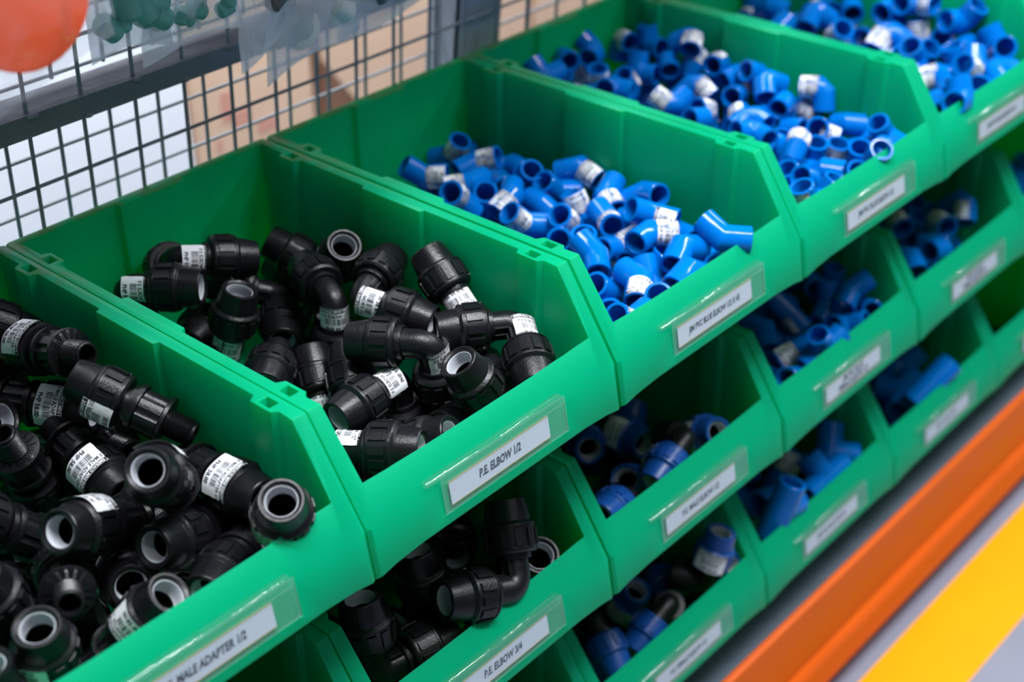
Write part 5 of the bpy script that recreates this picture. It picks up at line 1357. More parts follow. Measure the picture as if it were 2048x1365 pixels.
    ('L', 'A3', (0.6706, -0.0842, -0.1081), (0.381, 0.649, -0.556, 0.352), 1.00, 1, -1.65, 1, 'stickered blue elbow facing viewer, back left of the third top bin, second from left'),
    ('L', 'A3', (0.6691, -0.1200, -0.1290), (0.954, 0.289, 0.059, 0.054), 1.00, 0, 0.00, 0, 'plain blue elbow turned away, back left of the third top bin, rightmost'),
    ('L', 'A3', (0.7207, -0.1641, -0.0980), (0.816, -0.314, 0.465, -0.139), 1.00, 2, -2.64, 0, 'stickered blue elbow pointing right, middle centre of the third top bin'),
    ('L', 'A3', (0.6472, -0.1954, -0.1076), (0.252, 0.794, -0.553, 0.008), 1.00, 0, 0.00, 0, 'plain blue elbow pointing right, middle left of the third top bin'),
    ('L', 'A3', (0.8289, -0.2111, -0.1322), (0.504, -0.475, -0.465, -0.551), 1.00, 0, 0.00, 0, 'plain blue elbow facing viewer, middle right of the third top bin, leftmost'),
    ('L', 'A3', (0.6867, -0.3779, -0.1089), (0.027, 0.954, -0.252, -0.161), 1.00, 0, 0.00, 0, 'plain blue elbow pointing right, front left of the third top bin, the right one'),
    ('L', 'A3', (0.8769, -0.1150, -0.1075), (0.096, 0.065, -0.858, -0.500), 1.00, 0, 0.00, 0, 'plain blue elbow facing viewer, back right of the third top bin, rightmost'),
    ('L', 'A3', (0.6289, -0.1249, -0.1145), (0.310, -0.649, -0.321, 0.616), 1.00, 0, 0.00, 0, 'plain blue elbow turned away, back left of the third top bin, second from left'),
    ('L', 'A3', (0.6919, -0.1565, -0.1067), (0.095, 0.225, 0.858, 0.453), 1.00, 1, 0.62, 1, 'stickered blue elbow pointing left, middle left of the third top bin, the right one'),
    ('L', 'A3', (0.7592, -0.1335, -0.1199), (0.269, -0.944, -0.159, -0.103), 1.00, 0, 0.00, 0, 'plain blue elbow pointing up, back centre of the third top bin'),
    ('L', 'A3', (0.6753, -0.1955, -0.0996), (0.056, 0.712, 0.243, -0.657), 1.00, 0, 0.00, 0, 'plain blue elbow turned away, middle left of the third top bin, the right one'),
    ('L', 'A3', (0.7137, -0.2407, -0.1097), (0.377, -0.448, -0.237, -0.775), 1.00, 1, 4.23, 0, 'stickered blue elbow facing viewer, middle centre of the third top bin, second from left'),
    ('L', 'A3', (0.8070, -0.3637, -0.1322), (0.013, 0.982, 0.189, 0.020), 1.00, 2, -2.80, 1, 'stickered blue elbow turned away, front right of the third top bin'),
    ('L', 'A3', (0.6835, -0.2394, -0.1070), (0.120, 0.671, -0.729, -0.057), 1.00, 0, 0.00, 0, 'plain blue elbow facing viewer, middle left of the third top bin, the left one'),
    ('L', 'A3', (0.6305, -0.2270, -0.0935), (0.091, 0.784, 0.033, -0.613), 1.00, 0, 0.00, 0, 'plain blue elbow turned away, middle left of the third top bin, the left one'),
    ('L', 'A3', (0.6384, -0.0318, -0.1010), (0.790, 0.570, -0.215, 0.067), 1.00, 0, 0.00, 0, 'plain blue elbow pointing right, back left of the third top bin'),
    ('L', 'A3', (0.7477, -0.0296, -0.1007), (0.358, -0.374, -0.623, -0.587), 1.00, 2, 3.07, 0, 'stickered blue elbow facing viewer, back centre of the third top bin, leftmost'),
    ('L', 'A3', (0.6644, -0.1716, -0.0988), (0.496, -0.031, -0.610, -0.617), 1.00, 2, 1.37, 1, 'stickered blue elbow facing viewer, middle left of the third top bin'),
    ('L', 'A3', (0.7413, -0.1174, -0.1012), (0.612, 0.309, -0.003, 0.728), 1.00, 0, 0.00, 0, 'plain blue elbow pointing left, back centre of the third top bin, the right one'),
    ('L', 'A3', (0.8350, -0.1442, -0.1079), (0.955, 0.282, -0.066, -0.069), 1.00, 0, 0.00, 0, 'plain blue elbow pointing right, back right of the third top bin'),
    ('L', 'A3', (0.7535, -0.1551, -0.1058), (0.385, 0.822, 0.060, 0.416), 1.00, 0, 0.00, 0, 'plain blue elbow pointing up, middle centre of the third top bin, the left one'),
    ('L', 'A3', (0.6314, -0.2981, -0.1324), (0.769, 0.635, 0.031, 0.064), 1.00, 2, -2.28, 1, 'stickered blue elbow turned away, middle left of the third top bin'),
    ('L', 'A3', (0.6609, -0.3713, -0.1154), (0.354, -0.386, 0.555, -0.647), 1.00, 2, 2.82, 0, 'stickered blue elbow facing viewer, front left of the third top bin, third from left'),
    ('L', 'A3', (0.7655, -0.1775, -0.1149), (0.634, -0.011, -0.536, -0.557), 1.00, 0, 0.00, 0, 'plain blue elbow facing viewer, middle centre of the third top bin, second from left'),
    ('L', 'A3', (0.8772, -0.0503, -0.0899), (0.063, 0.062, -0.830, -0.550), 1.00, 0, 0.00, 0, 'plain blue elbow facing viewer, back right of the third top bin, leftmost'),
    ('L', 'A3', (0.6399, -0.0597, -0.1108), (0.712, 0.671, -0.157, 0.134), 1.00, 2, -1.10, 0, 'stickered blue elbow pointing up, back left of the third top bin, the left one'),
    ('L', 'A3', (0.7496, -0.0721, -0.1035), (0.632, -0.290, -0.233, 0.680), 1.00, 0, 0.00, 0, 'plain blue elbow pointing left, back centre of the third top bin, the left one'),
    ('L', 'A3', (0.6514, -0.1453, -0.1186), (0.501, 0.577, 0.082, 0.640), 1.00, 0, 0.00, 0, 'plain blue elbow pointing up, back left of the third top bin, rightmost'),
    ('L', 'A3', (0.7947, -0.1456, -0.0970), (0.257, 0.960, 0.004, -0.111), 1.00, 0, 0.00, 0, 'plain blue elbow turned away, back centre of the third top bin'),
    ('L', 'A3', (0.8739, -0.1694, -0.0996), (0.685, 0.282, 0.257, 0.621), 1.00, 2, -3.47, 1, 'stickered blue elbow turned away, middle right of the third top bin, the left one'),
    ('L', 'A3', (0.7188, -0.1971, -0.0887), (0.294, 0.565, -0.463, 0.616), 1.00, 0, 0.00, 0, 'plain blue elbow facing viewer, middle centre of the third top bin, leftmost'),
    ('L', 'A3', (0.7394, -0.2952, -0.0938), (0.064, 0.937, 0.337, -0.065), 1.00, 2, -2.28, 1, 'stickered blue elbow turned away, middle centre of the third top bin, the right one'),
    ('L', 'A3', (0.7060, -0.2981, -0.1016), (0.820, 0.261, -0.504, -0.077), 1.00, 0, 0.00, 0, 'plain blue elbow pointing up, middle centre of the third top bin, the right one'),
    ('L', 'A3', (0.7707, -0.2986, -0.1289), (0.481, -0.066, -0.691, -0.535), 1.00, 0, 0.00, 0, 'plain blue elbow facing viewer, middle centre of the third top bin, rightmost'),
    ('L', 'A3', (0.6499, -0.3428, -0.1037), (0.463, 0.660, -0.591, 0.028), 1.00, 0, 0.00, 0, 'plain blue elbow pointing right, front left of the third top bin, the left one'),
    ('L', 'A3', (0.6291, -0.1100, -0.0937), (0.255, 0.665, 0.697, -0.090), 1.00, 0, 0.00, 0, 'plain blue elbow turned away, back left of the third top bin, leftmost'),
    ('L', 'A3', (0.7217, -0.0769, -0.0946), (0.741, -0.174, -0.298, 0.577), 1.00, 2, -0.92, 1, 'stickered blue elbow pointing left, back centre of the third top bin'),
    ('L', 'A3', (0.7865, -0.0395, -0.0858), (0.047, -0.673, -0.536, -0.508), 1.00, 1, 3.27, 1, 'stickered blue elbow pointing up, back centre of the third top bin, leftmost'),
    ('L', 'A3', (0.6538, -0.2879, -0.0987), (0.435, -0.342, -0.674, -0.489), 1.00, 0, 0.00, 0, 'plain blue elbow facing viewer, middle left of the third top bin, the right one'),
    ('L', 'A3', (0.8060, -0.2958, -0.1031), (0.294, 0.319, 0.357, 0.827), 1.00, 0, 0.00, 0, 'plain blue elbow pointing left, middle right of the third top bin'),
    ('L', 'A3', (0.7105, -0.1075, -0.1304), (0.835, -0.017, -0.534, -0.134), 1.00, 2, 0.09, 1, 'stickered blue elbow pointing up, back centre of the third top bin, second from left'),
    ('L', 'A3', (0.6994, -0.0403, -0.0884), (0.234, 0.074, -0.958, 0.147), 1.00, 1, 0.54, 1, 'stickered blue elbow facing viewer, back left of the third top bin, leftmost'),
    ('L', 'A3', (0.6493, -0.3151, -0.1053), (0.701, 0.615, -0.201, 0.300), 1.00, 0, 0.00, 0, 'plain blue elbow pointing up, front left of the third top bin, the left one'),
    ('L', 'A3', (0.6885, -0.0715, -0.0883), (0.130, -0.507, -0.354, -0.775), 1.00, 1, -1.97, 0, 'stickered blue elbow facing viewer, back left of the third top bin, rightmost'),
    ('L', 'A3', (0.6910, -0.1149, -0.1054), (0.518, 0.594, 0.506, 0.350), 1.00, 1, -2.04, 0, 'stickered blue elbow turned away, back left of the third top bin, second from left'),
    ('L', 'A3', (0.6915, -0.3198, -0.0914), (0.418, 0.273, -0.618, -0.607), 1.00, 0, 0.00, 0, 'plain blue elbow facing viewer, front left of the third top bin'),
    ('L', 'A3', (0.6542, -0.0754, -0.0798), (0.688, 0.235, -0.679, -0.106), 1.00, 0, 0.00, 0, 'plain blue elbow facing viewer, back left of the third top bin'),
    ('L', 'A3', (0.6289, -0.0827, -0.0790), (0.180, 0.696, 0.197, 0.666), 1.00, 0, 0.00, 0, 'plain blue elbow pointing up, back left of the third top bin, leftmost'),
    ('L', 'A3', (0.6746, -0.1289, -0.0829), (0.756, 0.329, -0.563, -0.050), 1.00, 1, -0.41, 1, 'stickered blue elbow pointing up, back left of the third top bin, the right one'),
    ('L', 'A4', (0.9378, -0.1280, -0.1344), (0.485, 0.416, 0.480, 0.601), 1.25, 0, 0.00, 0, 'plain blue elbow pointing left, back left of the right top bin'),
    ('L', 'A4', (1.0987, -0.1364, -0.1341), (0.024, 0.750, -0.661, 0.001), 1.25, 1, -2.66, 1, 'stickered blue elbow pointing right, back centre of the right top bin'),
    ('L', 'A4', (0.9381, -0.2740, -0.1341), (0.417, 0.477, -0.615, -0.469), 1.25, 0, 0.00, 0, 'plain blue elbow facing viewer, middle left of the right top bin, third from left'),
    ('L', 'A4', (1.1006, -0.1912, -0.1341), (0.419, -0.008, -0.023, -0.908), 1.25, 0, 0.00, 0, 'plain blue elbow facing viewer, middle centre of the right top bin, the left one'),
    ('L', 'A4', (1.0034, -0.3122, -0.1150), (0.032, -0.032, -0.706, 0.706), 1.25, 0, 0.00, 0, 'plain blue elbow pointing left, front centre of the right top bin, the left one'),
    ('L', 'A4', (1.1026, -0.2385, -0.1341), (0.393, -0.009, -0.023, -0.919), 1.25, 0, 0.00, 0, 'plain blue elbow facing viewer, middle centre of the right top bin, the right one'),
    ('L', 'A4', (0.9530, -0.1660, -0.1341), (0.024, 0.786, -0.618, 0.003), 1.25, 1, -2.97, 0, 'stickered blue elbow pointing right, middle left of the right top bin'),
    ('L', 'A4', (1.1536, -0.2563, -0.1337), (0.789, 0.614, -0.003, 0.003), 1.25, 0, 0.00, 0, 'plain blue elbow turned away, middle right of the right top bin'),
    ('L', 'A4', (0.9524, -0.3270, -0.1342), (0.238, 0.251, -0.715, -0.608), 1.25, 0, 0.00, 0, 'plain blue elbow facing viewer, front left of the right top bin, the left one'),
    ('L', 'A4', (1.0516, -0.3327, -0.1341), (0.012, -0.257, -0.966, -0.021), 1.25, 0, 0.00, 0, 'plain blue elbow pointing left, front centre of the right top bin, the right one'),
    ('L', 'A4', (1.0700, -0.0461, -0.0914), (0.886, 0.116, 0.262, 0.365), 1.25, 1, -1.64, 0, 'stickered blue elbow turned away, back centre of the right top bin'),
    ('L', 'A4', (1.0885, -0.3748, -0.1344), (0.618, 0.209, -0.743, 0.151), 1.25, 0, 0.00, 0, 'plain blue elbow facing viewer, front centre of the right top bin, second from left'),
    ('L', 'A4', (1.0126, -0.1000, -0.1226), (0.898, -0.130, -0.419, -0.021), 1.25, 1, -0.78, 1, 'stickered blue elbow pointing up, back centre of the right top bin'),
    ('L', 'A4', (1.1223, -0.1034, -0.1344), (0.025, -0.001, -0.636, -0.772), 1.25, 0, 0.00, 0, 'plain blue elbow facing viewer, back right of the right top bin'),
    ('L', 'A4', (0.9979, -0.2710, -0.1308), (0.263, 0.648, 0.612, 0.370), 1.25, 2, -2.29, 1, 'stickered blue elbow pointing left, middle left of the right top bin, the right one'),
    ('L', 'A4', (0.9555, -0.3860, -0.1164), (0.904, 0.404, -0.140, -0.008), 1.25, 2, -1.59, 1, 'stickered blue elbow pointing right, front left of the right top bin'),
    ('L', 'A4', (0.9503, -0.0267, -0.1338), (0.505, 0.507, -0.491, 0.496), 1.25, 2, 1.66, 0, 'stickered blue elbow pointing up, back left of the right top bin, leftmost'),
    ('L', 'A4', (1.1069, -0.0782, -0.1092), (0.916, 0.058, 0.213, 0.336), 1.25, 2, -1.47, 1, 'stickered blue elbow turned away, back right of the right top bin'),
    ('L', 'A4', (1.1690, -0.0271, -0.1029), (0.098, 0.037, -0.708, -0.698), 1.25, 1, -1.41, 0, 'stickered blue elbow facing viewer, back right of the right top bin, the left one'),
    ('L', 'A4', (1.0672, -0.1897, -0.1144), (0.415, -0.131, -0.875, 0.211), 1.25, 0, 0.00, 0, 'plain blue elbow pointing left, middle centre of the right top bin, the left one'),
    ('L', 'A4', (1.0342, -0.2222, -0.0983), (0.374, 0.405, 0.727, 0.409), 1.25, 0, 0.00, 0, 'plain blue elbow pointing left, middle centre of the right top bin, the right one'),
    ('L', 'A4', (0.9467, -0.1851, -0.1021), (0.447, 0.237, -0.858, 0.092), 1.25, 0, 0.00, 0, 'plain blue elbow facing viewer, middle left of the right top bin, second from left'),
    ('L', 'A4', (0.9308, -0.0636, -0.1127), (0.181, 0.696, 0.198, 0.666), 1.25, 2, 4.45, 1, 'stickered blue elbow pointing up, back left of the right top bin, second from left'),
    ('L', 'A4', (1.1547, -0.0755, -0.1063), (0.012, 0.884, 0.316, 0.344), 1.25, 1, -2.51, 1, 'stickered blue elbow pointing up, back right of the right top bin'),
    ('L', 'A4', (0.9871, -0.2205, -0.1112), (0.675, 0.192, 0.247, 0.668), 1.25, 2, -1.42, 0, 'stickered blue elbow pointing left, middle left of the right top bin, the left one'),
    ('L', 'A4', (1.1502, -0.1340, -0.1344), (0.301, -0.667, -0.389, -0.560), 1.25, 0, 0.00, 0, 'plain blue elbow pointing up, back right of the right top bin'),
    ('L', 'A4', (0.9520, -0.2927, -0.0902), (0.081, -0.356, -0.216, -0.905), 1.25, 0, 0.00, 0, 'plain blue elbow facing viewer, middle left of the right top bin, rightmost'),
    ('L', 'A4', (0.9848, -0.0294, -0.0945), (0.024, -0.626, 0.495, 0.603), 1.25, 0, 0.00, 0, 'plain blue elbow pointing down, back left of the right top bin'),
    ('L', 'A4', (1.1366, -0.1634, -0.1262), (0.065, -0.495, -0.689, -0.525), 1.25, 0, 0.00, 0, 'plain blue elbow pointing left, middle right of the right top bin'),
    ('L', 'A4', (1.1085, -0.2211, -0.1038), (0.188, 0.918, -0.335, -0.098), 1.25, 0, 0.00, 0, 'plain blue elbow pointing right, middle right of the right top bin'),
    ('L', 'A4', (0.9827, -0.3412, -0.1025), (0.404, -0.578, -0.523, -0.478), 1.25, 0, 0.00, 0, 'plain blue elbow pointing up, front left of the right top bin'),
    ('L', 'A4', (0.9654, -0.1191, -0.1090), (0.690, 0.004, -0.429, -0.583), 1.25, 2, 0.80, 1, 'stickered blue elbow facing viewer, back left of the right top bin'),
    ('L', 'A4', (0.9532, -0.1015, -0.0813), (0.114, 0.850, -0.451, 0.246), 1.25, 0, 0.00, 0, 'plain blue elbow pointing right, back left of the right top bin'),
    ('L', 'A4', (1.1001, -0.1150, -0.0860), (0.358, -0.409, 0.838, -0.040), 1.25, 1, -1.77, 1, 'stickered blue elbow pointing down, back centre of the right top bin'),
    ('L', 'A4', (0.9936, -0.0710, -0.1026), (0.631, 0.557, -0.021, 0.540), 1.25, 1, -2.48, 1, 'stickered blue elbow pointing up, back left of the right top bin, rightmost'),
    ('L', 'A4', (0.9663, -0.1659, -0.0836), (0.581, -0.047, -0.638, -0.503), 1.25, 0, 0.00, 0, 'plain blue elbow facing viewer, middle left of the right top bin, leftmost'),
    ('L', 'A4', (1.1707, -0.2165, -0.0977), (0.706, 0.126, 0.166, 0.677), 1.25, 1, -1.04, 0, 'stickered blue elbow turned away, middle right of the right top bin'),
    ('L', 'A4', (0.9858, -0.2644, -0.0903), (0.113, 0.631, -0.594, -0.485), 1.25, 0, 0.00, 0, 'plain blue elbow pointing down, middle left of the right top bin'),
    ('L', 'A4', (1.0378, -0.3016, -0.1032), (0.744, -0.028, -0.660, -0.105), 1.25, 1, 1.58, 1, 'stickered blue elbow pointing up, middle centre of the right top bin'),
    ('E', 'B1', (0.0741, -0.0856, -0.4144), (0.083, 0.894, 0.388, 0.209), 1.16, 1, -4.34, 1, 'stickered black elbow turned away, back left of the lower ELBOW bin'),
    ('E', 'B1', (0.2173, -0.0819, -0.4144), (0.900, 0.086, -0.208, -0.373), 1.16, 1, 1.01, 1, 'stickered black elbow pointing right, back right of the lower ELBOW bin'),
    ('E', 'B1', (0.0728, -0.2360, -0.4016), (0.780, -0.064, -0.609, -0.127), 1.16, 1, 1.83, 1, 'stickered black elbow pointing up, middle left of the lower ELBOW bin'),
    ('E', 'B1', (0.0953, -0.2926, -0.4124), (0.110, -0.125, -0.976, -0.143), 1.16, 2, 4.22, 0, 'stickered black elbow facing viewer, middle left of the lower ELBOW bin'),
    ('E', 'B1', (0.2004, -0.3674, -0.4115), (0.022, -0.598, -0.784, -0.165), 1.16, 1, 3.03, 1, 'stickered black elbow pointing left, front right of the lower ELBOW bin'),
    ('E', 'B1', (0.0797, -0.0823, -0.3880), (0.115, -0.373, 0.920, 0.039), 1.16, 2, 1.57, 1, 'stickered black elbow facing viewer, back left of the lower ELBOW bin'),
    ('E', 'B1', (0.1396, -0.1037, -0.4144), (0.059, 0.844, 0.486, 0.217), 1.16, 1, -3.09, 0, 'stickered black elbow pointing up, back centre of the lower ELBOW bin'),
    ('E', 'B1', (0.1909, -0.1850, -0.3822), (0.769, 0.506, -0.375, -0.109), 1.16, 0, 0.00, 0, 'plain black elbow pointing right, middle centre of the lower ELBOW bin'),
    ('E', 'B1', (0.2212, -0.1650, -0.4109), (0.108, -0.730, -0.307, -0.601), 1.16, 0, 0.00, 0, 'plain black elbow pointing up, middle right of the lower ELBOW bin'),
    ('E', 'B1', (0.0474, -0.3478, -0.4112), (0.366, -0.497, -0.493, -0.613), 1.16, 1, 3.88, 0, 'stickered black elbow facing viewer, front left of the lower ELBOW bin'),
    ('E', 'B1', (0.0970, -0.0998, -0.3681), (0.184, 0.609, -0.771, -0.038), 1.16, 0, 0.00, 0, 'plain black elbow facing viewer, back centre of the lower ELBOW bin'),
    ('E', 'B1', (0.2092, -0.0874, -0.3910), (0.342, -0.249, -0.657, -0.623), 1.16, 0, 0.00, 0, 'plain black elbow facing viewer, back right of the lower ELBOW bin'),
    ('E', 'B1', (0.0330, -0.2003, -0.4110), (0.681, 0.231, -0.627, -0.301), 1.16, 0, 0.00, 0, 'plain black elbow facing viewer, middle left of the lower ELBOW bin'),
    ('E', 'B1', (0.0797, -0.3139, -0.3890), (0.156, -0.445, -0.550, -0.689), 1.16, 0, 0.00, 0, 'plain black elbow facing viewer, front left of the lower ELBOW bin'),
    ('F', 'B2', (0.3386, -0.0867, -0.4114), (0.489, 0.462, 0.400, 0.622), 1.05, 1, -3.29, 1, 'stickered blue-capped elbow pointing left, back left of the MALE ELBOW bin'),
    ('F', 'B2', (0.3635, -0.2412, -0.4145), (0.490, -0.092, -0.130, -0.857), 1.05, 0, 0.00, 0, 'plain blue-capped elbow facing viewer, middle left of the MALE ELBOW bin, the left one'),
    ('F', 'B2', (0.4734, -0.2562, -0.4145), (0.262, 0.157, 0.026, 0.952), 1.05, 0, 0.00, 0, 'plain blue-capped elbow pointing left, middle centre of the MALE ELBOW bin'),
    ('F', 'B2', (0.4121, -0.3282, -0.4145), (0.723, 0.148, -0.060, 0.673), 1.05, 1, -0.24, 1, 'stickered blue-capped elbow pointing left, front centre of the MALE ELBOW bin'),
    ('F', 'B2', (0.5158, -0.3335, -0.4145), (0.949, 0.024, -0.157, -0.272), 1.05, 0, 0.00, 0, 'plain blue-capped elbow pointing right, front right of the MALE ELBOW bin'),
    ('F', 'B2', (0.3927, -0.1141, -0.4138), (0.713, -0.128, -0.239, -0.646), 1.05, 0, 0.00, 0, 'plain blue-capped elbow facing viewer, back left of the MALE ELBOW bin'),
    ('F', 'B2', (0.5114, -0.1135, -0.4143), (0.045, 0.973, 0.125, 0.188), 1.05, 0, 0.00, 0, 'plain blue-capped elbow pointing up, back right of the MALE ELBOW bin'),
    ('F', 'B2', (0.3770, -0.2065, -0.4145), (0.092, -0.494, -0.855, -0.130), 1.05, 0, 0.00, 0, 'plain blue-capped elbow pointing left, middle left of the MALE ELBOW bin'),
    ('F', 'B2', (0.5324, -0.1938, -0.4145), (0.125, -0.233, -0.959, -0.099), 1.05, 1, 2.24, 0, 'stickered blue-capped elbow pointing left, middle right of the MALE ELBOW bin'),
    ('F', 'B2', (0.3817, -0.2753, -0.3866), (0.797, 0.437, -0.362, 0.208), 1.05, 2, -0.40, 0, 'stickered blue-capped elbow pointing up, middle left of the MALE ELBOW bin'),
    ('F', 'B2', (0.5147, -0.3048, -0.3878), (0.120, 0.914, 0.097, 0.376), 1.05, 1, -4.26, 1, 'stickered blue-capped elbow pointing up, middle right of the MALE ELBOW bin'),
    ('F', 'B2', (0.3875, -0.0317, -0.3830), (0.708, -0.654, -0.181, -0.195), 1.05, 1, 4.62, 1, 'stickered blue-capped elbow pointing up, back left of the MALE ELBOW bin, the left one'),
    ('F', 'B2', (0.3456, -0.2075, -0.4062), (0.037, 0.931, -0.229, 0.281), 1.05, 0, 0.00, 0, 'plain blue-capped elbow pointing right, middle left of the MALE ELBOW bin'),
    ('F', 'B2', (0.5032, -0.2273, -0.4103), (0.410, 0.781, -0.452, -0.131), 1.05, 1, -3.63, 1, 'stickered blue-capped elbow pointing right, middle right of the MALE ELBOW bin'),
    ('F', 'B2', (0.5439, -0.2284, -0.4063), (0.591, -0.426, -0.391, -0.562), 1.05, 2, 1.21, 1, 'stickered blue-capped elbow facing viewer, middle right of the MALE ELBOW bin, the left one'),
    ('F', 'B2', (0.3706, -0.2995, -0.3944), (0.428, -0.067, -0.371, -0.821), 1.05, 0, 0.00, 0, 'plain blue-capped elbow facing viewer, middle left of the MALE ELBOW bin, the right one'),
    ('F', 'B2', (0.4143, -0.2151, -0.3554), (0.873, -0.094, -0.411, 0.243), 1.05, 2, -2.12, 1, 'stickered blue-capped elbow pointing up, middle centre of the MALE ELBOW bin, the right one'),
    ('F', 'B2', (0.4513, -0.1992, -0.4096), (0.257, 0.548, 0.658, 0.448), 1.05, 1, -4.15, 1, 'stickered blue-capped elbow pointing left, middle centre of the MALE ELBOW bin'),
    ('F', 'B2', (0.3960, -0.0832, -0.3691), (0.273, 0.625, 0.197, 0.704), 1.05, 1, -3.16, 0, 'stickered blue-capped elbow pointing up, back left of the MALE ELBOW bin, the right one'),
    ('F', 'B2', (0.4266, -0.1915, -0.3851), (0.135, 0.740, 0.401, 0.524), 1.05, 1, -2.65, 0, 'stickered blue-capped elbow pointing up, middle centre of the MALE ELBOW bin, the left one'),
    ('F', 'B2', (0.5059, -0.2098, -0.3848), (0.432, 0.890, 0.103, 0.108), 1.05, 0, 0.00, 0, 'plain blue-capped elbow turned away, middle right of the MALE ELBOW bin'),
    ('F', 'B2', (0.3576, -0.2888, -0.3708), (0.642, 0.554, -0.485, 0.215), 1.05, 0, 0.00, 0, 'plain blue-capped elbow pointing up, middle left of the MALE ELBOW bin'),
    ('F', 'B2', (0.5731, -0.1625, -0.3937), (0.598, -0.013, -0.791, 0.128), 1.05, 0, 0.00, 0, 'plain blue-capped elbow pointing up, middle right of the MALE ELBOW bin'),
    ('V', 'B3', (0.6426, -0.1935, -0.3744), (0.093, 0.001, 0.000, 0.996), 1.00, 1, -0.98, 1, 'stickered bent blue elbow pointing left, middle left of the middle blue bin'),
    ('L', 'B3', (0.7728, -0.3085, -0.3754), (0.698, -0.000, -0.024, -0.716), 1.00, 1, 0.33, 0, 'stickered blue elbow facing viewer, front centre of the middle blue bin'),
    ('T', 'B3', (0.8579, -0.3081, -0.3749), (0.460, 0.190, -0.332, -0.801), 1.00, 0, 0.00, 0, 'plain blue tee facing viewer, front right of the middle blue bin, the left one'),
    ('V', 'B3', (0.6542, -0.3547, -0.3744), (0.000, 0.129, 0.992, -0.000), 1.00, 1, 2.18, 1, 'stickered bent blue elbow pointing left, front left of the middle blue bin'),
    ('V', 'B3', (0.7420, -0.3682, -0.3744), (0.000, -0.056, 0.998, -0.000), 1.00, 2, 3.11, 1, 'stickered bent blue elbow facing viewer, front centre of the middle blue bin'),
    ('V', 'B3', (0.6639, -0.2501, -0.3578), (0.136, 0.569, 0.357, -0.728), 1.00, 1, -0.07, 1, 'stickered bent blue elbow pointing down, middle left of the middle blue bin'),
    ('V', 'B3', (0.8644, -0.2459, -0.3742), (0.823, 0.092, -0.085, -0.554), 1.00, 0, 0.00, 0, 'plain bent blue elbow pointing right, middle right of the middle blue bin'),
    ('T', 'B3', (0.6449, -0.3026, -0.3744), (0.000, 0.905, -0.425, -0.000), 1.00, 2, 1.50, 0, 'stickered blue tee pointing right, middle left of the middle blue bin'),
    ('T', 'B3', (0.7888, -0.3818, -0.3553), (0.117, 0.145, -0.768, 0.612), 1.00, 0, 0.00, 0, 'plain blue tee facing viewer, front centre of the middle blue bin'),
    ('L', 'B3', (0.8372, -0.3554, -0.3754), (0.024, 0.591, -0.806, -0.004), 1.00, 1, -2.01, 0, 'stickered blue elbow facing viewer, front right of the middle blue bin'),
    ('V', 'B3', (0.6436, -0.3733, -0.3570), (0.202, 0.205, 0.346, -0.893), 1.00, 0, 0.00, 0, 'plain bent blue elbow pointing down, front left of the middle blue bin'),
    ('V', 'B3', (0.8670, -0.1883, -0.3745), (0.343, 0.710, 0.549, 0.275), 1.00, 0, 0.00, 0, 'plain bent blue elbow turned away, middle right of the middle blue bin'),
    ('V', 'B3', (0.6268, -0.2596, -0.3607), (0.519, -0.707, -0.028, -0.480), 1.00, 0, 0.00, 0, 'plain bent blue elbow pointing right, middle left of the middle blue bin, second from left'),
    ('V', 'B3', (0.6271, -0.3103, -0.3385), (0.269, 0.724, 0.634, -0.036), 1.00, 1, 1.19, 1, 'stickered bent blue elbow turned away, front left of the middle blue bin'),
    ('L', 'B3', (0.6699, -0.3895, -0.3324), (0.606, 0.780, 0.133, -0.076), 1.00, 2, -3.30, 0, 'stickered blue elbow turned away, front left of the middle blue bin'),
    ('T', 'B3', (0.7363, -0.3225, -0.3656), (0.114, 0.456, -0.707, -0.529), 1.00, 3, 0.39, 1, 'stickered blue tee facing viewer, front centre of the middle blue bin'),
    ('L', 'B3', (0.6688, -0.1903, -0.3615), (0.315, -0.072, -0.903, 0.281), 1.00, 0, 0.00, 0, 'plain blue elbow facing viewer, middle left of the middle blue bin'),
    ('V', 'B3', (0.7199, -0.2416, -0.3519), (0.025, 0.125, 0.728, 0.673), 1.00, 1, -3.93, 1, 'stickered bent blue elbow pointing left, middle centre of the middle blue bin'),
    ('V', 'B3', (0.6573, -0.2830, -0.3408), (0.702, 0.435, 0.088, -0.556), 1.00, 0, 0.00, 0, 'plain bent blue elbow pointing right, middle left of the middle blue bin, rightmost'),
    ('V', 'B3', (0.7002, -0.2726, -0.3505), (0.407, 0.898, 0.000, 0.167), 1.00, 0, 0.00, 0, 'plain bent blue elbow pointing up, middle centre of the middle blue bin'),
    ('T', 'B3', (0.6480, -0.3437, -0.3458), (0.916, -0.290, 0.006, 0.277), 1.00, 2, 0.06, 1, 'stickered blue tee turned away, front left of the middle blue bin'),
    ('L', 'B3', (0.8685, -0.3590, -0.3756), (0.600, 0.480, -0.416, -0.485), 1.00, 0, 0.00, 0, 'plain blue elbow pointing right, front right of the middle blue bin'),
    ('L', 'B3', (0.8252, -0.1901, -0.3521), (0.118, 0.967, 0.009, 0.228), 1.00, 1, -1.51, 0, 'stickered blue elbow pointing up, middle right of the middle blue bin'),
    ('T', 'B3', (0.6804, -0.2274, -0.3551), (0.572, 0.432, -0.684, 0.139), 1.00, 0, 0.00, 0, 'plain blue tee facing viewer, middle left of the middle blue bin'),
    ('L', 'B3', (0.7159, -0.2030, -0.3489), (0.168, 0.732, -0.574, 0.327), 1.00, 0, 0.00, 0, 'plain blue elbow facing viewer, middle centre of the middle blue bin'),
    ('V', 'B3', (0.6995, -0.3615, -0.3657), (0.526, -0.463, 0.637, -0.322), 1.00, 2, -1.95, 1, 'stickered bent blue elbow pointing right, front left of the middle blue bin'),
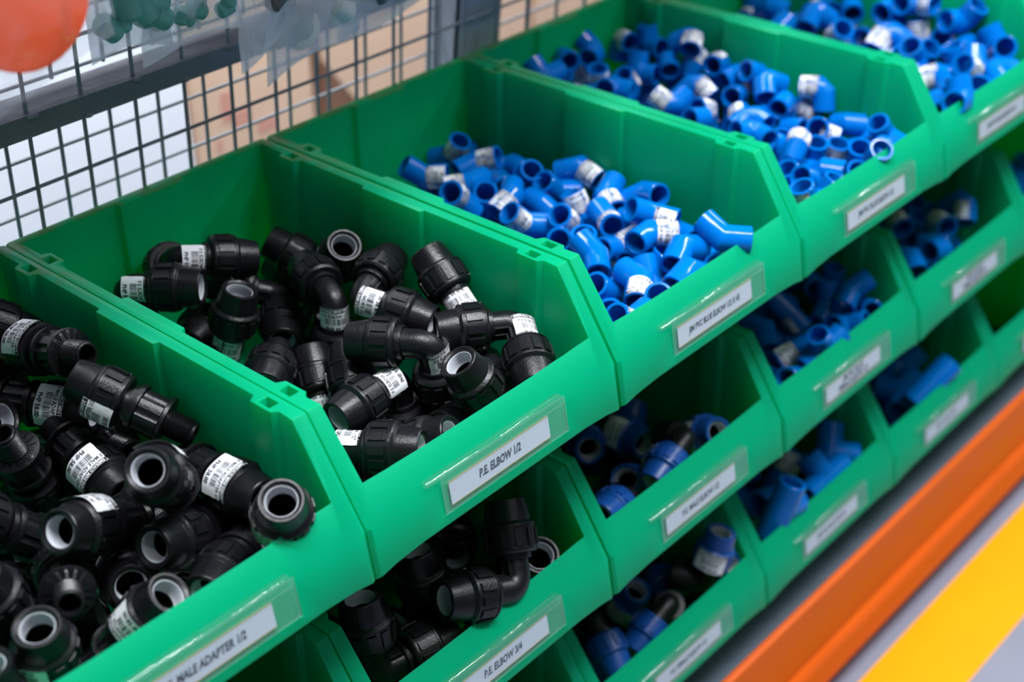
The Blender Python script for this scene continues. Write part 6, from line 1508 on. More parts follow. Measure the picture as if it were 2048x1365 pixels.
    ('T', 'B3', (0.7840, -0.2833, -0.3688), (0.103, 0.027, 0.988, -0.108), 1.00, 2, -1.81, 1, 'stickered blue tee pointing left, middle centre of the middle blue bin'),
    ('V', 'B3', (0.6273, -0.2183, -0.3666), (0.088, -0.692, -0.465, -0.545), 1.00, 0, 0.00, 0, 'plain bent blue elbow pointing up, middle left of the middle blue bin'),
    ('L', 'B3', (0.7654, -0.3407, -0.3504), (0.771, 0.215, -0.161, -0.578), 1.00, 0, 0.00, 0, 'plain blue elbow pointing right, front centre of the middle blue bin'),
    ('L', 'B3', (0.6306, -0.1958, -0.3319), (0.319, -0.569, -0.517, -0.555), 1.00, 0, 0.00, 0, 'plain blue elbow pointing up, middle left of the middle blue bin, the left one'),
    ('T', 'B3', (0.8732, -0.1634, -0.3376), (0.398, 0.585, -0.468, -0.530), 1.00, 2, -0.91, 0, 'stickered blue tee pointing right, middle right of the middle blue bin'),
    ('L', 'B3', (0.8725, -0.2434, -0.3476), (0.153, 0.139, -0.976, -0.065), 1.00, 0, 0.00, 0, 'plain blue elbow facing viewer, middle right of the middle blue bin'),
    ('T', 'B3', (0.7027, -0.3274, -0.3321), (0.747, 0.344, -0.362, 0.439), 1.00, 2, -0.29, 0, 'stickered blue tee pointing up, front centre of the middle blue bin'),
    ('T', 'B3', (0.7014, -0.2793, -0.3216), (0.124, -0.453, -0.858, -0.207), 1.00, 0, 0.00, 0, 'plain blue tee pointing left, middle centre of the middle blue bin, the right one'),
    ('L', 'B3', (0.6733, -0.3607, -0.3392), (0.256, -0.650, -0.667, -0.257), 1.00, 2, 3.60, 0, 'stickered blue elbow pointing up, front left of the middle blue bin'),
    ('T', 'B3', (0.7461, -0.3606, -0.3387), (0.177, -0.435, -0.168, 0.867), 1.00, 0, 0.00, 0, 'plain blue tee pointing left, front centre of the middle blue bin, the left one'),
    ('L', 'B3', (0.7521, -0.2746, -0.3468), (0.948, 0.184, -0.172, -0.196), 1.00, 0, 0.00, 0, 'plain blue elbow pointing right, middle centre of the middle blue bin'),
    ('T', 'B3', (0.7504, -0.1964, -0.3443), (0.071, 0.796, -0.158, -0.580), 1.00, 1, -2.50, 1, 'stickered blue tee pointing down, middle centre of the middle blue bin'),
    ('L', 'B3', (0.8336, -0.2380, -0.3722), (0.795, 0.214, -0.307, -0.478), 1.00, 2, -0.86, 0, 'stickered blue elbow pointing right, middle right of the middle blue bin'),
    ('V', 'B3', (0.6424, -0.2386, -0.3434), (0.399, 0.794, -0.406, 0.212), 1.00, 0, 0.00, 0, 'plain bent blue elbow pointing right, middle left of the middle blue bin, leftmost'),
    ('T', 'B3', (0.8462, -0.2787, -0.3603), (0.169, -0.264, 0.773, 0.551), 1.00, 0, 0.00, 0, 'plain blue tee pointing down, middle right of the middle blue bin, the right one'),
    ('L', 'B3', (0.6278, -0.3982, -0.3269), (0.911, -0.389, -0.073, -0.116), 1.00, 0, 0.00, 0, 'plain blue elbow pointing right, front left of the middle blue bin'),
    ('T', 'B3', (0.8195, -0.3299, -0.3533), (0.409, 0.478, 0.705, 0.327), 1.00, 0, 0.00, 0, 'plain blue tee pointing left, front right of the middle blue bin'),
    ('L', 'B3', (0.6801, -0.2083, -0.3291), (0.914, 0.067, -0.376, 0.136), 1.00, 0, 0.00, 0, 'plain blue elbow pointing up, middle left of the middle blue bin, the right one'),
    ('T', 'B3', (0.8200, -0.2425, -0.3491), (0.012, -0.456, 0.592, 0.664), 1.00, 0, 0.00, 0, 'plain blue tee pointing down, middle right of the middle blue bin, the left one'),
    ('L', 'B3', (0.6605, -0.3078, -0.3282), (0.117, 0.356, 0.454, 0.808), 1.00, 2, 2.33, 0, 'stickered blue elbow pointing left, front left of the middle blue bin'),
    ('V', 'B3', (0.8530, -0.3000, -0.3405), (0.504, 0.504, -0.397, 0.578), 1.00, 0, 0.00, 0, 'plain bent blue elbow pointing up, middle right of the middle blue bin'),
    ('T', 'B3', (0.6291, -0.2426, -0.3181), (0.522, 0.516, 0.445, 0.513), 1.00, 0, 0.00, 0, 'plain blue tee pointing left, middle left of the middle blue bin'),
    ('T', 'B3', (0.7484, -0.2338, -0.3180), (0.057, 0.230, 0.590, 0.772), 1.00, 0, 0.00, 0, 'plain blue tee pointing left, middle centre of the middle blue bin, the left one'),
    ('V', 'B3', (0.7465, -0.2834, -0.3219), (0.571, 0.739, 0.158, 0.319), 1.00, 2, 2.76, 0, 'stickered bent blue elbow turned away, middle centre of the middle blue bin'),
    ('L', 'B3', (0.6272, -0.3468, -0.3178), (0.129, 0.757, 0.141, 0.625), 1.00, 0, 0.00, 0, 'plain blue elbow pointing up, front left of the middle blue bin'),
    ('L', 'B4', (1.0806, -0.2862, -0.3518), (0.658, -0.260, 0.658, 0.260), 1.12, 0, 0.00, 0, 'plain blue elbow pointing down, middle centre of the right middle bin'),
    ('L', 'B4', (0.9503, -0.3708, -0.3689), (0.009, -0.394, -0.919, -0.023), 1.12, 1, 2.56, 1, 'stickered blue elbow pointing left, front left of the right middle bin'),
    ('L', 'B4', (1.1459, -0.3375, -0.3689), (0.976, 0.020, -0.013, 0.214), 1.12, 0, 0.00, 0, 'plain blue elbow turned away, front right of the right middle bin'),
    ('L', 'B4', (0.9321, -0.1733, -0.3507), (0.727, -0.312, 0.572, -0.214), 1.12, 0, 0.00, 0, 'plain blue elbow pointing down, middle left of the right middle bin'),
    ('L', 'B4', (1.0985, -0.2638, -0.3489), (0.357, -0.182, -0.712, 0.577), 1.12, 0, 0.00, 0, 'plain blue elbow pointing left, middle centre of the right middle bin'),
    ('L', 'B4', (1.0788, -0.3760, -0.3691), (0.628, 0.766, 0.093, 0.099), 1.12, 0, 0.00, 0, 'plain blue elbow turned away, front centre of the right middle bin'),
    ('L', 'B4', (1.1260, -0.3632, -0.3691), (0.305, -0.659, -0.380, -0.574), 1.12, 0, 0.00, 0, 'plain blue elbow pointing up, front right of the right middle bin'),
    ('L', 'B4', (0.9616, -0.2377, -0.3689), (0.898, 0.023, -0.008, 0.439), 1.12, 2, -0.26, 1, 'stickered blue elbow turned away, middle left of the right middle bin'),
    ('L', 'B4', (1.0614, -0.1330, -0.3689), (0.013, 0.972, 0.233, 0.021), 1.12, 0, 0.00, 0, 'plain blue elbow turned away, back centre of the right middle bin'),
    ('L', 'B4', (0.9502, -0.2642, -0.3689), (0.291, 0.021, 0.011, 0.956), 1.12, 0, 0.00, 0, 'plain blue elbow pointing left, middle left of the right middle bin, the left one'),
    ('L', 'B4', (1.0509, -0.2521, -0.3689), (0.008, -0.437, -0.899, -0.023), 1.12, 1, 1.78, 1, 'stickered blue elbow pointing left, middle centre of the right middle bin'),
    ('L', 'B4', (0.9474, -0.3133, -0.3686), (0.006, -0.001, -0.788, -0.616), 1.12, 2, 1.27, 1, 'stickered blue elbow facing viewer, front left of the right middle bin'),
    ('L', 'B4', (1.1729, -0.3748, -0.3518), (0.699, -0.106, 0.699, 0.107), 1.12, 0, 0.00, 0, 'plain blue elbow pointing down, front right of the right middle bin'),
    ('L', 'B4', (1.1248, -0.2269, -0.3500), (0.164, 0.705, -0.489, -0.486), 1.12, 1, -1.15, 1, 'stickered blue elbow pointing down, middle right of the right middle bin'),
    ('L', 'B4', (0.9941, -0.2698, -0.3459), (0.024, 0.487, -0.797, 0.356), 1.12, 0, 0.00, 0, 'plain blue elbow facing viewer, middle left of the right middle bin, the right one'),
    ('L', 'B4', (1.0109, -0.2512, -0.3691), (0.688, 0.307, -0.553, 0.355), 1.12, 0, 0.00, 0, 'plain blue elbow pointing up, middle centre of the right middle bin, the right one'),
    ('L', 'B4', (1.1284, -0.2921, -0.3689), (0.017, -0.013, -1.000, -0.018), 1.12, 1, 2.37, 1, 'stickered blue elbow facing viewer, middle right of the right middle bin, the left one'),
    ('L', 'B4', (0.9918, -0.3673, -0.3486), (0.532, -0.790, 0.218, -0.214), 1.12, 0, 0.00, 0, 'plain blue elbow pointing right, front left of the right middle bin'),
    ('L', 'B4', (1.0464, -0.3515, -0.3653), (0.670, 0.270, -0.200, -0.662), 1.12, 0, 0.00, 0, 'plain blue elbow pointing right, front centre of the right middle bin'),
    ('L', 'B4', (1.1753, -0.3277, -0.3385), (0.020, -0.001, 0.505, 0.863), 1.12, 0, 0.00, 0, 'plain blue elbow pointing left, front right of the right middle bin'),
    ('L', 'B4', (1.0975, -0.1686, -0.3678), (0.416, 0.500, -0.305, 0.696), 1.12, 2, 0.17, 1, 'stickered blue elbow pointing up, middle centre of the right middle bin, leftmost'),
    ('L', 'B4', (0.9505, -0.2772, -0.3414), (0.060, 0.204, 0.595, 0.775), 1.12, 0, 0.00, 0, 'plain blue elbow pointing left, middle left of the right middle bin, the right one'),
    ('L', 'B4', (1.1434, -0.2942, -0.3424), (0.257, 0.170, -0.703, -0.641), 1.12, 2, 3.00, 0, 'stickered blue elbow facing viewer, middle right of the right middle bin, the right one'),
    ('L', 'B4', (0.9666, -0.3500, -0.3397), (0.717, 0.106, -0.634, 0.268), 1.12, 0, 0.00, 0, 'plain blue elbow pointing up, front left of the right middle bin, leftmost'),
    ('L', 'B4', (1.1208, -0.3368, -0.3288), (0.195, 0.169, -0.878, -0.403), 1.12, 0, 0.00, 0, 'plain blue elbow facing viewer, front right of the right middle bin'),
    ('L', 'B4', (0.9385, -0.2331, -0.3417), (0.575, 0.189, -0.795, -0.029), 1.12, 1, -0.07, 0, 'stickered blue elbow facing viewer, middle left of the right middle bin'),
    ('L', 'B4', (1.0100, -0.2087, -0.3654), (0.489, -0.138, -0.647, -0.568), 1.12, 1, 0.78, 1, 'stickered blue elbow facing viewer, middle centre of the right middle bin, leftmost'),
    ('L', 'B4', (1.1549, -0.2253, -0.3404), (0.831, 0.028, -0.027, -0.555), 1.12, 0, 0.00, 0, 'plain blue elbow pointing right, middle right of the right middle bin'),
    ('L', 'B4', (0.9736, -0.3111, -0.3292), (0.315, -0.124, -0.734, -0.589), 1.12, 0, 0.00, 0, 'plain blue elbow facing viewer, front left of the right middle bin, the left one'),
    ('L', 'B4', (1.0587, -0.2445, -0.3264), (0.074, 0.304, -0.193, -0.930), 1.12, 1, -0.95, 0, 'stickered blue elbow pointing down, middle centre of the right middle bin'),
    ('L', 'B4', (1.1369, -0.2629, -0.3376), (0.418, 0.735, -0.231, 0.481), 1.12, 2, 3.14, 1, 'stickered blue elbow pointing up, middle right of the right middle bin'),
    ('L', 'B4', (1.0809, -0.2213, -0.3241), (0.523, 0.467, -0.691, 0.173), 1.12, 1, 0.01, 1, 'stickered blue elbow facing viewer, middle centre of the right middle bin, rightmost'),
    ('L', 'B4', (1.0189, -0.2688, -0.3234), (0.489, 0.724, 0.097, 0.476), 1.12, 2, -3.37, 1, 'stickered blue elbow pointing up, middle centre of the right middle bin, second from left'),
    ('L', 'B4', (1.0557, -0.2085, -0.3605), (0.673, 0.183, -0.612, -0.373), 1.12, 1, 0.51, 0, 'stickered blue elbow facing viewer, middle centre of the right middle bin, second from left'),
    ('L', 'B4', (1.1739, -0.2988, -0.3312), (0.620, 0.159, -0.740, -0.205), 1.12, 0, 0.00, 0, 'plain blue elbow facing viewer, middle right of the right middle bin, the right one'),
    ('L', 'B4', (0.9500, -0.3822, -0.3391), (0.612, 0.218, -0.406, 0.642), 1.12, 0, 0.00, 0, 'plain blue elbow pointing up, front left of the right middle bin, second from left'),
    ('L', 'B4', (0.9596, -0.2011, -0.3503), (0.080, 0.616, 0.401, 0.673), 1.12, 0, 0.00, 0, 'plain blue elbow pointing up, middle left of the right middle bin'),
    ('L', 'B4', (1.0236, -0.2237, -0.3316), (0.510, 0.571, 0.075, 0.639), 1.12, 0, 0.00, 0, 'plain blue elbow pointing up, middle centre of the right middle bin, the left one'),
    ('L', 'B4', (1.0092, -0.3117, -0.3426), (0.407, 0.632, 0.300, 0.587), 1.12, 0, 0.00, 0, 'plain blue elbow pointing up, front centre of the right middle bin, the left one'),
    ('L', 'B4', (1.1748, -0.2376, -0.3126), (0.518, 0.481, -0.602, 0.373), 1.12, 0, 0.00, 0, 'plain blue elbow facing viewer, middle right of the right middle bin, the left one'),
    ('L', 'B4', (0.9332, -0.4010, -0.3219), (0.219, -0.641, -0.614, -0.405), 1.12, 0, 0.00, 0, 'plain blue elbow pointing up, front left of the right middle bin, rightmost'),
    ('L', 'B4', (1.0297, -0.3556, -0.3406), (0.886, -0.007, -0.451, -0.103), 1.12, 0, 0.00, 0, 'plain blue elbow pointing up, front centre of the right middle bin, the right one'),
    ('L', 'B4', (0.9948, -0.1876, -0.3389), (0.601, 0.697, -0.084, 0.382), 1.12, 2, -1.78, 0, 'stickered blue elbow pointing up, middle left of the right middle bin'),
    ('L', 'B4', (1.0499, -0.1586, -0.3458), (0.310, 0.788, -0.465, 0.259), 1.12, 0, 0.00, 0, 'plain blue elbow pointing right, middle centre of the right middle bin'),
    ('L', 'B4', (0.9693, -0.2538, -0.3298), (0.345, -0.360, -0.526, -0.689), 1.12, 0, 0.00, 0, 'plain blue elbow facing viewer, middle left of the right middle bin, the left one'),
    ('L', 'B4', (1.1291, -0.2229, -0.3130), (0.696, 0.359, -0.041, 0.620), 1.12, 0, 0.00, 0, 'plain blue elbow pointing up, middle right of the right middle bin'),
    ('L', 'B4', (1.0058, -0.3552, -0.3221), (0.089, -0.484, -0.226, -0.840), 1.12, 0, 0.00, 0, 'plain blue elbow facing viewer, front centre of the right middle bin, the left one'),
    ('L', 'B4', (1.1010, -0.2907, -0.3284), (0.814, 0.283, -0.496, 0.110), 1.12, 2, 0.17, 0, 'stickered blue elbow pointing up, middle centre of the right middle bin, rightmost'),
    ('L', 'B5', (1.4694, -0.1819, -0.3691), (0.768, -0.045, -0.634, -0.081), 1.12, 0, 0.00, 0, 'plain blue elbow pointing up, middle right of the corner middle bin, second from left'),
    ('L', 'B5', (1.2330, -0.2952, -0.3689), (0.570, 0.583, -0.429, -0.389), 1.12, 0, 0.00, 0, 'plain blue elbow pointing right, middle left of the corner middle bin'),
    ('L', 'B5', (1.3292, -0.2686, -0.3689), (0.313, 0.022, 0.011, 0.950), 1.12, 1, -1.06, 0, 'stickered blue elbow pointing left, middle centre of the corner middle bin'),
    ('L', 'B5', (1.4752, -0.2129, -0.3691), (0.086, 0.092, 0.629, 0.767), 1.12, 0, 0.00, 0, 'plain blue elbow pointing left, middle right of the corner middle bin'),
    ('L', 'B5', (1.2508, -0.3370, -0.3689), (0.184, -0.014, -0.020, -0.983), 1.12, 0, 0.00, 0, 'plain blue elbow facing viewer, front left of the corner middle bin, the left one'),
    ('L', 'B5', (1.3704, -0.3480, -0.3689), (0.018, 0.999, -0.035, 0.017), 1.12, 0, 0.00, 0, 'plain blue elbow pointing right, front centre of the corner middle bin'),
    ('L', 'B5', (1.3282, -0.3312, -0.3691), (0.256, 0.607, -0.190, 0.728), 1.12, 0, 0.00, 0, 'plain blue elbow pointing up, front centre of the corner middle bin, second from left'),
    ('L', 'B5', (1.3924, -0.3203, -0.3689), (0.551, 0.466, -0.497, 0.482), 1.12, 0, 0.00, 0, 'plain blue elbow pointing up, front centre of the corner middle bin, third from left'),
    ('L', 'B5', (1.3023, -0.2134, -0.3420), (0.312, -0.168, 0.935, 0.028), 1.12, 0, 0.00, 0, 'plain blue elbow pointing down, middle left of the corner middle bin'),
    ('L', 'B5', (1.4371, -0.1896, -0.3500), (0.794, -0.303, -0.437, 0.294), 1.12, 0, 0.00, 0, 'plain blue elbow pointing up, middle right of the corner middle bin, leftmost'),
    ('L', 'B5', (1.2645, -0.2891, -0.3689), (0.006, -0.499, -0.866, -0.024), 1.12, 0, 0.00, 0, 'plain blue elbow pointing left, middle left of the corner middle bin, the right one'),
    ('L', 'B5', (1.3558, -0.2530, -0.3518), (0.705, -0.705, 0.049, -0.049), 1.12, 2, -2.06, 0, 'stickered blue elbow pointing right, middle centre of the corner middle bin'),
    ('L', 'B5', (1.4225, -0.2447, -0.3691), (0.016, -0.008, -0.636, -0.772), 1.12, 1, -3.63, 1, 'stickered blue elbow facing viewer, middle right of the corner middle bin'),
    ('L', 'B5', (1.2866, -0.3749, -0.3655), (0.289, -0.011, -0.869, -0.402), 1.12, 0, 0.00, 0, 'plain blue elbow facing viewer, front left of the corner middle bin, the right one'),
    ('L', 'B5', (1.3574, -0.2850, -0.3518), (0.268, -0.655, 0.268, 0.655), 1.12, 0, 0.00, 0, 'plain blue elbow pointing down, middle centre of the corner middle bin'),
    ('L', 'B5', (1.4752, -0.3365, -0.3689), (0.679, 0.029, -0.734, 0.004), 1.12, 2, 1.26, 1, 'stickered blue elbow pointing up, front right of the corner middle bin, the right one'),
    ('L', 'B5', (1.3465, -0.1849, -0.3509), (0.208, 0.337, 0.692, -0.603), 1.12, 1, 0.61, 0, 'stickered blue elbow pointing down, middle centre of the corner middle bin'),
    ('L', 'B5', (1.4482, -0.2331, -0.3499), (0.667, 0.600, -0.414, -0.153), 1.12, 0, 0.00, 0, 'plain blue elbow pointing right, middle right of the corner middle bin'),
    ('L', 'B5', (1.2308, -0.2169, -0.3328), (0.354, -0.644, 0.278, -0.619), 1.12, 0, 0.00, 0, 'plain blue elbow facing viewer, middle left of the corner middle bin, the left one'),
    ('L', 'B5', (1.3598, -0.2246, -0.3519), (0.617, 0.720, -0.274, 0.161), 1.12, 0, 0.00, 0, 'plain blue elbow pointing up, middle centre of the corner middle bin, the right one'),
    ('L', 'B5', (1.4578, -0.2911, -0.3691), (0.449, -0.527, -0.564, -0.450), 1.12, 0, 0.00, 0, 'plain blue elbow pointing up, middle right of the corner middle bin, rightmost'),
    ('L', 'B5', (1.2788, -0.3296, -0.3398), (0.301, 0.300, -0.670, -0.609), 1.12, 1, -1.19, 0, 'stickered blue elbow facing viewer, front left of the corner middle bin'),
    ('L', 'B5', (1.3427, -0.3605, -0.3559), (0.377, 0.650, -0.651, -0.109), 1.12, 0, 0.00, 0, 'plain blue elbow facing viewer, front centre of the corner middle bin, the right one'),
    ('L', 'B5', (1.4181, -0.3574, -0.3691), (0.102, -0.757, -0.151, -0.627), 1.12, 2, 3.66, 1, 'stickered blue elbow pointing up, front right of the corner middle bin, the left one'),
    ('L', 'B5', (1.2368, -0.2658, -0.3417), (0.360, -0.525, -0.470, -0.612), 1.12, 0, 0.00, 0, 'plain blue elbow facing viewer, middle left of the corner middle bin, the right one'),
    ('L', 'B5', (1.4007, -0.2114, -0.3228), (0.069, 0.972, 0.202, -0.102), 1.12, 0, 0.00, 0, 'plain blue elbow turned away, middle centre of the corner middle bin'),
    ('L', 'B5', (1.2915, -0.2958, -0.3429), (0.235, -0.614, -0.641, -0.395), 1.12, 0, 0.00, 0, 'plain blue elbow pointing up, middle left of the corner middle bin'),
    ('L', 'B5', (1.3220, -0.3926, -0.3309), (0.724, -0.012, -0.470, 0.505), 1.12, 0, 0.00, 0, 'plain blue elbow pointing up, front centre of the corner middle bin, fourth from left'),
    ('L', 'B5', (1.3973, -0.3786, -0.3528), (0.695, 0.382, -0.608, 0.037), 1.12, 0, 0.00, 0, 'plain blue elbow pointing up, front centre of the corner middle bin, rightmost'),
    ('L', 'B5', (1.3901, -0.1855, -0.3515), (0.494, 0.699, -0.163, 0.491), 1.12, 0, 0.00, 0, 'plain blue elbow pointing up, middle centre of the corner middle bin, the left one'),
    ('L', 'B5', (1.3258, -0.2565, -0.3406), (0.516, 0.123, 0.119, 0.840), 1.12, 0, 0.00, 0, 'plain blue elbow pointing left, middle centre of the corner middle bin'),
    ('L', 'B5', (1.2563, -0.3118, -0.3443), (0.457, 0.677, -0.098, 0.569), 1.12, 0, 0.00, 0, 'plain blue elbow pointing up, front left of the corner middle bin'),
    ('L', 'B5', (1.3081, -0.3232, -0.3271), (0.314, -0.579, -0.570, -0.491), 1.12, 0, 0.00, 0, 'plain blue elbow pointing up, front centre of the corner middle bin, leftmost'),
    ('L', 'B5', (1.3710, -0.3390, -0.3388), (0.321, -0.094, -0.566, -0.753), 1.12, 0, 0.00, 0, 'plain blue elbow facing viewer, front centre of the corner middle bin, the left one'),
    ('L', 'B5', (1.2795, -0.2483, -0.3400), (0.044, 0.164, 0.692, 0.702), 1.12, 0, 0.00, 0, 'plain blue elbow pointing left, middle left of the corner middle bin, the left one'),
    ('L', 'B5', (1.4013, -0.2700, -0.3410), (0.127, 0.939, -0.318, 0.010), 1.12, 0, 0.00, 0, 'plain blue elbow pointing right, middle centre of the corner middle bin'),
    ('F', 'C2', (0.3362, -0.1303, -0.6332), (0.593, 0.374, -0.486, -0.523), 1.05, 0, 0.00, 0, 'plain blue-capped elbow facing viewer, back left of the lowest capped-elbow bin'),
    ('F', 'C2', (0.4110, -0.2495, -0.6363), (0.108, 0.939, -0.306, 0.117), 1.05, 2, 1.95, 1, 'stickered blue-capped elbow pointing right, middle centre of the lowest capped-elbow bin'),
    ('F', 'C2', (0.5075, -0.2429, -0.6363), (0.209, 0.155, 0.035, 0.965), 1.05, 0, 0.00, 0, 'plain blue-capped elbow pointing left, middle right of the lowest capped-elbow bin'),
    ('F', 'C2', (0.5429, -0.2092, -0.6363), (0.021, -0.833, -0.530, -0.158), 1.05, 1, 2.31, 0, 'stickered blue-capped elbow pointing up, middle right of the lowest capped-elbow bin, leftmost'),
    ('F', 'C2', (0.4151, -0.3449, -0.6327), (0.471, 0.118, -0.839, -0.245), 1.05, 1, 1.38, 1, 'stickered blue-capped elbow facing viewer, front centre of the lowest capped-elbow bin, the left one'),
    ('F', 'C2', (0.5496, -0.2541, -0.6340), (0.128, -0.791, -0.269, -0.535), 1.05, 2, 2.70, 0, 'stickered blue-capped elbow pointing up, middle right of the lowest capped-elbow bin, second from left'),
    ('F', 'C2', (0.4508, -0.2975, -0.5924), (0.032, -0.043, -0.206, 0.977), 1.05, 1, 1.77, 1, 'stickered blue-capped elbow pointing left, middle centre of the lowest capped-elbow bin'),
    ('F', 'C2', (0.4877, -0.3393, -0.6127), (0.032, -0.958, -0.246, 0.145), 1.05, 2, -0.64, 1, 'stickered blue-capped elbow turned away, front centre of the lowest capped-elbow bin'),
    ('F', 'C2', (0.3338, -0.0964, -0.6343), (0.299, -0.656, -0.457, -0.521), 1.05, 1, 3.28, 0, 'stickered blue-capped elbow pointing up, back left of the lowest capped-elbow bin'),
    ('F', 'C2', (0.4853, -0.1383, -0.6340), (0.621, 0.044, -0.758, -0.195), 1.05, 1, 1.41, 0, 'stickered blue-capped elbow facing viewer, back centre of the lowest capped-elbow bin'),
    ('F', 'C2', (0.3485, -0.2825, -0.6339), (0.081, 0.605, 0.180, 0.771), 1.05, 2, 2.86, 0, 'stickered blue-capped elbow pointing up, middle left of the lowest capped-elbow bin'),
    ('F', 'C2', (0.4372, -0.0321, -0.6341), (0.227, 0.887, -0.093, 0.391), 1.05, 0, 0.00, 0, 'plain blue-capped elbow pointing up, back centre of the lowest capped-elbow bin'),
    ('F', 'C2', (0.5447, -0.0292, -0.6347), (0.496, -0.449, -0.527, -0.524), 1.05, 2, 1.82, 1, 'stickered blue-capped elbow facing viewer, back right of the lowest capped-elbow bin'),
    ('F', 'C2', (0.3873, -0.2312, -0.6339), (0.204, 0.835, -0.320, 0.399), 1.05, 0, 0.00, 0, 'plain blue-capped elbow pointing up, middle left of the lowest capped-elbow bin'),
    ('F', 'C2', (0.5326, -0.2749, -0.6280), (0.797, 0.323, -0.511, -0.009), 1.05, 1, 1.93, 1, 'stickered blue-capped elbow pointing up, middle right of the lowest capped-elbow bin, rightmost'),
    ('F', 'C2', (0.3372, -0.3309, -0.6031), (0.659, -0.232, -0.279, -0.659), 1.05, 1, 0.68, 1, 'stickered blue-capped elbow facing viewer, front left of the lowest capped-elbow bin, the right one'),
    ('F', 'C2', (0.4455, -0.1315, -0.5883), (0.051, 0.420, 0.906, 0.030), 1.05, 2, -3.79, 0, 'stickered blue-capped elbow pointing left, back centre of the lowest capped-elbow bin'),
    ('F', 'C2', (0.5028, -0.0710, -0.6048), (0.275, -0.236, -0.675, -0.642), 1.05, 0, 0.00, 0, 'plain blue-capped elbow facing viewer, back right of the lowest capped-elbow bin'),
    ('F', 'C2', (0.3687, -0.2389, -0.6039), (0.555, 0.515, -0.611, 0.231), 1.05, 1, -2.25, 1, 'stickered blue-capped elbow facing viewer, middle left of the lowest capped-elbow bin'),
    ('F', 'C2', (0.4764, -0.2586, -0.6060), (0.464, -0.107, -0.772, -0.422), 1.05, 2, 1.52, 1, 'stickered blue-capped elbow facing viewer, middle centre of the lowest capped-elbow bin'),
    ('F', 'C2', (0.3336, -0.3096, -0.5921), (0.637, -0.335, -0.506, -0.474), 1.05, 1, 1.56, 1, 'stickered blue-capped elbow facing viewer, front left of the lowest capped-elbow bin, the left one'),
    ('F', 'C2', (0.4938, -0.3044, -0.6078), (0.242, 0.804, 0.289, 0.459), 1.05, 2, -2.71, 1, 'stickered blue-capped elbow pointing up, middle centre of the lowest capped-elbow bin'),
    ('F', 'C2', (0.3753, -0.0750, -0.6047), (0.672, 0.269, -0.643, 0.250), 1.05, 0, 0.00, 0, 'plain blue-capped elbow pointing up, back left of the lowest capped-elbow bin'),
    ('F', 'C2', (0.5037, -0.2113, -0.6013), (0.605, 0.389, -0.652, 0.239), 1.05, 1, 0.65, 1, 'stickered blue-capped elbow facing viewer, middle right of the lowest capped-elbow bin'),
    ('T', 'C3', (0.6538, -0.2569, -0.6307), (0.914, -0.000, 0.000, 0.406), 1.30, 0, 0.00, 0, 'plain blue tee turned away, middle left of the lowest tee bin'),
    ('T', 'C3', (0.8339, -0.2484, -0.6307), (0.000, 0.058, -0.998, -0.007), 1.30, 0, 0.00, 0, 'plain blue tee facing viewer, middle right of the lowest tee bin'),
    ('T', 'C3', (0.6556, -0.3671, -0.6162), (0.945, -0.242, 0.196, 0.099), 1.30, 1, 1.98, 1, 'stickered blue tee turned away, front left of the lowest tee bin'),
    ('T', 'C3', (0.8014, -0.2950, -0.6307), (0.058, 0.000, 0.000, -0.998), 1.30, 3, -0.92, 0, 'stickered blue tee facing viewer, middle centre of the lowest tee bin, the right one'),
    ('T', 'C3', (0.7083, -0.2860, -0.6307), (0.983, -0.000, -0.000, -0.186), 1.30, 0, 0.00, 0, 'plain blue tee pointing right, middle centre of the lowest tee bin'),
    ('T', 'C3', (0.8506, -0.2438, -0.5960), (0.169, 0.428, 0.813, 0.356), 1.30, 0, 0.00, 0, 'plain blue tee pointing left, middle right of the lowest tee bin'),
    ('T', 'C3', (0.7009, -0.3144, -0.6115), (0.392, -0.846, -0.289, -0.218), 1.30, 0, 0.00, 0, 'plain blue tee pointing up, front centre of the lowest tee bin, the left one'),
    ('T', 'C3', (0.8453, -0.3686, -0.6063), (0.064, 0.074, 0.773, -0.626), 1.30, 2, -2.80, 1, 'stickered blue tee pointing left, front right of the lowest tee bin'),
    ('T', 'C3', (0.8695, -0.1429, -0.6088), (0.341, -0.619, -0.211, 0.675), 1.30, 0, 0.00, 0, 'plain blue tee turned away, back right of the lowest tee bin'),
    ('T', 'C3', (0.7535, -0.2582, -0.6153), (0.664, -0.274, -0.060, -0.693), 1.30, 0, 0.00, 0, 'plain blue tee facing viewer, middle centre of the lowest tee bin'),
    ('T', 'C3', (0.8231, -0.2624, -0.5829), (0.455, -0.768, 0.201, -0.404), 1.30, 2, -2.47, 1, 'stickered blue tee pointing right, middle right of the lowest tee bin'),
    ('T', 'C3', (0.7548, -0.3443, -0.6189), (0.269, 0.269, -0.258, -0.888), 1.30, 0, 0.00, 0, 'plain blue tee facing viewer, front centre of the lowest tee bin, the left one'),
    ('T', 'C3', (0.6308, -0.1217, -0.6087), (0.667, -0.234, 0.636, -0.309), 1.30, 2, -0.53, 1, 'stickered blue tee pointing down, back left of the lowest tee bin, the left one'),
    ('T', 'C3', (0.8439, -0.1243, -0.5906), (0.662, 0.709, -0.106, 0.217), 1.30, 0, 0.00, 0, 'plain blue tee pointing up, back right of the lowest tee bin'),
    ('T', 'C3', (0.6626, -0.2042, -0.6106), (0.214, 0.928, -0.126, 0.280), 1.30, 1, 0.06, 1, 'stickered blue tee pointing up, middle left of the lowest tee bin'),
    ('T', 'C3', (0.7768, -0.2004, -0.6313), (0.399, 0.306, 0.526, 0.686), 1.30, 2, 3.93, 0, 'stickered blue tee pointing left, middle centre of the lowest tee bin'),
    ('T', 'C3', (0.7206, -0.3462, -0.5888), (0.039, -0.893, -0.215, -0.394), 1.30, 0, 0.00, 0, 'plain blue tee pointing up, front centre of the lowest tee bin, the right one'),
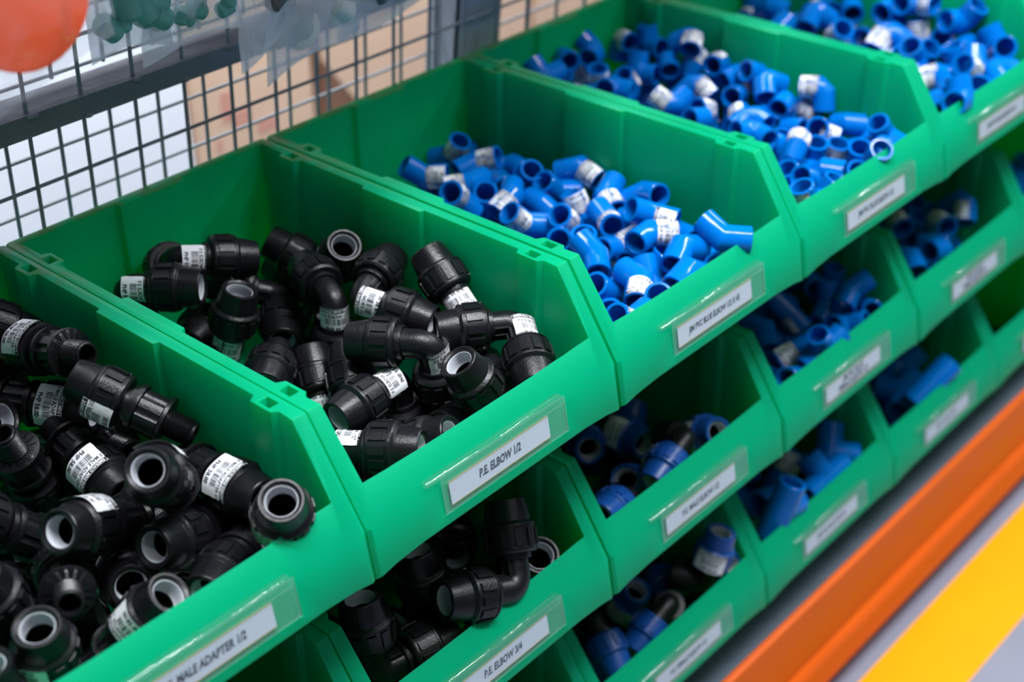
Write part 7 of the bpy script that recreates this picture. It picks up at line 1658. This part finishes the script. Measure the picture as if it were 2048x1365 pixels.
    ('T', 'C3', (0.6563, -0.1361, -0.5837), (0.550, -0.162, 0.641, -0.510), 1.30, 2, -3.03, 1, 'stickered blue tee pointing down, back left of the lowest tee bin, the right one'),
    ('T', 'C3', (0.8543, -0.0506, -0.5817), (0.638, 0.185, -0.572, -0.481), 1.30, 1, 1.06, 0, 'stickered blue tee facing viewer, back right of the lowest tee bin'),
    ('T', 'C3', (0.6802, -0.1599, -0.5753), (0.293, 0.335, -0.642, -0.624), 1.30, 1, -0.03, 1, 'stickered blue tee facing viewer, middle left of the lowest tee bin'),
    ('T', 'C3', (0.6505, -0.3131, -0.5968), (0.889, 0.133, -0.054, -0.436), 1.30, 1, 1.81, 0, 'stickered blue tee pointing right, front left of the lowest tee bin'),
    ('T', 'C3', (0.7932, -0.2812, -0.5758), (0.508, -0.718, 0.275, -0.389), 1.30, 1, 1.11, 1, 'stickered blue tee pointing right, middle centre of the lowest tee bin'),
    ('T', 'C3', (0.6979, -0.3771, -0.5716), (0.899, 0.229, -0.374, 0.011), 1.30, 1, -1.21, 1, 'stickered blue tee pointing up, front left of the lowest tee bin'),
    ('T', 'C3', (0.8093, -0.0264, -0.6040), (0.346, -0.346, 0.617, 0.617), 1.30, 0, 0.00, 0, 'plain blue tee pointing down, back right of the lowest tee bin'),
    ('T', 'C3', (0.6304, -0.2399, -0.5655), (0.311, -0.635, -0.456, 0.540), 1.30, 1, 2.12, 0, 'stickered blue tee turned away, middle left of the lowest tee bin'),
    ('T', 'C3', (0.7121, -0.2598, -0.5944), (0.094, -0.386, 0.894, -0.205), 1.30, 1, 3.29, 1, 'stickered blue tee facing viewer, middle centre of the lowest tee bin, the left one'),
    ('T', 'C3', (0.7145, -0.2193, -0.5704), (0.447, 0.838, 0.272, 0.152), 1.30, 2, 1.16, 0, 'stickered blue tee turned away, middle centre of the lowest tee bin'),
    ('T', 'C4', (1.1109, -0.2193, -0.6300), (0.684, -0.000, -0.000, -0.730), 1.35, 0, 0.00, 0, 'plain blue tee facing viewer, middle right of the lowest long-tee bin, the left one'),
    ('T', 'C4', (0.9316, -0.3013, -0.6300), (0.000, -0.707, -0.707, 0.000), 1.35, 0, 0.00, 0, 'plain blue tee pointing left, middle left of the lowest long-tee bin, the right one'),
    ('T', 'C4', (1.1153, -0.3399, -0.6300), (0.386, -0.000, -0.000, 0.923), 1.35, 0, 0.00, 0, 'plain blue tee pointing left, front right of the lowest long-tee bin'),
    ('T', 'C4', (1.0529, -0.2718, -0.6307), (0.918, 0.380, -0.042, -0.102), 1.35, 0, 0.00, 0, 'plain blue tee pointing right, middle centre of the lowest long-tee bin'),
    ('T', 'C4', (1.1264, -0.1879, -0.5965), (0.020, 0.983, -0.129, -0.132), 1.35, 0, 0.00, 0, 'plain blue tee pointing right, middle right of the lowest long-tee bin'),
    ('T', 'C4', (1.0015, -0.3202, -0.6301), (0.285, 0.482, -0.713, -0.421), 1.35, 0, 0.00, 0, 'plain blue tee facing viewer, front centre of the lowest long-tee bin, the left one'),
    ('T', 'C4', (0.9309, -0.1382, -0.6307), (0.653, 0.271, -0.271, -0.653), 1.35, 0, 0.00, 0, 'plain blue tee pointing right, back left of the lowest long-tee bin'),
    ('T', 'C4', (1.0017, -0.2368, -0.6301), (0.022, 0.461, -0.886, -0.042), 1.35, 0, 0.00, 0, 'plain blue tee facing viewer, middle centre of the lowest long-tee bin'),
    ('T', 'C4', (1.1438, -0.2140, -0.5676), (0.173, -0.257, -0.883, -0.352), 1.35, 0, 0.00, 0, 'plain blue tee pointing left, middle right of the lowest long-tee bin'),
    ('T', 'C4', (1.0543, -0.3269, -0.6045), (0.787, -0.062, 0.590, -0.168), 1.35, 0, 0.00, 0, 'plain blue tee pointing down, front centre of the lowest long-tee bin'),
    ('T', 'C4', (0.9547, -0.2446, -0.6105), (0.337, -0.166, 0.460, 0.804), 1.35, 0, 0.00, 0, 'plain blue tee pointing left, middle left of the lowest long-tee bin, the left one'),
    ('T', 'C4', (1.1067, -0.2973, -0.6024), (0.339, 0.242, -0.906, -0.071), 1.35, 0, 0.00, 0, 'plain blue tee facing viewer, middle right of the lowest long-tee bin, the right one'),
    ('T', 'C4', (0.9536, -0.3587, -0.6080), (0.500, 0.500, -0.500, 0.500), 1.35, 0, 0.00, 0, 'plain blue tee pointing up, front left of the lowest long-tee bin'),
    ('T', 'C4', (0.9517, -0.1978, -0.6103), (0.864, 0.239, 0.388, 0.216), 1.35, 0, 0.00, 0, 'plain blue tee turned away, middle left of the lowest long-tee bin'),
    ('T', 'C4', (1.1314, -0.2482, -0.5762), (0.600, 0.554, -0.433, 0.381), 1.35, 0, 0.00, 0, 'plain blue tee pointing up, middle right of the lowest long-tee bin, the left one'),
    ('T', 'C4', (0.9339, -0.2975, -0.5715), (0.648, 0.282, 0.648, -0.282), 1.35, 1, 3.26, 1, 'stickered blue tee pointing down, middle left of the lowest long-tee bin'),
    ('T', 'C4', (1.0584, -0.2102, -0.6091), (0.257, 0.831, 0.424, -0.254), 1.35, 0, 0.00, 0, 'plain blue tee turned away, middle centre of the lowest long-tee bin'),
    ('T', 'C4', (1.0130, -0.3683, -0.6081), (0.910, 0.201, 0.364, 0.000), 1.35, 0, 0.00, 0, 'plain blue tee turned away, front centre of the lowest long-tee bin'),
    ('T', 'C4', (0.9335, -0.0683, -0.6052), (0.090, -0.683, -0.249, -0.680), 1.35, 0, 0.00, 0, 'plain blue tee pointing up, back left of the lowest long-tee bin'),
    ('T', 'C4', (0.9566, -0.3896, -0.5482), (0.203, 0.193, -0.960, 0.025), 1.35, 0, 0.00, 0, 'plain blue tee facing viewer, front left of the lowest long-tee bin'),
    ('T', 'C4', (1.1684, -0.2619, -0.6080), (0.000, -0.707, 0.000, -0.707), 1.35, 0, 0.00, 0, 'plain blue tee pointing up, middle right of the lowest long-tee bin, the right one'),
]
for (t_, b_, p_, q_, sc_, st_, ro_, fl_, lb_) in FITTINGS:
    place(t_, b_, p_, q_, sc_, st_, ro_, fl_, None, lb_)
